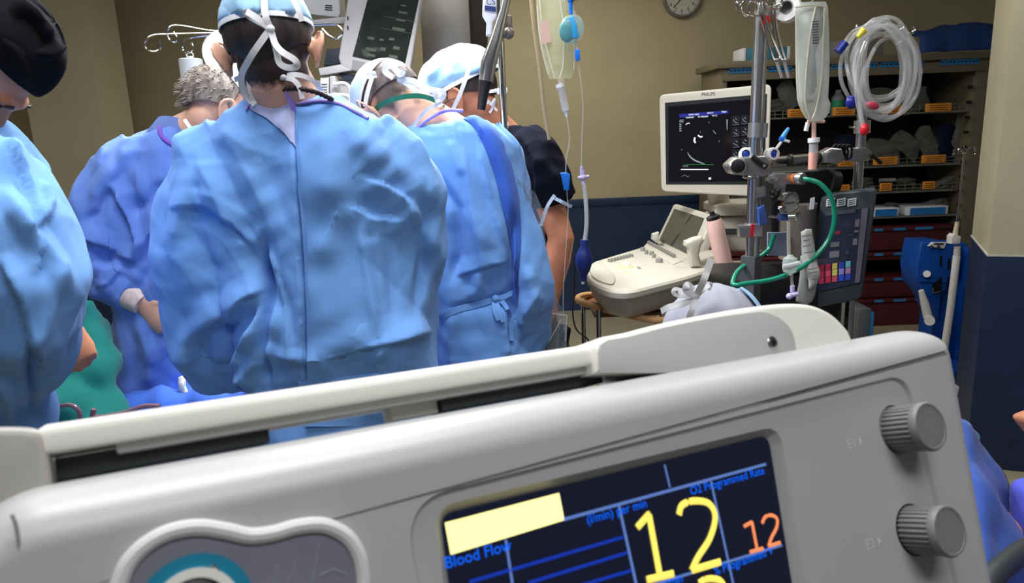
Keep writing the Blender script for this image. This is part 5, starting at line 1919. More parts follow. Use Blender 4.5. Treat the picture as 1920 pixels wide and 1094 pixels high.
# ------------------------------------------------------------------ operating table and drapes
tb = empty('operating_table', (-1.05, 2.0, 0), 'operating table covered by green and blue drapes between the left surgeons', 'operating table')
tz = at(300, 760, 1.95).z
G().box((-0.80, 2.48, tz - 0.10), (1.3, 0.5, 0.10), bev=0.02).obj('table_top', M_mgrey, tb)
G().box((-0.80, 2.48, (tz - 0.15) / 2 + 0.03), (0.35, 0.3, tz - 0.2), bev=0.02).obj('pedestal', M_ssteel, tb)
G().box((-0.80, 2.48, 0.04), (0.7, 0.5, 0.08), bev=0.02).obj('base', M_ssteel, tb)


def cloth_sheet(name, grid, m, parent=None, amp=0.012, seed=1.0, sub=5, thick=0.0015, fold=9, **kw):
    """grid of control points -> smooth, creased sheet"""
    rows = [spline(r, sub) for r in grid]
    cols = [spline([r[j] for r in rows], sub) for j in range(len(rows[0]))]
    P = [[cols[j][i] for j in range(len(cols))] for i in range(len(cols[0]))]
    g_ = G()
    g_.sheet(P)
    bmesh.ops.recalc_face_normals(g_.bm, faces=g_.bm.faces[:])
    me_ = bpy.data.meshes.new(name)
    g_.bm.to_mesh(me_)
    g_.bm.free()
    co, no = co_of(me_)
    d = amp * (1.6 * np.abs(noise3(co * fold + seed)) + 0.6 * np.abs(noise3(co * fold * 2.3 + seed)))
    rs_ = np.random.default_rng(int(seed * 10))
    for k in range(4):
        v_ = rs_.normal(size=3)
        v_ /= np.linalg.norm(v_)
        wl_ = (0.16, 0.10, 0.07, 0.12)[k]
        x_ = (co @ v_ + 0.05 * noise3(co * 4 + k)) / wl_
        d += amp * 0.9 * np.abs(x_ - np.floor(x_) - 0.5) * 2 * np.clip(noise3(co * 5 + k * 3 + seed) * 2 + 0.4, 0, 1)
    set_co(me_, co + no * d[:, None])
    b = bmesh.new()
    b.from_mesh(me_)
    bmesh.ops.solidify(b, geom=b.faces[:], thickness=thick)
    b.to_mesh(me_)
    b.free()
    finish(me_, m, None)
    return link(name, me_, parent, **kw)


cloth_sheet('green_drape', [
    [at(140, 585, 1.78), at(150, 578, 1.80), at(158, 582, 1.82), at(160, 602, 1.84)],
    [at(112, 650, 1.70), at(150, 650, 1.72), at(180, 640, 1.76), at(188, 657, 1.80)],
    [at(100, 730, 1.66), at(150, 720, 1.68), at(200, 715, 1.72), at(212, 724, 1.76)],
    [at(80, 800, 1.64), at(140, 800, 1.66), at(200, 795, 1.70), at(240, 796, 1.74)],
    [at(80, 1000, 1.64), at(140, 1000, 1.66), at(200, 1000, 1.70), at(270, 1000, 1.74)]], M_grn, None, 0.035, 3.0, 6, fold=7,
    label='teal green surgical drape hanging in a peak between the two left surgeons', cat='drape')
cloth_sheet('blue_drape', [
    [at(220, 760, 1.95), at(290, 740, 1.98), at(330, 722, 2.0), at(380, 712, 2.02), at(470, 716, 2.04)],
    [at(190, 776, 1.86), at(270, 765, 1.88), at(320, 750, 1.90), at(380, 745, 1.92), at(470, 750, 1.94)],
    [at(160, 800, 1.78), at(250, 792, 1.80), at(320, 785, 1.82), at(380, 780, 1.84), at(470, 780, 1.84)],
    [at(160, 1000, 1.76), at(250, 1000, 1.78), at(320, 1000, 1.80), at(380, 1000, 1.82), at(470, 1000, 1.82)]], M_gownd, None, 0.025, 6.0, 6, fold=9,
    label='violet blue drape heaped over the operating table edge', cat='drape')
cloth_sheet('white_towel', [[at(332, 708, 1.86), at(346, 702, 1.86), at(352, 712, 1.86)], [at(330, 724, 1.85), at(342, 722, 1.84), at(352, 724, 1.85)], [at(328, 740, 1.85), at(345, 742, 1.84), at(356, 742, 1.85)]], M_tie, None, 0.006, 2.0, 4, fold=20,
            label='small folded white towel on the drape beside the surgeon\'s sleeve', cat='towel')
tube_at('tubing', [(818, 560), (821, 610), (826, 650), (830, 700), (832, 760)], 1.93, 0.0085, mat('magenta_tube', (176, 74, 128), 0.3, alpha=0.9), None, 10, label='magenta tube showing in the gap between the centre and the right surgeon', cat='tube')
M_rtube = mat('reddish_clear_tube', (150, 110, 120), 0.25, alpha=0.8)
tube_at('tubing', [(60, 815), (80, 790), (100, 768), (130, 760), (148, 772), (150, 800)], 1.58, 0.0055, M_rtube, None, 10, label='left reddish clear tube arching over the edge of the drape', cat='tube')
tube_at('tubing', [(168, 800), (176, 768), (180, 782), (230, 775), (270, 762), (300, 762)], 1.62, 0.0055, M_rtube, None, 10, label='right reddish clear tube lying on the drape beside the towel', cat='tube')
# ================================================================== right side equipment
# ------------------------------------------------------------------ ultrasound machine
M_ivory = mat('ivory_machine_plastic', (188, 182, 168), 0.42, var=0.02)
M_ivd = mat('taupe_machine_plastic', (168, 162, 148), 0.5, var=0.03)
us = empty('ultrasound_machine', (at(1300, 500, 3.0).x, 2.95, 0), 'ivory ultrasound machine with keyboard panel and raised display at the right', 'ultrasound machine')


DA, DB = at(1240, 270, 3.10), at(1440, 270, 2.77)
DN = Vector((DB.y - DA.y, -(DB.x - DA.x), 0)).normalized()      # display normal, towards the camera


def hit(px, py, A, N, off=0.0):
    r_ = ray(px, py)
    return CAM + r_ * (((A + N * off) - CAM).dot(N) / r_.dot(N))


def yq(px):
    return hit(px, 270, DA, DN).y


def dq(pts, off=0.0):
    return [hit(p[0], p[1], DA, DN, -off) for p in pts]


disp = G().prism([p for p in dq([(v.x, v.y) for v in rpoly([(1236, 178), (1447, 157), (1440, 371), (1240, 360)], 12, 5)])], Vector((0.25, 1, 0)).normalized() * 0.06, bev=0.008, seg=3).obj('display', M_ivory, us)
G().prism(dq([(1247, 193), (1438, 176), (1432, 346), (1249, 346)], -0.002), (0, 0.004, 0)).obj('bezel', mat('dark_bezel', (34, 36, 40), 0.3), disp)
G().prism(dq([(1253, 200), (1433, 184), (1428, 339), (1254, 341)], -0.004), (0, 0.004, 0)).obj('screen', mat('black_lcd', (6, 8, 14), 0.12, emit=(6, 9, 18), estr=0.6), disp)
E_w = em('scan_white', (214, 220, 228), 0.9)
E_g = em('scan_grey', (110, 116, 124), 0.7)
E_gr = em('scan_green', (60, 150, 80), 0.7)
E_b2 = em('scan_header_blue', (36, 40, 110), 0.5)
M_letter = mat('dark_print', (36, 34, 34), 0.5)


def sq(name, m, pts):
    return G().prism(dq(pts, -0.006), (0, 0.001, 0)).obj(name, m, disp)


p = hit(1328, 177, DA, DN, 0.001)
dx_ = DB - DA
link('brand_lettering', text_mesh('PHILIPS', 0.019, frame(dx_, (0, 0, 1), p), M_letter), disp)
sq('header_band', E_b2, [(1274, 214), (1366, 207), (1366, 213), (1274, 221)])
for a, b, y, z in ((1285, 1317, 215, 2.6), (1320, 1343, 212, 2.6), (1349, 1365, 210, 2.6), (1285, 1302, 220.5, 2.4), (1304, 1332, 219, 2.4), (1334, 1346, 217, 2.4)):
    p = hit((a + b) / 2, y, DA, DN, 0.0075)
    tx = {1285: 'ECHO VIEW', 1320: 'ADULT', 1349: 'TIS0.8', 1304: 'S5-1/ROOM', 1334: 'MI 1.2'}[a] if y > 209 and not (a == 1285 and y > 219) else 'CARDIAC'
    link('header_text', text_mesh(tx, 0.0088, frame(dx_, (0, 0, 1), p), E_w), disp)
for y in (225, 228):
    sq('side_mark', E_g, [(1274, y), (1282, y - 0.5), (1282, y + 1), (1274, y + 1.6)])
for y in (232, 236, 240, 244):
    sq('side_mark', E_g, [(1274, y), (1277, y), (1278, y + 2.4), (1274, y + 2.6)])
sq('grey_scale_bar', E_g, [(1362, 224), (1364.5, 224), (1364, 244), (1363, 244)])


def scan_arc(pts, r0, m=E_w, nm='echo_trace'):
    g_ = G()
    g_.tube([hit(v.x, v.y, DA, DN, 0.006) for v in spline([Vector((a, b, 0)) for a, b in pts], 5)], r0, 6)
    return g_.obj(nm, m, disp)


scan_arc([(1289, 286), (1294, 294), (1303, 301), (1313, 305), (1322, 308)], [0.0012 + 0.0022 * math.sin(i / 20 * math.pi) for i in range(21)], E_g)
scan_arc([(1303, 258), (1302, 264), (1304, 268)], 0.0035, E_w)
scan_arc([(1309, 254), (1313, 257), (1317, 256)], 0.0028, E_w)
scan_arc([(1337, 245), (1342, 251)], 0.0014, E_g)
for x, y in ((1278, 281), (1329, 230), (1348, 265), (1313, 248)):
    scan_arc([(x, y - 1), (x + 0.5, y + 1)], 0.0016, E_g)
scan_arc([(1286, 234), (1290, 231), (1293, 232)], 0.0016, E_w)
scan_arc([(1283, 309.5), (1338, 309)], 0.0006, E_gr, 'ecg_line')
scan_arc([(1277, 318), (1328, 318)], 0.0017, E_w, 'progress_bar')
scan_arc([(1278, 331), (1284, 329), (1290, 332), (1292, 329)], 0.0008, E_g, 'scribble')
sq('white_square', E_w, [(1329, 333), (1333, 333), (1333, 337), (1329, 337)])
p = hit(1285, 312, DA, DN, 0.0075)
link('rate_text', text_mesh('HR 58', 0.010, frame(dx_, (0, 0, 1), p), E_g), disp)
for r_ in range(5):
    for c_ in range(2):
        x, y = 1372 + c_ * 17, 218 + r_ * 21 - c_ * 2
        sq('thumbnail_frame', mat('thumb_dark', (14, 16, 22), 0.3, emit=(18, 20, 26), estr=0.5), [(x, y), (x + 15, y - 1), (x + 15, y + 17), (x, y + 18)])
        scan_arc([(x + 3, y + 6 + (r_ * 7 % 4)), (x + 6, y + 11), (x + 11, y + 13)], 0.0011, E_g, 'thumbnail_echo')
        scan_arc([(x + 7, y + 4), (x + 9 + r_ % 3, y + 7)], 0.0012, E_g, 'thumbnail_echo')
        scan_arc([(x + 2, y + 16.5), (x + 14, y + 15.5)], 0.0006, E_g, 'thumbnail_echo')
sq('scroll_bar', mat('scroll_grey', (120, 124, 140), 0.3, emit=(130, 134, 150), estr=0.6), [(1407, 204), (1409.5, 204), (1408, 320), (1405.5, 320)])
# neck of the display and cart body
G().tube([at(1345, 350, 3.07), at(1350, 400, 3.12), at(1355, 440, 3.12)], 0.045, 16).obj('display_neck', M_ivory, us)
G().prism(poly_at([(1342, 388), (1350, 384), (1428, 380), (1428, 404), (1350, 406), (1342, 400)], 3.0), (0, 0.2, 0), bev=0.008).obj('arm_cover', M_ivory, us)
G().prism(poly_at([(1345, 412), (1360, 404), (1440, 400), (1440, 476), (1352, 470), (1345, 440)], 3.02), (0, 0.25, 0), bev=0.015, seg=3).obj('arm_housing', M_ivd, us)
G().prism(poly_at([(1348, 430), (1440, 428), (1440, 436), (1348, 438)], 3.01), (0, 0.02, 0)).obj('arm_groove', M_darkg, us)
bx0 = at(1340, 520, 3.1)
G().box((bx0.x + 0.05, 3.2, 0.45), (0.46, 0.62, 0.76), bev=0.04, seg=3).obj('cart_body', M_ivd, us)
for sx in (-1, 1):
    for sy in (-1, 1):
        G().cyl((bx0.x + 0.05 + sx * 0.2 - 0.02, 3.2 + sy * 0.24, 0.06), (bx0.x + 0.05 + sx * 0.2 + 0.02, 3.2 + sy * 0.24, 0.06), 0.06, 20).obj('caster', M_black, us)
# keyboard panel (traced on its own tilted plane)
KZ = 0.95


def kp(px, py, dz=0.0):
    p_ = atz(px, py, KZ)
    return p_ + Vector((0, 0, dz))


ko = [(1101, 520), (1102, 508), (1112, 497), (1135, 489), (1210, 466), (1222, 462), (1232, 462), (1340, 492), (1338, 506), (1290, 524), (1230, 540), (1185, 551), (1150, 551), (1120, 541), (1105, 530)]
kpp = [(v.x, v.y) for v in spline([Vector((a, b, 0)) for a, b in ko + [ko[0]]], 4)][:-1]
top = [kp(a, b) for a, b in kpp]
cen = sum(top, Vector()) / len(top)
rings_ = []
for sc_, dz in ((0.90, 0.012), (0.975, 0.010), (1.0, 0.002), (1.0, -0.014), (0.97, -0.022), (0.93, -0.055), (0.80, -0.10), (0.55, -0.125), (0.3, -0.13)):
    rings_.append([cen + (p_ - cen) * sc_ + Vector((0, 0, dz)) for p_ in top])
G().loft(rings_[::-1]).obj('keyboard_housing', M_ivory, us)
G().loft([[cen + (p_ - cen) * s + Vector((0, 0, dz)) for p_ in top] for s, dz in ((1.004, -0.010), (1.006, -0.013), (1.004, -0.016))], cap=False).obj('housing_seam', M_ivd, us)
U = (kp(1290, 500) - kp(1225, 462))
U = Vector((U.x, U.y, 0)).normalized()      # across the panel (left to right edge of the flap)
Vv = Vector((0, 0, 1)).cross(U)
KR = Matrix((U, Vv, Vector((0, 0, 1)))).transposed()
wr_ = [kp(1106, 516, 0.012), kp(1112, 505, 0.013), kp(1128, 499, 0.013), kp(1140, 512, 0.014), kp(1152, 526, 0.014), kp(1150, 541, 0.013), kp(1130, 538, 0.012), kp(1112, 528, 0.012)]
G().prism(spline(wr_ + [wr_[0]], 4)[:-1], (0, 0, 0.006), bev=0.004).obj('palm_rest', M_ivory, us)
M_btn = mat('grey_buttons', (130, 126, 118), 0.5, var=0.05)
for i in range(8):
    c_ = kp(1144 + i * 5.6, 497 - i * 1.4, 0.017)
    G().box(c_, (0.006, 0.022, 0.016), rot_between((0, 0, 1), kp(1183, 487) - kp(1144, 497)), bev=0.002).obj('slider', M_btn, us)
for i in range(11):
    c_ = kp(1217 + i * 4.6, 464 + i * 2.6, 0.022)
    G().box(c_, (0.010, 0.016, 0.016), KR, bev=0.003).obj('key', M_btn, us)
G().prism([kp(1206, 470, 0.012), kp(1214, 461, 0.012), kp(1285, 494, 0.012), kp(1262, 503, 0.012)], (0, 0, 0.003), bev=0.001).obj('key_strip', M_ivory, us)
for a, b, r_ in ((1205, 476, 0.010), (1212, 482, 0.008), (1222, 484, 0.010), (1236, 498, 0.014), (1226, 489, 0.008)):
    G().lathe(kp(a, b, 0.011), (0, 0, 1), [(r_, 0), (r_, 0.014), (r_ * 0.85, 0.017), (0, 0.017)], 16).obj('control_knob', M_btn, us)
M_amb = mat('amber_key', (236, 198, 140), 0.4, emit=(236, 198, 140), estr=0.35)
G().lathe(kp(1172, 507, 0.011), (0, 0, 1), [(0.032, 0), (0.031, 0.005), (0, 0.007)], 24).obj('trackball_pad', M_amb, us)
G().ball(kp(1176, 506, 0.018), 0.014).obj('trackball', mat('cream_ball', (240, 226, 200), 0.3), us)
G().box(kp(1172, 517, 0.013), (0.028, 0.014, 0.006), KR, bev=0.002).obj('amber_key', M_amb, us)
G().box(kp(1198, 509, 0.013), (0.030, 0.010, 0.006), KR, bev=0.002).obj('dark_key', M_btn, us)
for i in range(9):
    a, b = (1196, 493), (1206, 497)
    c_ = kp(1192 + (i % 3) * 9, 490 + (i % 3) * 3.4 + (i // 3) * 5.5, 0.012)
    G().box(c_, (0.014, 0.006, 0.003), KR, bev=0.001).obj('flat_key', mat('pale_key', (176, 172, 166), 0.5), us)
# raised touch screen
bl, br = kp(1228, 456, 0.0), kp(1300, 492, 0.0)
ttl, ttr = at(1264, 381, bl.y + 0.02), at(1337, 403, br.y + 0.02)
tn = ((br - bl).cross(ttl - bl)).normalized()
if tn.y > 0:
    tn = -tn


def tsp(u, v, o=0.0):
    a = bl.lerp(br, u)
    b = ttl.lerp(ttr, u)
    return a.lerp(b, v) + tn * o


G().prism([tsp(p_.x, p_.y) for p_ in rpoly([(0, 0), (1, 0), (1, 1), (0, 1)], 0.07, 5)], -tn * 0.045, bev=0.008, seg=3).obj('touch_screen_frame', M_ivory, us)
G().prism([tsp(0.09, 0.10, 0.001), tsp(0.86, 0.10, 0.001), tsp(0.86, 0.88, 0.001), tsp(0.09, 0.88, 0.001)], tn * 0.002).obj('touch_screen', mat('grey_green_glass', (74, 74, 66), 0.25, var=0.04), us)
G().prism([tsp(0.40, 0.10, 0.0035), tsp(0.45, 0.10, 0.0035), tsp(0.60, 0.88, 0.0035), tsp(0.56, 0.88, 0.0035)], tn * 0.0005).obj('painted_reflection_strip', mat('dark_strip', (44, 44, 42), 0.3), us)  # reflection on the glass painted as a dark strip
# probe grips, gel bottle, holders
pr_ = tp([(1292, 452), (1300, 448), (1316, 444), (1322, 452), (1316, 462), (1312, 480), (1318, 500), (1298, 502), (1293, 484), (1292, 468), (1285, 462), (1286, 454)], 2.66)
G().prism(pr_, (0, 0.05, 0), bev=0.012, seg=3).obj('probe_handle', M_ivory, us)
G().prism(tp([(1224, 440), (1236, 436), (1236, 452), (1230, 456), (1223, 450)], 3.22), (0, 0.04, 0), bev=0.006).obj('probe_handle', M_ivory, us)
G().prism(tp([(1290, 498), (1340, 480), (1372, 478), (1378, 500), (1368, 530), (1340, 540), (1300, 530)], 2.72), (0, 0.14, 0), bev=0.012, seg=3).obj('probe_holder', M_ivd, us)
for a, b, r_ in ((1352, 484, 0.030), (1340, 512, 0.018), (1366, 520, 0.02)):
    g = G()
    g.lathe(at(a, b + 8, 2.69), (0, -0.15, 1), [(r_ * 0.9, -0.03), (r_, 0), (r_, 0.012), (r_ * 0.86, 0.013), (r_ * 0.82, -0.02)], 24)
    g.obj('holder_cup', M_ivory, us)
gb = empty('gel_bottle', at(1352, 492, 2.66), 'pink gel bottle with black cap leaning in the holder of the ultrasound machine', 'bottle')
g = G()
b0, b1 = at(1359, 500, 2.66), at(1338, 412, 2.66)
ax = b1 - b0
g.lathe(b0, ax, [(0.022, 0), (0.030, 0.006), (0.032, 0.04), (0.0315, ax.length * 0.7), (0.030, ax.length * 0.9), (0.026, ax.length)], 28)
g.obj('bottle_body', mat('pink_bottle_plastic', (222, 182, 172), 0.4, var=0.03), gb)
g = G().lathe(b1, ax, [(0.024, -0.002), (0.025, 0.012), (0.018, 0.016), (0.010, 0.018), (0.009, 0.030), (0, 0.032)], 20)
g.obj('cap', M_black, gb)
# trolley with tan bumper rail
tr = empty('trolley', (at(1170, 600, 2.65).x, 2.7, 0), 'small trolley with tan tubular rail and steel legs under the ultrasound keyboard', 'trolley')
M_tan = mat('tan_rail_vinyl', (214, 164, 112), 0.45, var=0.03)
tube_at('rail', [(1128, 577, 2.52), (1112, 573, 2.54), (1090, 567, 2.60), (1083, 561, 2.68), (1092, 555, 2.78), (1120, 553, 2.86), (1170, 560, 2.90), (1240, 572, 2.88)], None, 0.0125, M_tan, tr, 14)
tube_at('rail', [(1132, 580, 2.52), (1170, 589, 2.48), (1215, 599, 2.46), (1245, 600, 2.48), (1262, 586, 2.6), (1262, 575, 2.8)], None, 0.0125, M_tan, tr, 14)
for a, y in (((1093, 2.62), 560), ((1122, 2.53), 576)):
    p = at(a[0], y, a[1])
    G().tube([p, Vector((p.x, p.y, 0.02))], 0.009, 12).obj('leg', M_chrome, tr)
for a in ((1240, 2.86), (1246, 2.48)):
    p = at(a[0], 585, a[1])
    G().tube([p, Vector((p.x, p.y, 0.02))], 0.009, 12).obj('leg', M_chrome, tr)
p = at(1180, 590, 2.68)
G().box((p.x, 2.68, 0.30), (0.40, 0.34, 0.02), bev=0.004).obj('shelf', M_ssteel, tr)
G().box((p.x + 0.02, 2.70, at(1180, 575, 2.68).z), (0.34, 0.30, 0.012), bev=0.004).obj('top', mat('brown_tray', (120, 76, 48), 0.5), tr)

# ------------------------------------------------------------------ pole rig of the perfusion station
YP = 2.12
rig = empty('perfusion_rig', down_to_floor(at(1412, 480, YP)), 'heavy steel pole rig with clamps and cross arm right of the ultrasound display', 'equipment stand')
G().tube([at(1433, -60, YP), at(1424, 120, YP), at(1416, 290, YP), at(1410, 500, YP)], 0.0198, 24).obj('pole', M_metal, rig)
G().tube([at(1409, 480, YP), at(1407, 525, YP), Vector((at(1408, 520, YP).x, YP, 0.10))], 0.032, 4).obj('base_post', mat('grey_cast_metal', (104, 106, 108), 0.45, metal=0.6), rig)
pr0 = at(1408, 520, YP)
G().box((pr0.x + 0.1, YP + 0.15, 0.09), (0.34, 0.30, 0.14), bev=0.02).obj('pump_base', M_mgrey, rig)
M_alu = mat('satin_aluminium', (176, 174, 172), 0.32, metal=0.9, var=0.04)
for y0, y1, rr_ in ((231, 258, 0.0275), (420, 444, 0.026)):
    G().cyl(at(1422 - (y0 - 231) * 0.05, y0, YP), at(1421 - (y1 - 231) * 0.05, y1, YP), rr_, 28).obj('collar', M_alu, rig)
G().prism(poly_at([(1386, 424), (1430, 420), (1430, 444), (1388, 446)], YP - 0.03), (0, 0.03, 0), bev=0.003).obj('bracket', M_alu, rig)
G().prism(poly_at([(1409, 421), (1415, 421), (1413, 444), (1407, 444)], YP - 0.033), (0, 0.004, 0)).obj('red_mark', M_red, rig)
cb = rpoly([(1366, 312), (1384, 296), (1436, 292), (1448, 306), (1444, 328), (1430, 332), (1376, 328)], 8, 4)
G().prism([at(v.x, v.y, YP - 0.045) for v in cb], (0, 0.075, 0), bev=0.006, seg=3).obj('clamp_block', M_alu, rig)
G().lathe(at(1388, 311, YP - 0.04), (-0.45, -1, -0.05), [(0.0215, 0.0), (0.0215, 0.026), (0.019, 0.029)], 28).obj('knob_ring', M_alu, rig)
G().lathe(at(1384, 311, YP - 0.064), (-0.45, -1, -0.05), [(0.0195, 0.0), (0.0195, 0.006), (0.016, 0.008), (0, 0.008)], 28).obj('clamp_knob', M_black, rig)
G().tube(tp([(1411, 293, YP - 0.05), (1424, 303, YP - 0.06), (1437, 313, YP - 0.06)], None), [0.0065, 0.0055, 0.009], 10).obj('lever', M_black, rig)
G().tube([at(1433, 311, YP - 0.056), at(1433, 311, YP - 0.072)], 0.0045, 12).obj('lever_bolt', M_metal, rig)
G().ball(at(1405, 331, YP - 0.03), (0.02, 0.02, 0.008)).obj('clamp_foot', M_metal, rig)
# white swivel rings either side
for a, b in ((1398, 289), (1449, 289)):
    sw = empty('hose_connector', at(a, b + 9, YP), ('left' if a < 1420 else 'right') + ' white round hose connector with blue centre beside the steel pole clamp', 'connector')
    G().lathe(at(a, b, YP + 0.0), (0.2 if a > 1420 else -0.2, -1, 0.1), [(0.018, -0.02), (0.0195, 0), (0.017, 0.008), (0.012, 0.009), (0.011, -0.004)], 28).obj('ring', M_white, sw)
    G().ball(at(a, b, YP - 0.002), (0.0105, 0.006, 0.0105)).obj('blue_centre', mat('royal_blue_plastic', (30, 60, 160), 0.35), sw)
sc_ = empty('stopcock', at(1455, 278, YP - 0.03), 'blue three-way stopcock standing up right of the steel pole', 'stopcock')
G().tube(tp([(1455, 280), (1465, 266)], YP - 0.03), 0.0045, 10).obj('stem', M_tie, sc_)
G().tube(tp([(1462, 260), (1472, 262)], YP - 0.03), 0.0075, 12).obj('body', M_blue, sc_)
G().tube(tp([(1467, 258), (1474, 247), (1479, 240)], YP - 0.03), [0.0068, 0.0062, 0.004], 12).obj('lever', mat('sky_blue_plastic', (70, 160, 230), 0.35), sc_)
G().tube(tp([(1470, 263), (1480, 266)], YP - 0.035), 0.004, 8).obj('side_port', M_tie, sc_)
# cross arm and second pole
G().tube(tp([(1440, 306, YP), (1500, 299, YP + 0.06), (1560, 294, YP + 0.16), (1604, 290, YP + 0.22)], None), [0.0165, 0.0155, 0.0155, 0.0145], 20).obj('cross_arm', M_metal, rig)
YP2 = YP + 0.22
G().tube(tp([(1619, 120), (1616, 230), (1612, 290), (1604, 400), (1600, 470)], YP2), 0.0150, 20).obj('second_pole', M_metal, rig)
G().tube([at(1600, 470, YP2), Vector((at(1600, 470, YP2).x, YP2, 0.14))], 0.0150, 16).obj('second_pole', M_metal, rig)
G().cyl(at(1617, 226, YP2), at(1616, 250, YP2), 0.0245, 24).obj('collar', M_alu, rig)
G().tube(tp([(1604, 240), (1592, 238)], YP2), 0.003, 8).obj('collar_screw', M_chrome, rig)
G().prism(poly_at([(1588, 282), (1598, 278), (1626, 277), (1636, 284), (1636, 296), (1628, 303), (1590, 303)], YP2 - 0.04), (0, 0.06, 0), bev=0.005).obj('clamp_plate', M_alu, rig)
G().tube(tp([(1634, 290), (1652, 306)], YP2 - 0.045), [0.005, 0.0065], 10).obj('lever', M_black, rig)
for a, b in ((1481, 301), (1534, 296)):
    G().cyl(at(a - 2.5, b, YP - 0.0), at(a + 2.5, b, YP + 0.0), 0.0185 if a < 1500 else 0.0175, 20).obj('cable_tie', M_black, rig)
g = G()
for k in range(4):
    x = 1567 + k * 8
    pts = [(x + 7 * math.cos(q * 0.9) * 1.0, 285 + 13 * math.sin(q * 0.9)) for q in range(8)]
    g.tube(spline([at(a, b, YP + 0.11 + 0.01 * math.sin(q)) for q, (a, b) in enumerate(pts)], 4), 0.0034, 8)
g.obj('hose_ties', M_black, rig)
G().prism(poly_at([(1545, 285), (1560, 277), (1580, 279), (1586, 300), (1570, 310), (1548, 306)], YP + 0.08), (0, 0.05, 0), bev=0.01, seg=3).obj('arm_joint', M_alu, rig)
G().prism(poly_at([(1440, 330), (1452, 325), (1492, 326), (1492, 345), (1475, 346), (1470, 372), (1458, 374), (1458, 346), (1440, 344)], YP - 0.03), (0, 0.03, 0), bev=0.003).obj('manifold', M_alu, rig)
for a in (1440, 1455):
    G().tube(tp([(a, 336, YP - 0.035), (a, 336, YP - 0.055)], None), 0.006, 12).obj('manifold_screw', M_metal, rig)
G().cyl(at(1488, 336, YP - 0.02), at(1496, 335, YP - 0.05), 0.0155, 24).obj('orange_ring', mat('orange_seal', (206, 120, 60), 0.5), rig)
G().lathe(at(1497, 335, YP - 0.05), (0.4, -1, 0), [(0.0175, 0), (0.0175, 0.014), (0.015, 0.018), (0, 0.018)], 28).obj('regulator_knob', M_alu, rig)
g = G()
for k in range(5):
    a = k * 2 * math.pi / 5
    c_ = at(1455, 366, YP - 0.045)
    g.ball(c_ + Vector((math.cos(a) * 0.012, 0, math.sin(a) * 0.012)), (0.009, 0.009, 0.009))
g.ball(at(1455, 366, YP - 0.045), (0.015, 0.01, 0.015))
g.obj('star_knob', M_black, rig)
G().prism(poly_at([(1418, 352), (1436, 350), (1438, 368), (1420, 372)], YP - 0.035), (0, 0.03, 0), bev=0.003).obj('small_clamp', M_alu, rig)
G().prism(poly_at([(1422, 392), (1434, 384), (1440, 420), (1424, 424)], YP - 0.035), (0, 0.02, 0), bev=0.003).obj('blue_valve', mat('steel_blue_plastic', (52, 78, 140), 0.4), rig)
G().tube(tp([(1440, 406), (1466, 408), (1498, 406)], YP - 0.04), 0.005, 10).obj('gauge_pipe', M_chrome, rig)
G().prism(poly_at([(1462, 402), (1478, 402), (1478, 414), (1462, 414)], YP - 0.055), (0, 0.02, 0), bev=0.002).obj('blue_valve', MATS['steel_blue_plastic'], rig)
G().tube(tp([(1496, 400), (1498, 412)], YP - 0.04), 0.008, 12).obj('pipe_nut', M_chrome, rig)
gc = at(1482, 380, YP - 0.07)
gx = Vector((0.5, -1, 0.0)).normalized()
gg = G().lathe(gc, gx, [(0.030, -0.02), (0.0315, -0.004), (0.0315, 0.003), (0.028, 0.004), (0.027, -0.001), (0, -0.001)], 36).obj('gauge', M_chrome, rig)
G().lathe(gc, gx, [(0.0272, -0.0006), (0.0272, 0.0005), (0, 0.0005)], 36).obj('gauge_face', mat('gauge_dial_grey', (150, 148, 144), 0.5), gg)
g = G()
fu = gx.cross(Vector((0, 0, 1))).normalized()
for k in range(11):
    a = math.radians(-120 + k * 24)
    d = fu * -math.sin(a) + Vector((0, 0, 1)) * math.cos(a)
    g.tube([gc + gx * 0.0012 + d * 0.021, gc + gx * 0.0012 + d * 0.025], 0.0009, 4)
g.tube([gc + gx * 0.0015 - fu * 0.016, gc + gx * 0.0015 + fu * 0.018], 0.0009, 4)
g.obj('gauge_mark', M_black, gg, kind='stuff')
# black pump head with steel drum
pm = empty('pump_head', Vector((at(1505, 480, 2.28).x, 2.36, 0)), 'black pump head with brushed steel drum behind the pressure gauge', 'pump')
G().prism(poly_at([(1447, 322), (1556, 318), (1566, 334), (1566, 430), (1552, 440), (1552, 478), (1447, 478)], 2.26), (0, 0.18, 0), bev=0.01, seg=3).obj('pump_case', M_black, pm)
G().cyl(at(1552, 345, 2.28), at(1566, 348, 2.28), 0.045, 24).obj('side_cap', M_black, pm)
G().cyl(at(1497, 382, 2.25), at(1494, 484, 2.25), 0.056, 36).obj('drum', M_ssteel, pm)
G().prism(poly_at([(1440, 436), (1475, 436), (1475, 480), (1440, 480)], 2.20), (0, 0.01, 0), bev=0.001).obj('blue_white_label', mat('grey_blue_label', (130, 140, 164), 0.6, var=0.1), pm)
G().prism(poly_at([(1520, 372), (1528, 370), (1526, 392), (1518, 394)], 2.19), (0, 0.002, 0)).obj('white_tag', M_tie, pm)
G().prism(poly_at([(1382, 526), (1560, 520), (1580, 570), (1560, 640), (1382, 640)], 2.2), (0, 0.3, 0), bev=0.01).obj('pump_table', M_black, pm)
p = at(1480, 600, 2.35)
G().box((p.x, 2.40, 0.42), (0.30, 0.30, 0.78), bev=0.01).obj('pump_column', M_darkg, pm)
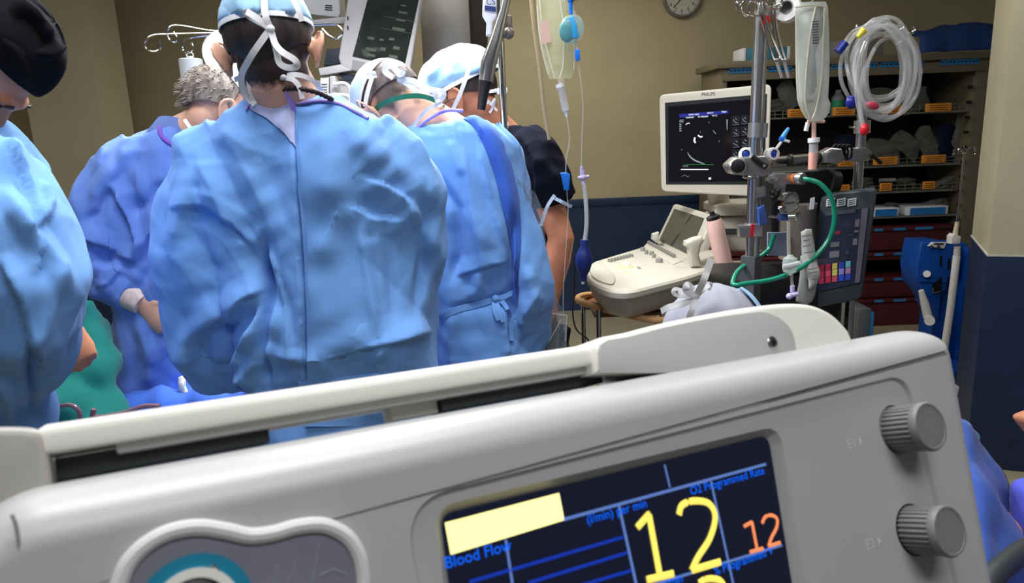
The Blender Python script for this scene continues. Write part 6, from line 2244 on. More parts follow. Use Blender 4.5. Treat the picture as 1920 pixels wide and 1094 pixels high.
# green gas tube
tube_at('gas_tube', [(1506, 336, 2.05), (1520, 338, 2.04), (1540, 347, 2.03), (1558, 370, 2.02), (1565, 405, 2.02), (1556, 445, 2.02), (1530, 480, 2.01), (1495, 506, 2.0), (1450, 524, 2.0), (1400, 532, 2.0), (1380, 535, 2.0), (1374, 530, 2.02), (1384, 508, 2.08), (1410, 490, 2.14), (1440, 470, 2.17), (1452, 440, 2.17)], None, 0.0070, M_tubeg, None, 14,
        label='looped green gas tube running from the regulator knob round to the steel pole', cat='tube')
for a, b in ((1510, 337), (1516, 338)):
    pass
# clear drip chamber and stopcock under the gauge
t = empty('bubble_trap', at(1483, 560, 1.99), 'clear rounded bubble trap hanging under the pressure gauge with white stopcock below', 'bubble trap')
G().tube(tp([(1478, 416), (1479, 480)], 2.02), 0.005, 12).obj('glass_stem', M_clear, t)
G().lathe(at(1482, 478, 1.98), (0, 0, -1), [(0.006, 0), (0.010, 0.004), (0.019, 0.010), (0.0205, 0.022), (0.0205, 0.038), (0.018, 0.048), (0.008, 0.054), (0.006, 0.058)], 28).obj('chamber', mat('pale_clear_chamber', (200, 214, 206), 0.1, alpha=0.45, spec=0.9), t)
G().tube(tp([(1468, 501), (1480, 499), (1500, 494)], 1.955), 0.004, 8, flat=(1.8, 0.6, (0, 0, 1))).obj('white_band', M_tie, t)
G().tube(tp([(1484, 516), (1486, 540)], 1.98), 0.0045, 10).obj('outlet', M_clear, t)
G().tube(tp([(1486, 536), (1486, 548)], 1.98), 0.0065, 12).obj('luer_lock', M_lilacp, t)
g = G()
g.tube(tp([(1478, 556), (1496, 551)], 1.975), 0.007, 12)
g.ball(at(1480, 556, 1.97), 0.009)
g.obj('stopcock', M_lilacp, t)
# paper strips
M_paper = mat('thermal_paper', (196, 196, 188), 0.8, var=0.10, scale=30, bump=0.5, bscale=40)
YPp = 2.0
t = cloth_sheet('paper_strip', [
    [at(1501, 436, YPp), at(1512, 431, YPp - 0.01), at(1524, 430, YPp)],
    [at(1502, 470, YPp + 0.01), at(1515, 470, YPp), at(1530, 468, YPp + 0.01)],
    [at(1506, 500, YPp), at(1522, 500, YPp - 0.01), at(1538, 498, YPp)],
    [at(1514, 525, YPp), at(1528, 522, YPp - 0.01), at(1541, 518, YPp)],
    [at(1519, 545, YPp), at(1528, 540, YPp), at(1536, 534, YPp)]], M_paper, None, 0.004, 2.0, 4, 0.0005, fold=14, label='crumpled printed paper strip hanging beside the green tube', cat='paper')
M_ink = mat('faded_ink', (110, 112, 116), 0.8)
for i, (y, a, b) in enumerate(((443, 1504, 1522), (452, 1507, 1518), (462, 1506, 1520), (474, 1508, 1526), (505, 1514, 1532), (512, 1516, 1534), (524, 1522, 1536))):
    G().prism(poly_at([(a, y), (b, y - 3), (b, y - 1.4), (a, y + 1.8)], YPp - 0.022), (0, 0.0006, 0)).obj('print_line', M_ink, t)
cloth_sheet('paper_strip', [
    [at(1500, 480, YPp + 0.04), at(1510, 480, YPp + 0.03), at(1520, 480, YPp + 0.04)],
    [at(1499, 520, YPp + 0.04), at(1515, 520, YPp + 0.03), at(1532, 520, YPp + 0.04)],
    [at(1494, 550, YPp + 0.04), at(1512, 550, YPp + 0.03), at(1530, 548, YPp + 0.04)],
    [at(1492, 566, YPp + 0.04), at(1512, 572, YPp + 0.03), at(1524, 566, YPp + 0.04)]], mat('translucent_pouch', (170, 172, 168), 0.4, alpha=0.8), None, 0.003, 5.0, 4, 0.0005, fold=14, label='translucent grey pouch hanging behind the crumpled paper strip', cat='pouch')
for i, pts in enumerate(([(1430, 500), (1446, 492), (1440, 530), (1432, 528)],)):
    pass
# touch console of the perfusion machine, angled to the right
tc_ = empty('touch_console', Vector((at(1590, 570, 2.2).x, 2.25, 0)), 'dark touch console with dim colourful screen and white stickers right of the green tube', 'monitor')


TA, TB = at(1540, 450, 2.20), at(1640, 450, 2.06)
TN = Vector((TB.y - TA.y, -(TB.x - TA.x), 0)).normalized()


def cq(pts, off=0.0):
    return [hit(p[0], p[1], TA, TN, -off) for p in pts]


M_cons = mat('slate_console_case', (40, 46, 50), 0.45, var=0.05)
G().prism(cq([(1540, 372), (1560, 364), (1640, 354), (1644, 362), (1616, 556), (1608, 563), (1518, 582), (1520, 470)]), (0.03, 0.06, 0), bev=0.006, seg=3).obj('case', M_cons, tc_)
scn = G().prism(cq([(1543, 402), (1630, 389), (1608, 532), (1524, 550)], -0.002), (0, 0.004, 0)).obj('screen', mat('dim_ui_screen', (24, 28, 40), 0.2, emit=(24, 28, 42), estr=0.6), tc_)


def uiq(nm, rgb, pts, e=0.2):
    G().prism(cq(pts, -0.0045), (0, 0.001, 0)).obj(nm, mat('ui_%d_%d_%d' % rgb, tuple(int(v * 0.72) for v in rgb), 0.4, emit=rgb, estr=e), scn)


uiq('title_bar', (74, 76, 86), [(1548, 398), (1604, 392), (1603, 399), (1548, 405)])
uiq('side_panel', (96, 92, 106), [(1616, 392), (1628, 390), (1612, 530), (1603, 531)])
for i, (c1_, c2_, c3_) in enumerate((((150, 28, 52), (180, 40, 70), (170, 50, 80)), ((150, 30, 60), (200, 60, 90), (190, 40, 60)), ((190, 170, 80), (190, 180, 90), (180, 70, 90)), ((40, 60, 160), (130, 130, 190), (40, 70, 190)), ((90, 170, 190), (170, 120, 160), (50, 70, 190)))):
    x = 1536 + i * 12.5
    for k, c_ in enumerate((c1_, c2_, c3_)):
        y = 498 - i * 1.8 + k * 12
        uiq('level_tile', c_, [(x, y), (x + 9, y - 1), (x + 8.4, y + 10), (x - 0.6, y + 11)])
for i, (x, y, wd, h, c_) in enumerate(((1566, 434, 10, 6, (130, 40, 50)), (1558, 455, 16, 9, (98, 96, 104)), (1556, 472, 18, 12, (110, 108, 116)), (1590, 440, 10, 3, (60, 64, 74)), (1604, 412, 8, 14, (120, 112, 122)), (1602, 432, 8, 4, (120, 112, 122)), (1600, 448, 8, 12, (120, 112, 122)), (1586, 470, 6, 8, (60, 60, 90)))):
    uiq('ui_block', c_, [(x, y), (x + wd, y - wd * .08), (x + wd - h * .08, y + h - wd * .08), (x - h * .08, y + h)], 0.15)
for a in (1549, 1569, 1589):
    G().prism(cq([(a + 1, 374), (a + 17, 371), (a + 16, 385), (a, 388)], -0.003), (0, 0.002, 0)).obj('sticker', mat('white_sticker', (166, 168, 168), 0.6), tc_)
    g = G()
    for k in range(3):
        g.prism(cq([(a + 3, 376 + k * 3.6), (a + 14, 374 + k * 3.6), (a + 14, 375.2 + k * 3.6), (a + 3, 377.4 + k * 3.6)], -0.004), (0, 0.001, 0))
    g.obj('sticker_print', M_darkg, tc_)
p = at(1570, 575, 2.2)
G().tube([Vector((p.x, 2.24, p.z + 0.10)), Vector((p.x, 2.24, 0.05))], 0.03, 16).obj('stand', M_darkg, tc_)
G().box((p.x, 2.24, 0.03), (0.2, 0.2, 0.05), bev=0.01).obj('stand_base', M_darkg, tc_)

# hanging instruments at the top of the pole
for k, (dx_, lb) in enumerate(((0, 'left steel clamp forceps hanging from the top of the steel pole'), (14, 'right steel clamp forceps hanging from the top of the steel pole'))):
    t = empty('forceps', at(1452 + dx_, 148, YP - 0.04), lb, 'forceps')
    Yf = YP - 0.045 - 0.008 * k
    tube_at('shank', [(1424 + dx_ * 0.4, 22, Yf), (1438 + dx_ * 0.7, 70, Yf), (1450 + dx_, 108, Yf), (1454 + dx_, 114, Yf)], None, 0.0036, M_chrome, t, 8)
    tube_at('shank', [(1446 + dx_ * 0.4, 20, Yf), (1450 + dx_ * 0.6, 66, Yf), (1457 + dx_, 108, Yf), (1459 + dx_, 114, Yf)], None, 0.0036, M_chrome, t, 8)
    G().tube(tp([(1455 + dx_, 110), (1466 + dx_ * 0.9, 146)], Yf), [0.0048, 0.0042], 8).obj('rubber_jaw', mat('clear_rubber_sleeve', (150, 150, 150), 0.25, alpha=0.8), t)
    G().ball(at(1456 + dx_, 112, Yf - 0.004), (0.008, 0.005, 0.003)).obj('joint', M_chrome, t)
    for cx2, cy2, rx in ((1404 + dx_, 14, 15), (1440 + dx_, 4, 13)):
        tube_at('finger_ring', [(cx2 + rx * math.cos(a * math.pi / 5), cy2 + rx * 1.05 * math.sin(a * math.pi / 5)) for a in range(11)], Yf, 0.0030, M_chrome, t, 8)
t = empty('pole_hook', at(1430, 30, YP - 0.03), 'chrome hook bar across the top of the steel pole', 'hook')
tube_at('hook_bar', [(1383, 18), (1380, 8), (1388, 2), (1430, 2), (1450, 14), (1466, 4)], YP - 0.035, 0.0042, M_chrome, t, 8)
G().prism(poly_at([(1431, 30), (1442, 28), (1444, 42), (1433, 46)], YP - 0.05), (0, 0.012, 0), bev=0.002).obj('red_tag', M_red, t)
t = empty('tape_roll', at(1471, 32, YP - 0.03), 'roll of white tape hanging at the top between pole and frosted bag', 'tape roll')
G().lathe(at(1477, 16, YP - 0.02), Vector((-0.75, -1, 0.15)), [(0.019, -0.014), (0.036, -0.014), (0.036, 0.016), (0.019, 0.016), (0.019, -0.014)], 36).obj('tape', M_white, t)
G().lathe(at(1477, 16, YP - 0.02), Vector((-0.75, -1, 0.15)), [(0.016, -0.0145), (0.0195, -0.0145), (0.0195, 0.0165), (0.016, 0.0165), (0.016, -0.0145)], 36).obj('cardboard_core', M_mgrey, t)

# frosted bag with pink drip chamber
YF = 2.05
t = empty('drip_bag', at(1524, 320, YF), 'large frosted wrinkled drip bag above a pink drip chamber', 'drip bag')
iv_bag('bag', [(1494, 1548, 4, 0.25), (1491, 1552, 14, 0.6), (1491, 1554, 60, 0.9), (1492, 1555, 110, 1), (1493, 1554, 150, 1), (1495, 1552, 185, 0.95), (1498, 1557, 196, 0.8), (1506, 1555, 212, 0.6), (1516, 1542, 228, 0.3)], YF, M_clear2, t, 0.022)
iv_bag('bag_fold', [(1530, 1546, 8, 0.3), (1518, 1542, 60, 1), (1512, 1536, 120, 1), (1512, 1530, 190, 0.6)], YF - 0.016, mat('darker_bag_panel', (150, 154, 150), 0.3, alpha=0.45, var=0.2), t, 0.008)
g = G()
for pts in ([(1530, 10), (1520, 60), (1512, 130), (1510, 190), (1518, 222)], [(1546, 14), (1543, 90), (1540, 150), (1530, 205), (1522, 224)], [(1493, 20), (1494, 120), (1498, 190), (1512, 222)], [(1491, 14), (1520, 10), (1550, 12)]):
    g.tube(spline(tp(pts, YF - 0.024), 5), 0.0022, 6)
g.obj('bag_seam', mat('cream_film_seam', (208, 200, 176), 0.3, alpha=0.7), t)
g = G()
for i in range(9):
    g.prism(poly_at([(1523, 40 + i * 5), (1535, 39 + i * 5), (1535, 40.5 + i * 5), (1523, 41.6 + i * 5)], YF - 0.026), (0, 0.0006, 0))
g.obj('bag_print', M_darkg, t)
G().tube(tp([(1514, 228), (1546, 228)], YF), 0.0045, 8).obj('bag_clamp', mat('stained_port', (212, 176, 156), 0.4), t)
G().tube(tp([(1515, 230), (1511, 246)], YF), 0.0062, 12).obj('port', M_tie, t)
G().tube(tp([(1526, 228), (1526, 262)], YF), 0.0062, 12).obj('port', MATS['stained_port'], t)
G().tube(tp([(1526, 259), (1526, 267)], YF), 0.016, 20).obj('collar', M_tie, t)
G().tube(tp([(1526, 266), (1525, 288)], YF), 0.0125, 20).obj('drip_chamber', MATS['chamber_plastic'], t)
G().tube(tp([(1525, 286), (1523, 318)], YF), [0.0125, 0.0115], 20).obj('pink_fluid', mat('pale_pink_fluid', (226, 166, 152), 0.3), t)
tube_at('hanger', [(1496, 14), (1520, 4), (1532, -14), (1536, -60), (1538, -190)], YF, 0.0018, M_tube, t, 6)

# coil of clear tubing with coloured caps
co_ = empty('tubing_coil', at(1650, 250, 2.02), 'thick coil of clear tubing with blue, yellow and red caps hanging on the second pole', 'tubing')
rr = random.Random(3)
for k in range(15):
    cx2, cy2 = 1655 + rr.uniform(-12, 12), 128 + rr.uniform(-14, 14)
    rx, ry = 50 + rr.uniform(-12, 14), 80 + rr.uniform(-14, 10)
    ph = rr.uniform(0, 6.28)
    tl = rr.uniform(-0.15, 0.25)
    yy = 2.0 + rr.uniform(-0.04, 0.05)
    pts = []
    for q in range(13):
        a = ph + q * 2 * math.pi / 12
        x0_, y0_ = rx * math.cos(a), ry * math.sin(a)
        pts.append((cx2 + x0_ * math.cos(tl) - y0_ * math.sin(tl) * 0.6, cy2 + x0_ * math.sin(tl) + y0_ * math.cos(tl), yy + 0.015 * math.sin(2 * a + k)))
    tube_at('tube_loop', pts, None, 0.0050, M_tube, co_, 8)
for pts in ([(1700, 70, 1.98), (1716, 100, 1.97), (1716, 140, 1.97), (1704, 180, 1.97), (1684, 216, 1.97)],
            [(1626, 50, 1.98), (1600, 60, 1.98), (1585, 78, 1.98), (1578, 95, 1.98)],
            [(1640, 36, 2.0), (1600, 70, 2.0), (1578, 110, 2.0), (1577, 150, 2.0), (1590, 180, 2.0), (1597, 190, 2.0)],
            [(1640, 90, 1.96), (1618, 140, 1.96), (1612, 190, 1.96), (1618, 236, 1.96)],
            [(1630, 60, 1.95), (1610, 120, 1.95), (1606, 180, 1.95), (1618, 238, 1.95)]):
    tube_at('tube_tail', pts, None, 0.0055, M_tube, co_, 8)
M_bcap = mat('deep_blue_cap', (22, 34, 130), 0.35)
G().tube(tp([(1585, 80), (1571, 98)], 1.975), 0.011, 14).obj('blue_cap', M_bcap, co_)
G().ball(at(1597, 192, 1.99), (0.017, 0.014, 0.018)).obj('blue_cap', M_bcap, co_)
G().ball(at(1621, 243, 1.945), (0.012, 0.012, 0.016)).obj('red_cap', M_red, co_)
G().ball(at(1636, 198, 1.95), (0.018, 0.010, 0.010), Matrix.Rotation(0.3, 3, 'Y')).obj('pink_cap', mat('rose_cap', (190, 60, 84), 0.4), co_)
G().tube(tp([(1608, 70), (1620, 56)], 1.955), [0.006, 0.010], 10).obj('yellow_tag', mat('yellow_tag', (222, 208, 60), 0.4), co_)
t = empty('coil_hooks', at(1690, 90, 2.08), 'curled chrome hooks on the second pole that hold the tubing coil', 'hook')
for pts in ([(1619, 66), (1650, 60), (1685, 58), (1694, 50), (1692, 44), (1685, 46)], [(1619, 72), (1670, 66), (1690, 66), (1688, 80), (1678, 82)], [(1619, 70, 2.2), (1690, 58, 2.2), (1708, 62, 2.2), (1716, 55, 2.2), (1712, 49, 2.2)], [(1619, 66), (1608, 60), (1606, 50), (1612, 50)]):
    tube_at('hook', pts, 2.1, 0.0038, M_chrome, t, 8)
G().tube(tp([(1619, 125, YP2), (1619, 55, YP2 - 0.1)], None), 0.009, 12).obj('hook_stem', M_chrome, t)
# ================================================================== shelving against the back wall
YC = 5.05
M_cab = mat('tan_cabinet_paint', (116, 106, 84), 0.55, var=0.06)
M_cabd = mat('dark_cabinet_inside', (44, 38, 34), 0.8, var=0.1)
M_wire = mat('worn_wire_steel', (150, 148, 140), 0.4, metal=0.7)
M_oran = mat('orange_shelf_label', (226, 144, 44), 0.6, var=0.05)
M_blul = mat('blue_shelf_label', (44, 128, 186), 0.6, var=0.08)
M_mar = mat('maroon_drawer', (84, 26, 36), 0.55, var=0.08)
cab = empty('storage_cabinet', (at(1600, 600, YC).x, YC + 0.25, 0), 'tall open storage cabinet with wire shelves, orange labels and maroon drawers at the right back', 'cabinet')
cx0, cx1 = at(1350, 200, YC).x, at(1852, 200, YC).x
ct = at(1600, 107, YC).z


def cz(py, px=1650):
    return at(px, py, YC).z


D = 0.48
zb = 0.05
G().box(((cx0 + cx1) / 2, YC + D / 2, ct - 0.02), (cx1 - cx0 + 0.08, D + 0.06, 0.045), bev=0.006).obj('top', M_cab, cab)
for x in (cx0 + 0.02, cx1 - 0.06):
    G().box((x + (0.04 if x > 1 and x > (cx0 + cx1) / 2 else 0), YC + D / 2, ct / 2), (0.05 if x < (cx0 + cx1) / 2 else 0.17, D, ct - 0.04), bev=0.004).obj('side_panel', M_cab, cab)
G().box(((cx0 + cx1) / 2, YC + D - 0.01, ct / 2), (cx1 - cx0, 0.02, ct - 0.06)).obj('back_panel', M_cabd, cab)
G().box(((cx0 + cx1) / 2, YC + D / 2, zb), (cx1 - cx0, D, 0.08)).obj('plinth', M_cab, cab)
G().box(((cx0 + cx1) / 2, YC + 0.0, cz(131)), (cx1 - cx0 - 0.02, 0.02, 0.07), bev=0.003).obj('header_rail', M_cab, cab)
lx0, lx1 = at(1640, 300, YC).x, cx1 - 0.10
x_in0 = cx0 + 0.05
x_in1 = cx1 - 0.13
# header labels in blue
for a, b in ((1366, 1426), (1440, 1485), (1558, 1592), (1600, 1645), (1650, 1730), (1762, 1834)):
    xa, xb = at(a, 118, YC).x, at(b, 118, YC).x
    G().box(((xa + xb) / 2, YC - 0.013, cz(122) + 0.005 * 0), (xb - xa, 0.003, 0.035)).obj('header_label', M_blul, cab)
    g = G()
    n_ = max(3, int((b - a) / 7))
    for k in range(n_):
        g.box((xa + (xb - xa) * (k + 0.5) / n_, YC - 0.0152, cz(122)), ((xb - xa) / n_ * 0.7, 0.001, 0.010))
    g.obj('label_print', M_navy, cab, kind='stuff')
shelf_rows = [(213, 'a'), (312, 'b'), (361, 'c'), (408, 'd')]
for py, _ in shelf_rows:
    z = cz(py)
    G().box(((x_in0 + x_in1) / 2, YC + D / 2, z - 0.006), (x_in1 - x_in0, D - 0.05, 0.012)).obj('shelf', M_wire, cab)
    if py < 400:
        g = G()
        for zz_ in (0.02, 0.045):
            g.tube([(x_in0, YC + 0.01, z + zz_), (x_in1, YC + 0.01, z + zz_)], 0.0028, 6)
        k = x_in0
        while k < x_in1:
            g.tube([(k, YC + 0.01, z), (k, YC + 0.01, z + 0.045)], 0.0022, 5)
            k += 0.055
        g.obj('wire_guard', M_wire, cab)
for py, spans in ((206, ((1476, 1510), (1560, 1602), (1650, 1690), (1733, 1782))), (302, ((1570, 1600), (1636, 1682), (1726, 1771))), (351, ((1570, 1592), (1648, 1671), (1728, 1752)))):
    for a, b in spans:
        xa, xb = at(a, py, YC).x, at(b, py, YC).x
        zc = cz(py)
        o = G().box(((xa + xb) / 2, YC - 0.008, zc), (xb - xa, 0.003, 0.055), bev=0.001).obj('shelf_label', M_oran, cab)
        g = G()
        for i in range(3):
            g.box(((xa + xb) / 2, YC - 0.0105, zc + 0.014 - i * 0.014), ((xb - xa) * (0.7 - 0.1 * (i % 2)), 0.001, 0.004))
        g.obj('label_print', mat('brown_print', (90, 54, 24), 0.7), o)
# notched shelf strip on the right
g = G()
for i in range(12):
    g.box((cx1 - 0.135, YC - 0.004, cz(120) - 0.075 - i * 0.10), (0.03, 0.01, 0.02))
g.obj('strip_notch', M_black, cab, kind='stuff')
# maroon drawers
dr_y = [(427, 470), (473, 488), (520, 558), (560, 612)]
for y0, y1 in dr_y:
    z1, z0 = cz(y0), cz(y1)
    d_ = G().box(((x_in0 + x_in1) / 2, YC + 0.2, (z0 + z1) / 2), (x_in1 - x_in0, 0.42, z1 - z0), bev=0.008).obj('drawer', M_mar, cab)
    G().box(((x_in0 + x_in1) / 2, YC - 0.018, z1 - 0.012), (x_in1 - x_in0, 0.02, 0.024), bev=0.004).obj('drawer_lip', M_mar, d_)
    for a, b in ((1636, 1652), (1672, 1694), (1712, 1745)):
        xa, xb = at(a, y0, YC).x, at(b, y0, YC).x
        G().box(((xa + xb) / 2, YC - 0.030, z1 - 0.012), (xb - xa, 0.003, 0.018)).obj('drawer_label', M_blul, d_)


def item(name, label, cat, c, s, m, group=None, bev=0.004, rot=None):
    o = G().box(c, s, rot, bev=bev).obj(name, m)
    return setp(o, label, cat, group)


# things on top of the cabinet
zt = ct + 0.003
for a, b, h, m, lb in ((1398, 1484, 0.085, mat('teal_box_card', (60, 128, 148), 0.6, var=0.08), 'flat teal box with white end on top of the cabinet, behind the forceps'),):
    xa, xb = at(a, 100, YC).x, at(b, 100, YC).x
    t = empty('supply_box', ((xa + xb) / 2, YC + 0.15, zt), lb, 'box')
    G().box(((xa + xb) / 2 + 0.01, YC + 0.15, zt + h / 2), (xb - xa - 0.02, 0.22, h), bev=0.003).obj('carton', m, t)
    G().box((xa + 0.006, YC + 0.15, zt + h / 2), (0.02, 0.225, h + 0.003), bev=0.002).obj('white_end', M_tie, t)
    G().box((xb - 0.004, YC + 0.15, zt + h / 2), (0.02, 0.225, h + 0.003), bev=0.002).obj('white_end', M_tie, t)
xa, xb = at(1576, 80, YC).x, at(1662, 80, YC).x
item('cardboard_tray', 'pale grey carton on top of the cabinet behind the tubing coil', 'box', ((xa + xb) / 2, YC + 0.15, zt + 0.055), (xb - xa, 0.24, 0.11), mat('grey_carton', (128, 124, 116), 0.7, var=0.05))
xa, xb = at(1722, 80, YC).x, at(1868, 80, YC).x
cloth_sheet('blue_wrap', [
    [(xa, YC + 0.40, zt + 0.10), ((xa + xb) / 2, YC + 0.40, zt + 0.15), (xb, YC + 0.40, zt + 0.16)],
    [(xa, YC + 0.2, zt + 0.13), ((xa + xb) / 2, YC + 0.2, zt + 0.155), (xb, YC + 0.2, zt + 0.17)],
    [(xa, YC + 0.02, zt + 0.10), ((xa + xb) / 2, YC + 0.02, zt + 0.135), (xb, YC + 0.02, zt + 0.15)],
    [(xa, YC - 0.012, zt + 0.002), ((xa + xb) / 2, YC - 0.012, zt + 0.002), (xb, YC - 0.012, zt + 0.002)]],
    mat('blue_sterile_wrap', (30, 62, 122), 0.8, var=0.1, bump=0.4, bscale=60), None, 0.015, 3, 5, fold=8, label='dark blue folded sterile wrap lying on top of the cabinet at the right', cat='wrap')
# things on the shelves
M_pk = mat('crinkled_clear_packet', (132, 130, 124), 0.3, var=0.35, scale=18, bump=1.0, bscale=40)
M_pkw = mat('white_paper_packet', (150, 148, 142), 0.6, var=0.2, scale=24, bump=0.6, bscale=40)
M_pkb = mat('dark_blue_packet', (26, 36, 72), 0.6, var=0.2)


def packet(px, py, wd, hg, tilt, m, label, group=None, Y=None):
    Y = Y or YC + 0.12
    c = at(px, py, Y)
    s = Y / F
    w_, h_ = wd * s, hg * s
    rows = []
    R = Matrix.Rotation(tilt, 3, 'Y')
    for i in range(7):
        row = []
        for j in range(7):
            u, v = i / 6 - 0.5, j / 6 - 0.5
            e = 1 - 0.12 * math.sin(3 * u + 5 * v)
            bul = 0.022 * math.cos(u * math.pi) * math.cos(v * math.pi)
            p_ = R @ Vector((v * w_ * e, -bul + 0.008 * math.sin(u * 11 + v * 7), -u * h_ * e))
            row.append(c + p_)
        rows.append(row)
    o = G().sheet(rows, 0.014).obj('supply_packet', m)
    return setp(o, label, 'packet', group)


zr = {k: cz(k) for k, _ in shelf_rows}
packet(1480, 180, 34, 52, -0.5, M_pkw, 'white paper packet leaning on the top shelf left of the frosted bag')
packet(1462, 198, 40, 22, 0.0, M_pk, 'crinkled clear packet lying low on the top shelf beside the display')
t = empty('supply_bottle', at(1570, 204, YC + 0.1), 'small bottle with green label on the top shelf behind the coil', 'bottle')
b0 = at(1570, 204, YC + 0.1)
G().lathe((b0.x, b0.y, zr[213]), (0, 0, 1), [(0.04, 0), (0.042, 0.01), (0.042, 0.12), (0.02, 0.15), (0.02, 0.17), (0, 0.17)], 20).obj('bottle_body', M_mgrey, t)
G().lathe((b0.x, b0.y, zr[213] + 0.03), (0, 0, 1), [(0.043, 0), (0.043, 0.07)], 20).obj('green_label', mat('green_label', (40, 140, 96), 0.6), t)
packet(1655, 188, 60, 40, 0.1, M_pk, 'wide crinkled packet on the top shelf seen through the tubing coil')
packet(1718, 188, 46, 44, -0.2, M_pk, 'crinkled clear packet at the right of the top shelf')
for px, py, wd, hg, tl, m, lb in ((1585, 280, 44, 50, 0.0, M_pkb, 'dark blue packet standing on the second shelf left of the second pole'),
                                  (1655, 283, 70, 36, 0.25, M_pk, 'long crinkled packet slumped on the second shelf beside the clamp plate'),
                                  (1700, 272, 60, 34, 0.6, M_pk, 'shiny clear packet leaning in the middle of the second shelf'),
                                  (1742, 270, 34, 66, -0.55, M_pk, 'narrow clear packet tilted against the dark blue packet'),
                                  (1772, 268, 36, 66, 0.0, M_pkb, 'dark blue packet standing at the right of the second shelf'),
                                  (1797, 255, 22, 78, 0.12, M_pkw, 'tall white packet standing at the right end of the second shelf')):
    packet(px, py, wd, hg, tl, m, lb)
t = empty('syringe_pack', at(1665, 338, YC + 0.1), 'white capped syringe lying on the third shelf', 'syringe')
c_ = at(1665, 338, YC + 0.06)
G().tube([c_ - Vector((0.06, 0, 0)), c_ + Vector((0.05, 0, 0))], 0.014, 12).obj('barrel', M_pkw, t)
G().tube([c_ + Vector((0.05, 0, 0)), c_ + Vector((0.10, 0, -0.005))], 0.006, 8).obj('plunger', M_wire, t)
for px, wd, tl, lb in ((1618, 40, 0.0, 'grey packet on the third shelf behind the second pole'), (1700, 36, 0.1, 'rumpled grey packet in the middle of the third shelf'), (1775, 50, -0.25, 'white packet with turned up corner at the right of the third shelf')):
    packet(px, 342, wd, 16, tl, M_pkw if px > 1750 else M_pk, lb)
for a, b, lb in ((1640, 1688, 'white tray with bright blue label on the lowest shelf, left one'), (1703, 1781, 'white tray with bright blue label on the lowest shelf, right one')):
    xa, xb = at(a, 398, YC).x, at(b, 398, YC).x
    t = empty('supply_tray', ((xa + xb) / 2, YC + 0.15, zr[408]), lb, 'tray')
    G().box(((xa + xb) / 2, YC + 0.15, zr[408] + 0.032), (xb - xa, 0.26, 0.06), bev=0.004).obj('tray_box', M_tie, t)
    G().box(((xa + xb) / 2, YC + 0.017, zr[408] + 0.030), ((xb - xa) * 0.84, 0.004, 0.048)).obj('blue_label', mat('bright_blue_label', (30, 120, 190), 0.6), t)
packet(1672, 386, 30, 12, 0.1, M_pk, 'crinkled packet sticking out of the left blue-labelled tray')
packet(1752, 384, 54, 18, -0.15, M_pkw, 'pile of white packets on the right blue-labelled tray')
# grey bins and low step below the console
for i, (a, b, y0, y1, m) in enumerate(((1592, 1614, 582, 625, M_mgrey), (1614, 1634, 580, 618, mat('slate_bin', (96, 104, 106), 0.5)), (1634, 1640, 586, 606, M_blul))):
    xa, xb = at(a, y0, 4.4).x, at(b, y0, 4.4).x
    z1, z0 = at(a, y0, 4.4).z, max(0.0, at(a, y1, 4.4).z)
    item('supply_bin', ['left grey plastic bin on the floor under the dark touch console', 'middle slate plastic bin on the floor under the dark touch console', 'narrow blue bin on the floor right of the grey bins'][i], 'bin', ((xa + xb) / 2, 4.5, z1 / 2), (xb - xa, 0.2, z1), m)
t = item('yellow_rod', 'thin yellow rod standing behind the grey bins', 'rod', (at(1582, 590, 4.7).x, 4.7, 0.33), (0.035, 0.03, 0.66), mat('mustard_yellow', (170, 140, 40), 0.5))

# ------------------------------------------------------------------ blue lift with white pole in front of the cabinet
YL = 3.95
M_lift = mat('blue_lift_paint', (14, 74, 160), 0.4, var=0.05)
lf = empty('blue_lift', (at(1770, 700, YL).x, YL + 0.1, 0), 'blue hoist-like machine with rounded white crank beside the right pillar', 'medical device')
G().prism(poly_at([(1727, 454), (1762, 453), (1800, 460), (1800, 520), (1780, 520), (1775, 548), (1766, 548), (1761, 600), (1742, 560), (1722, 535), (1718, 500)], YL), (0, 0.18, 0), bev=0.012, seg=3).obj('drive_housing', M_lift, lf)
G().prism(poly_at([(1718, 524), (1775, 526), (1775, 531), (1718, 529)], YL - 0.008), (0, 0.02, 0), bev=0.002).obj('edge_strip', M_lift, lf)
p0 = at(1795, 470, YL)
xa, xb = at(1768, 500, YL).x, at(1822, 500, YL).x
G().box(((xa + xb) / 2, YL + 0.12, p0.z / 2 + 0.03), (xb - xa, 0.14, p0.z), bev=0.008).obj('mast', M_lift, lf)
G().box((xb - 0.02, YL + 0.03, p0.z / 2 + 0.03), (0.02, 0.06, p0.z - 0.04), bev=0.004).obj('mast_rail', M_lift, lf)
G().prism(poly_at([(1740, 462), (1748, 455), (1775, 455), (1771, 467)], YL - 0.01), (0, 0.02, 0), bev=0.003).obj('control_plate', M_white, lf)
for a in (1747, 1760):
    G().cyl(at(a, 463, YL - 0.012), at(a, 463, YL - 0.02), 0.009, 14).obj('black_button', M_black, lf)
G().prism(poly_at([(1752, 456), (1770, 456), (1769, 459), (1751, 459)], YL - 0.014), (0, 0.004, 0)).obj('display_window', M_darkg, lf)
G().cyl(at(1738, 514, YL), at(1738, 514, YL - 0.02), 0.019, 24).obj('white_button', M_white, lf)
G().prism(poly_at([(1750, 534), (1766, 520), (1764, 548), (1750, 550)], YL - 0.012), (0, 0.01, 0)).obj('dark_recess', M_black, lf)
G().tube(tp([(1749, 540), (1750, 550), (1763, 547)], YL - 0.02), 0.003, 6).obj('wire_loop', M_wire, lf)
G().tube(tp([(1727, 545), (1734, 570), (1740, 595)], YL - 0.03), [0.014, 0.022, 0.024], 16).obj('crank_arm', M_white, lf)
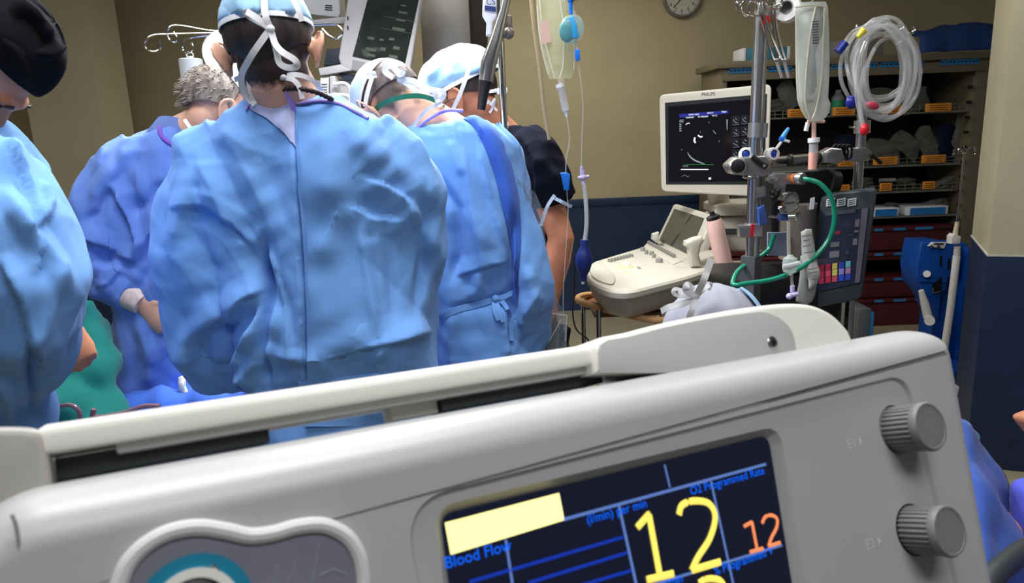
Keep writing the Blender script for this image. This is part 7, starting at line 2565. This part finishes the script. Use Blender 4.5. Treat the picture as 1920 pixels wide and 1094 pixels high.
G().cyl(at(1743, 600, YL - 0.03), at(1743, 602, YL - 0.07), 0.027, 24).obj('crank_knob', M_white, lf)
for a, y0, y1 in ((1763, 480, 500), (1778, 485, 506)):
    G().prism(poly_at([(a, y0), (a + 4, y0), (a + 3, y1), (a - 1, y1)], YL - 0.003), (0, 0.004, 0)).obj('slot', M_black, lf)
G().box(((xa + xb) / 2, YL + 0.1, 0.05), (0.5, 0.5, 0.09), bev=0.02).obj('base', M_lift, lf)
wp = empty('white_pole', down_to_floor(at(1770, 660, 3.7)), 'white pole with steel rod and wire hooks leaning beside the blue machine', 'pole')
yw = 3.72
G().tube(tp([(1794, 480, yw), (1782, 580, yw), (1770, 660, yw)], None) + [Vector((at(1764, 700, yw).x, yw, 0.0))], 0.0185, 18).obj('lower_tube', M_white, wp)
G().tube(tp([(1794, 482), (1795, 462)], yw), 0.0165, 18).obj('middle_tube', M_greyw, wp)
G().prism(poly_at([(1785, 444), (1790, 439), (1803, 444), (1801, 458), (1784, 458)], yw - 0.025), (0, 0.05, 0), bev=0.006).obj('collar', M_white, wp)
G().tube(tp([(1791, 442), (1795, 416)], yw), [0.014, 0.010], 12).obj('tape_wrap', mat('cream_tape', (206, 196, 166), 0.7), wp)
G().tube(tp([(1793, 425), (1803, 340), (1808, 290)], yw), 0.007, 12).obj('steel_rod', M_chrome, wp)
for pts in ([(1808, 290), (1800, 278), (1795, 288), (1796, 282)], [(1808, 290), (1812, 286), (1806, 275), (1815, 290)], [(1808, 290), (1820, 275), (1827, 276), (1829, 288), (1824, 292)], [(1808, 290), (1790, 290), (1788, 280)]):
    tube_at('wire_hook', pts, yw, 0.0045, M_chrome, wp, 8)
# small white item beside the console at the pillar foot
tb_ = G().prism(tp([(1784, 716), (1800, 727), (1797, 742), (1782, 735)], 1.6), (0, 0.12, 0), bev=0.004).obj('white_corner_box', M_greyw, None, label='corner of a small white box on a stand just right of the console', cat='box')
# hidden stand for it
q_ = at(1780, 745, 1.66)
st_ = empty('box_stand', (q_.x, q_.y, 0), 'thin stand behind the right edge of the console', 'stand')
G().tube([Vector((q_.x - 0.02, q_.y, 0.02)), Vector((q_.x - 0.02, q_.y, q_.z + 0.01))], 0.015, 12).obj('post', M_mgrey, st_)
G().box((q_.x - 0.02, q_.y - 0.03, 0.02), (0.16, 0.12, 0.03), bev=0.006).obj('foot', M_mgrey, st_)

# ------------------------------------------------------------------ blue draped tub and seated neighbour at the right edge
cloth_sheet('blue_floor_drape', [
    [at(1790, 795, 1.35), at(1806, 800, 1.35), at(1815, 815, 1.40), at(1822, 830, 1.45)],
    [at(1790, 880, 1.25), at(1815, 880, 1.22), at(1840, 880, 1.25), at(1858, 885, 1.32)],
    [at(1790, 980, 1.15), at(1830, 980, 1.10), at(1865, 975, 1.15), at(1888, 975, 1.25)],
    [at(1790, 1100, 1.05), at(1840, 1100, 1.0), at(1890, 1085, 1.05), at(1915, 1060, 1.15)],
    [at(1790, 1250, 1.0), at(1850, 1250, 0.95), at(1910, 1240, 1.0), at(1940, 1230, 1.1)]], cloth('royal_blue_drape_cloth', (54, 88, 170), crease=0.4), None, 0.010, 4.0, 6, fold=10,
    label='blue cloth drape falling to the floor behind the right edge of the console', cat='drape')
tubm = empty('plastic_tub', Vector((at(1815, 860, 1.7).x - 0.08, 1.78, 0)), 'light blue plastic tub rim peeking out behind the blue floor drape', 'tub')
rp = rpoly([(1760, 800), (1824, 803), (1840, 818), (1830, 860), (1760, 870)], [4, 8, 8, 10, 4], 5)
pts_ = [at(v.x, v.y, 1.62) for v in rp]
G().prism(pts_, (0, 0.02, 0), bev=0.006, seg=3).obj('rim', mat('light_blue_plastic', (120, 168, 206), 0.35, var=0.03), tubm)
zz = at(1800, 860, 1.7).z
G().box((pts_[0].x + 0.03, 1.72, zz / 2), (0.14, 0.16, zz), bev=0.02).obj('tub_body', MATS['light_blue_plastic'], tubm)

J = dict(head=Vector((1.30, 1.00, 1.22)), hf=(-1, 0.2, -0.2), hu=(0, 0, 1), neck=Vector((1.33, 1.0, 1.08)), chest=Vector((1.36, 1.0, 0.98)), pelvis=Vector((1.38, 1.0, 0.72)),
         sl=Vector((1.35, 0.82, 1.0)), sr=Vector((1.35, 1.19, 1.0)), el=Vector((1.40, 0.78, 0.75)), er=at(1942, 786, 1.30), wl=Vector((1.12, 0.80, 0.72)), wr=Vector((1.22, 1.12, 0.66)),
         hl=((-1, 0, -0.1), (0, 0, 1), (0, 1, 0)), hr=((-0.5, -0.8, -0.1), (0, 0, 1), (-1, 0, 0)),
         kl=Vector((1.08, 0.86, 0.66)), kr=at(1950, 985, 1.2), al=Vector((1.08, 0.86, 0.09)), ar=Vector((1.03, 1.16, 0.09)), fd=(-1, 0))
P7, HM, HR = person('seated person in violet blue trousers mostly outside the right edge, bare elbow showing', (1.36, 1.0, 0), J, M_skin2, 0.007)[:3]
shell(HM, (0, -0.012, 0.032), (0.082, 0.104, 0.096), math.radians(5), math.radians(88), 10, 40, (0, 2 * math.pi), 0.003).obj('hair', M_hairk, P7)
g = G()
for k in 'lr':
    kn = J['k' + k]
    an = J['a' + k]
    hp = J['pelvis'] + Vector((0, -0.1 if k == 'l' else 0.1, -0.02))
    g.tube([hp, hp.lerp(kn, 0.5), kn, kn.lerp(an, 0.2), Vector((an.x, an.y, 0.13))], [0.13, 0.11, 0.088, 0.085, 0.085], 16)
g.ball(J['pelvis'], (0.16, 0.19, 0.12))
me = fuse(g, 0.010, 4)
drape(me, (), amp=0.012, amp2=0.003, seed=5)
finish(me, cloth('violet_scrub_cloth', (84, 92, 206)), None)
link('trousers', me, P7)
g = G()
g.tube([Vector((1.38, 1.0, 0.5)), Vector((1.37, 1.0, 0.8)), Vector((1.35, 1.0, 1.0)), Vector((1.34, 1.0, 1.06))], [0.15, 0.145, 0.14, 0.08], 18, flat=(1.25, 0.9, (0, 1, 0)))
g.tube([J['sl'], J['sl'].lerp(J['el'], 0.6)], [0.08, 0.075], 14)
g.tube([J['sr'], J['sr'].lerp(J['er'], 0.5)], [0.08, 0.072], 14)
me = fuse(g, 0.010, 4)
finish(me, MATS['violet_scrub_cloth'], None)
link('scrub_top', me, P7)
ch = empty('stool', (1.38, 1.0, 0), 'dark swivel stool under the seated person at the right edge', 'stool')
G().lathe((1.38, 1.0, 0.52), (0, 0, 1), [(0.17, 0), (0.19, 0.02), (0.19, 0.06), (0.17, 0.08), (0, 0.085)], 32).obj('seat', M_black, ch)
G().tube([(1.38, 1.0, 0.05), (1.38, 1.0, 0.54)], 0.03, 14).obj('column', M_chrome, ch)
for k in range(5):
    a = k * 2 * math.pi / 5
    G().tube([(1.38, 1.0, 0.10), (1.38 + 0.24 * math.cos(a), 1.0 + 0.24 * math.sin(a), 0.04)], 0.016, 8).obj('leg', M_darkg, ch)
# dark curved chair arm at the bottom right corner
tube_at('hose', [(1838, 1120, 0.95), (1862, 1082, 0.97), (1890, 1056, 1.0), (1925, 1030, 1.04), (1980, 1010, 1.1)], None, 0.017, M_darkg, None, 14, label='thick dark grey curved chair arm crossing the bottom right corner', cat='hose')

# ------------------------------------------------------------------ seated person behind the console, only the capped head shows
YH = 1.16
J = dict(head=at(1334, 684, YH), hf=(0.15, 0.98, -0.25), hu=(0.05, 0.25, 1), neck=at(1340, 815, 1.13), chest=at(1345, 930, 1.12), pelvis=at(1345, 1210, 1.12),
         sl=at(1200, 880, 1.12), sr=at(1490, 850, 1.12))
J['el'] = J['sl'] + Vector((-0.03, 0.06, -0.27))
J['er'] = J['sr'] + Vector((0.03, 0.06, -0.27))
J['wl'] = J['el'] + Vector((0.06, 0.22, 0.0))
J['wr'] = J['er'] + Vector((-0.06, 0.22, 0.0))
J['hl'] = ((0.1, 1, 0), (0, 0, 1), (1, 0, 0))
J['hr'] = ((-0.1, 1, 0), (0, 0, 1), (-1, 0, 0))
pv = J['pelvis']
J['kl'] = Vector((pv.x - 0.10, pv.y + 0.40, 0.50))
J['kr'] = Vector((pv.x + 0.12, pv.y + 0.40, 0.50))
J['al'] = Vector((pv.x - 0.10, pv.y + 0.42, 0.09))
J['ar'] = Vector((pv.x + 0.12, pv.y + 0.42, 0.09))
P6, HM, HR = person('seated person behind the console, only the grey cap with white tied tapes showing', (pv.x, pv.y, 0), J, M_skin, 0.006, head_s=1.04)[:3]
M_capg = cloth('grey_cap_cloth', (150, 150, 162), crease=0.5)
cp = shell(HM, (0, -0.012, 0.030), (0.082, 0.104, 0.094), math.radians(0), math.radians(89), 18, 72, (0, 2 * math.pi), 0.0018, capfn(6.1, 0.08, 0.03)).obj('surgical_cap', M_capg, P6, label='grey cloth cap')
shell(HM, (0, -0.012, 0.030), (0.0885, 0.112, 0.1015), math.radians(-6), math.radians(62), 12, 24, (-0.5, 1.1), 0.002, capfn(6.1, 0.06, 0.02)).obj('cap_side', cloth('light_blue_cap_side', (150, 190, 226), crease=0.5), cp, label='pale blue side panel of the cap')
ya = 1.088
bow('bow', (1305, 555, ya), [
    [(1305, 555, ya), (1286, 545, ya - 0.01), (1290, 534, ya - 0.01), (1300, 545, ya)],
    [(1305, 555, ya), (1270, 552, ya - 0.01), (1266, 545, ya - 0.01), (1280, 548, ya - 0.005), (1300, 556, ya)],
    [(1305, 555, ya), (1318, 530, ya - 0.02), (1326, 508, ya - 0.02), (1334, 486, ya - 0.02)],
    [(1305, 555, ya), (1298, 580, ya - 0.01), (1290, 605, ya - 0.005), (1286, 640, ya)],
    [(1305, 560, ya), (1280, 570, ya - 0.005), (1255, 576, ya + 0.01), (1240, 584, ya + 0.03)],
    [(1305, 555, ya), (1320, 540, ya - 0.01), (1330, 534, ya), (1326, 544, ya)]], cp, 0.010)
g = G()
ac = J['chest']
g.tube([Vector((pv.x, pv.y, 0.46)), Vector((pv.x, pv.y, 0.66)), ac, ac.lerp(J['neck'], 0.6), J['neck']], [0.15, 0.14, 0.145, 0.11, 0.07], 20, flat=(1.25, 0.9, (1, 0, 0)))
g.tube([J['sl'] + Vector((0, 0, 0.01)), J['sl'].lerp(J['el'], 0.75)], [0.088, 0.078], 14)
g.tube([J['sr'] + Vector((0, 0, 0.01)), J['sr'].lerp(J['er'], 0.75)], [0.088, 0.078], 14)
g.tube([J['sl'], ac.lerp(J['neck'], 0.5), J['sr']], [0.085, 0.095, 0.085], 14)
me = fuse(g, 0.009, 4)
drape(me, (), amp=0.008, amp2=0.003, seed=12)
finish(me, M_scrub, None)
link('scrub_top', me, P6)
g = G()
for k in 'lr':
    kn, an = J['k' + k], J['a' + k]
    g.tube([pv, pv.lerp(kn, 0.5), kn, kn.lerp(an, 0.2), Vector((an.x, an.y, 0.13))], [0.12, 0.105, 0.085, 0.08, 0.08], 16)
me = fuse(g, 0.010, 4)
finish(me, M_scrub, None)
link('trousers', me, P6)
ch = empty('stool', (pv.x, pv.y, 0), 'dark swivel stool hidden behind the console under the grey-capped person', 'stool')
sz = pv.z - 0.13
G().lathe((pv.x, pv.y, sz - 0.08), (0, 0, 1), [(0.17, 0), (0.19, 0.02), (0.19, 0.06), (0.17, 0.08), (0, 0.085)], 32).obj('seat', M_black, ch)
G().tube([(pv.x, pv.y, 0.05), (pv.x, pv.y, sz - 0.06)], 0.03, 14).obj('column', M_chrome, ch)
for k in range(5):
    a = k * 2 * math.pi / 5
    G().tube([(pv.x, pv.y, 0.10), (pv.x + 0.24 * math.cos(a), pv.y + 0.24 * math.sin(a), 0.04)], 0.016, 8).obj('leg', M_darkg, ch)
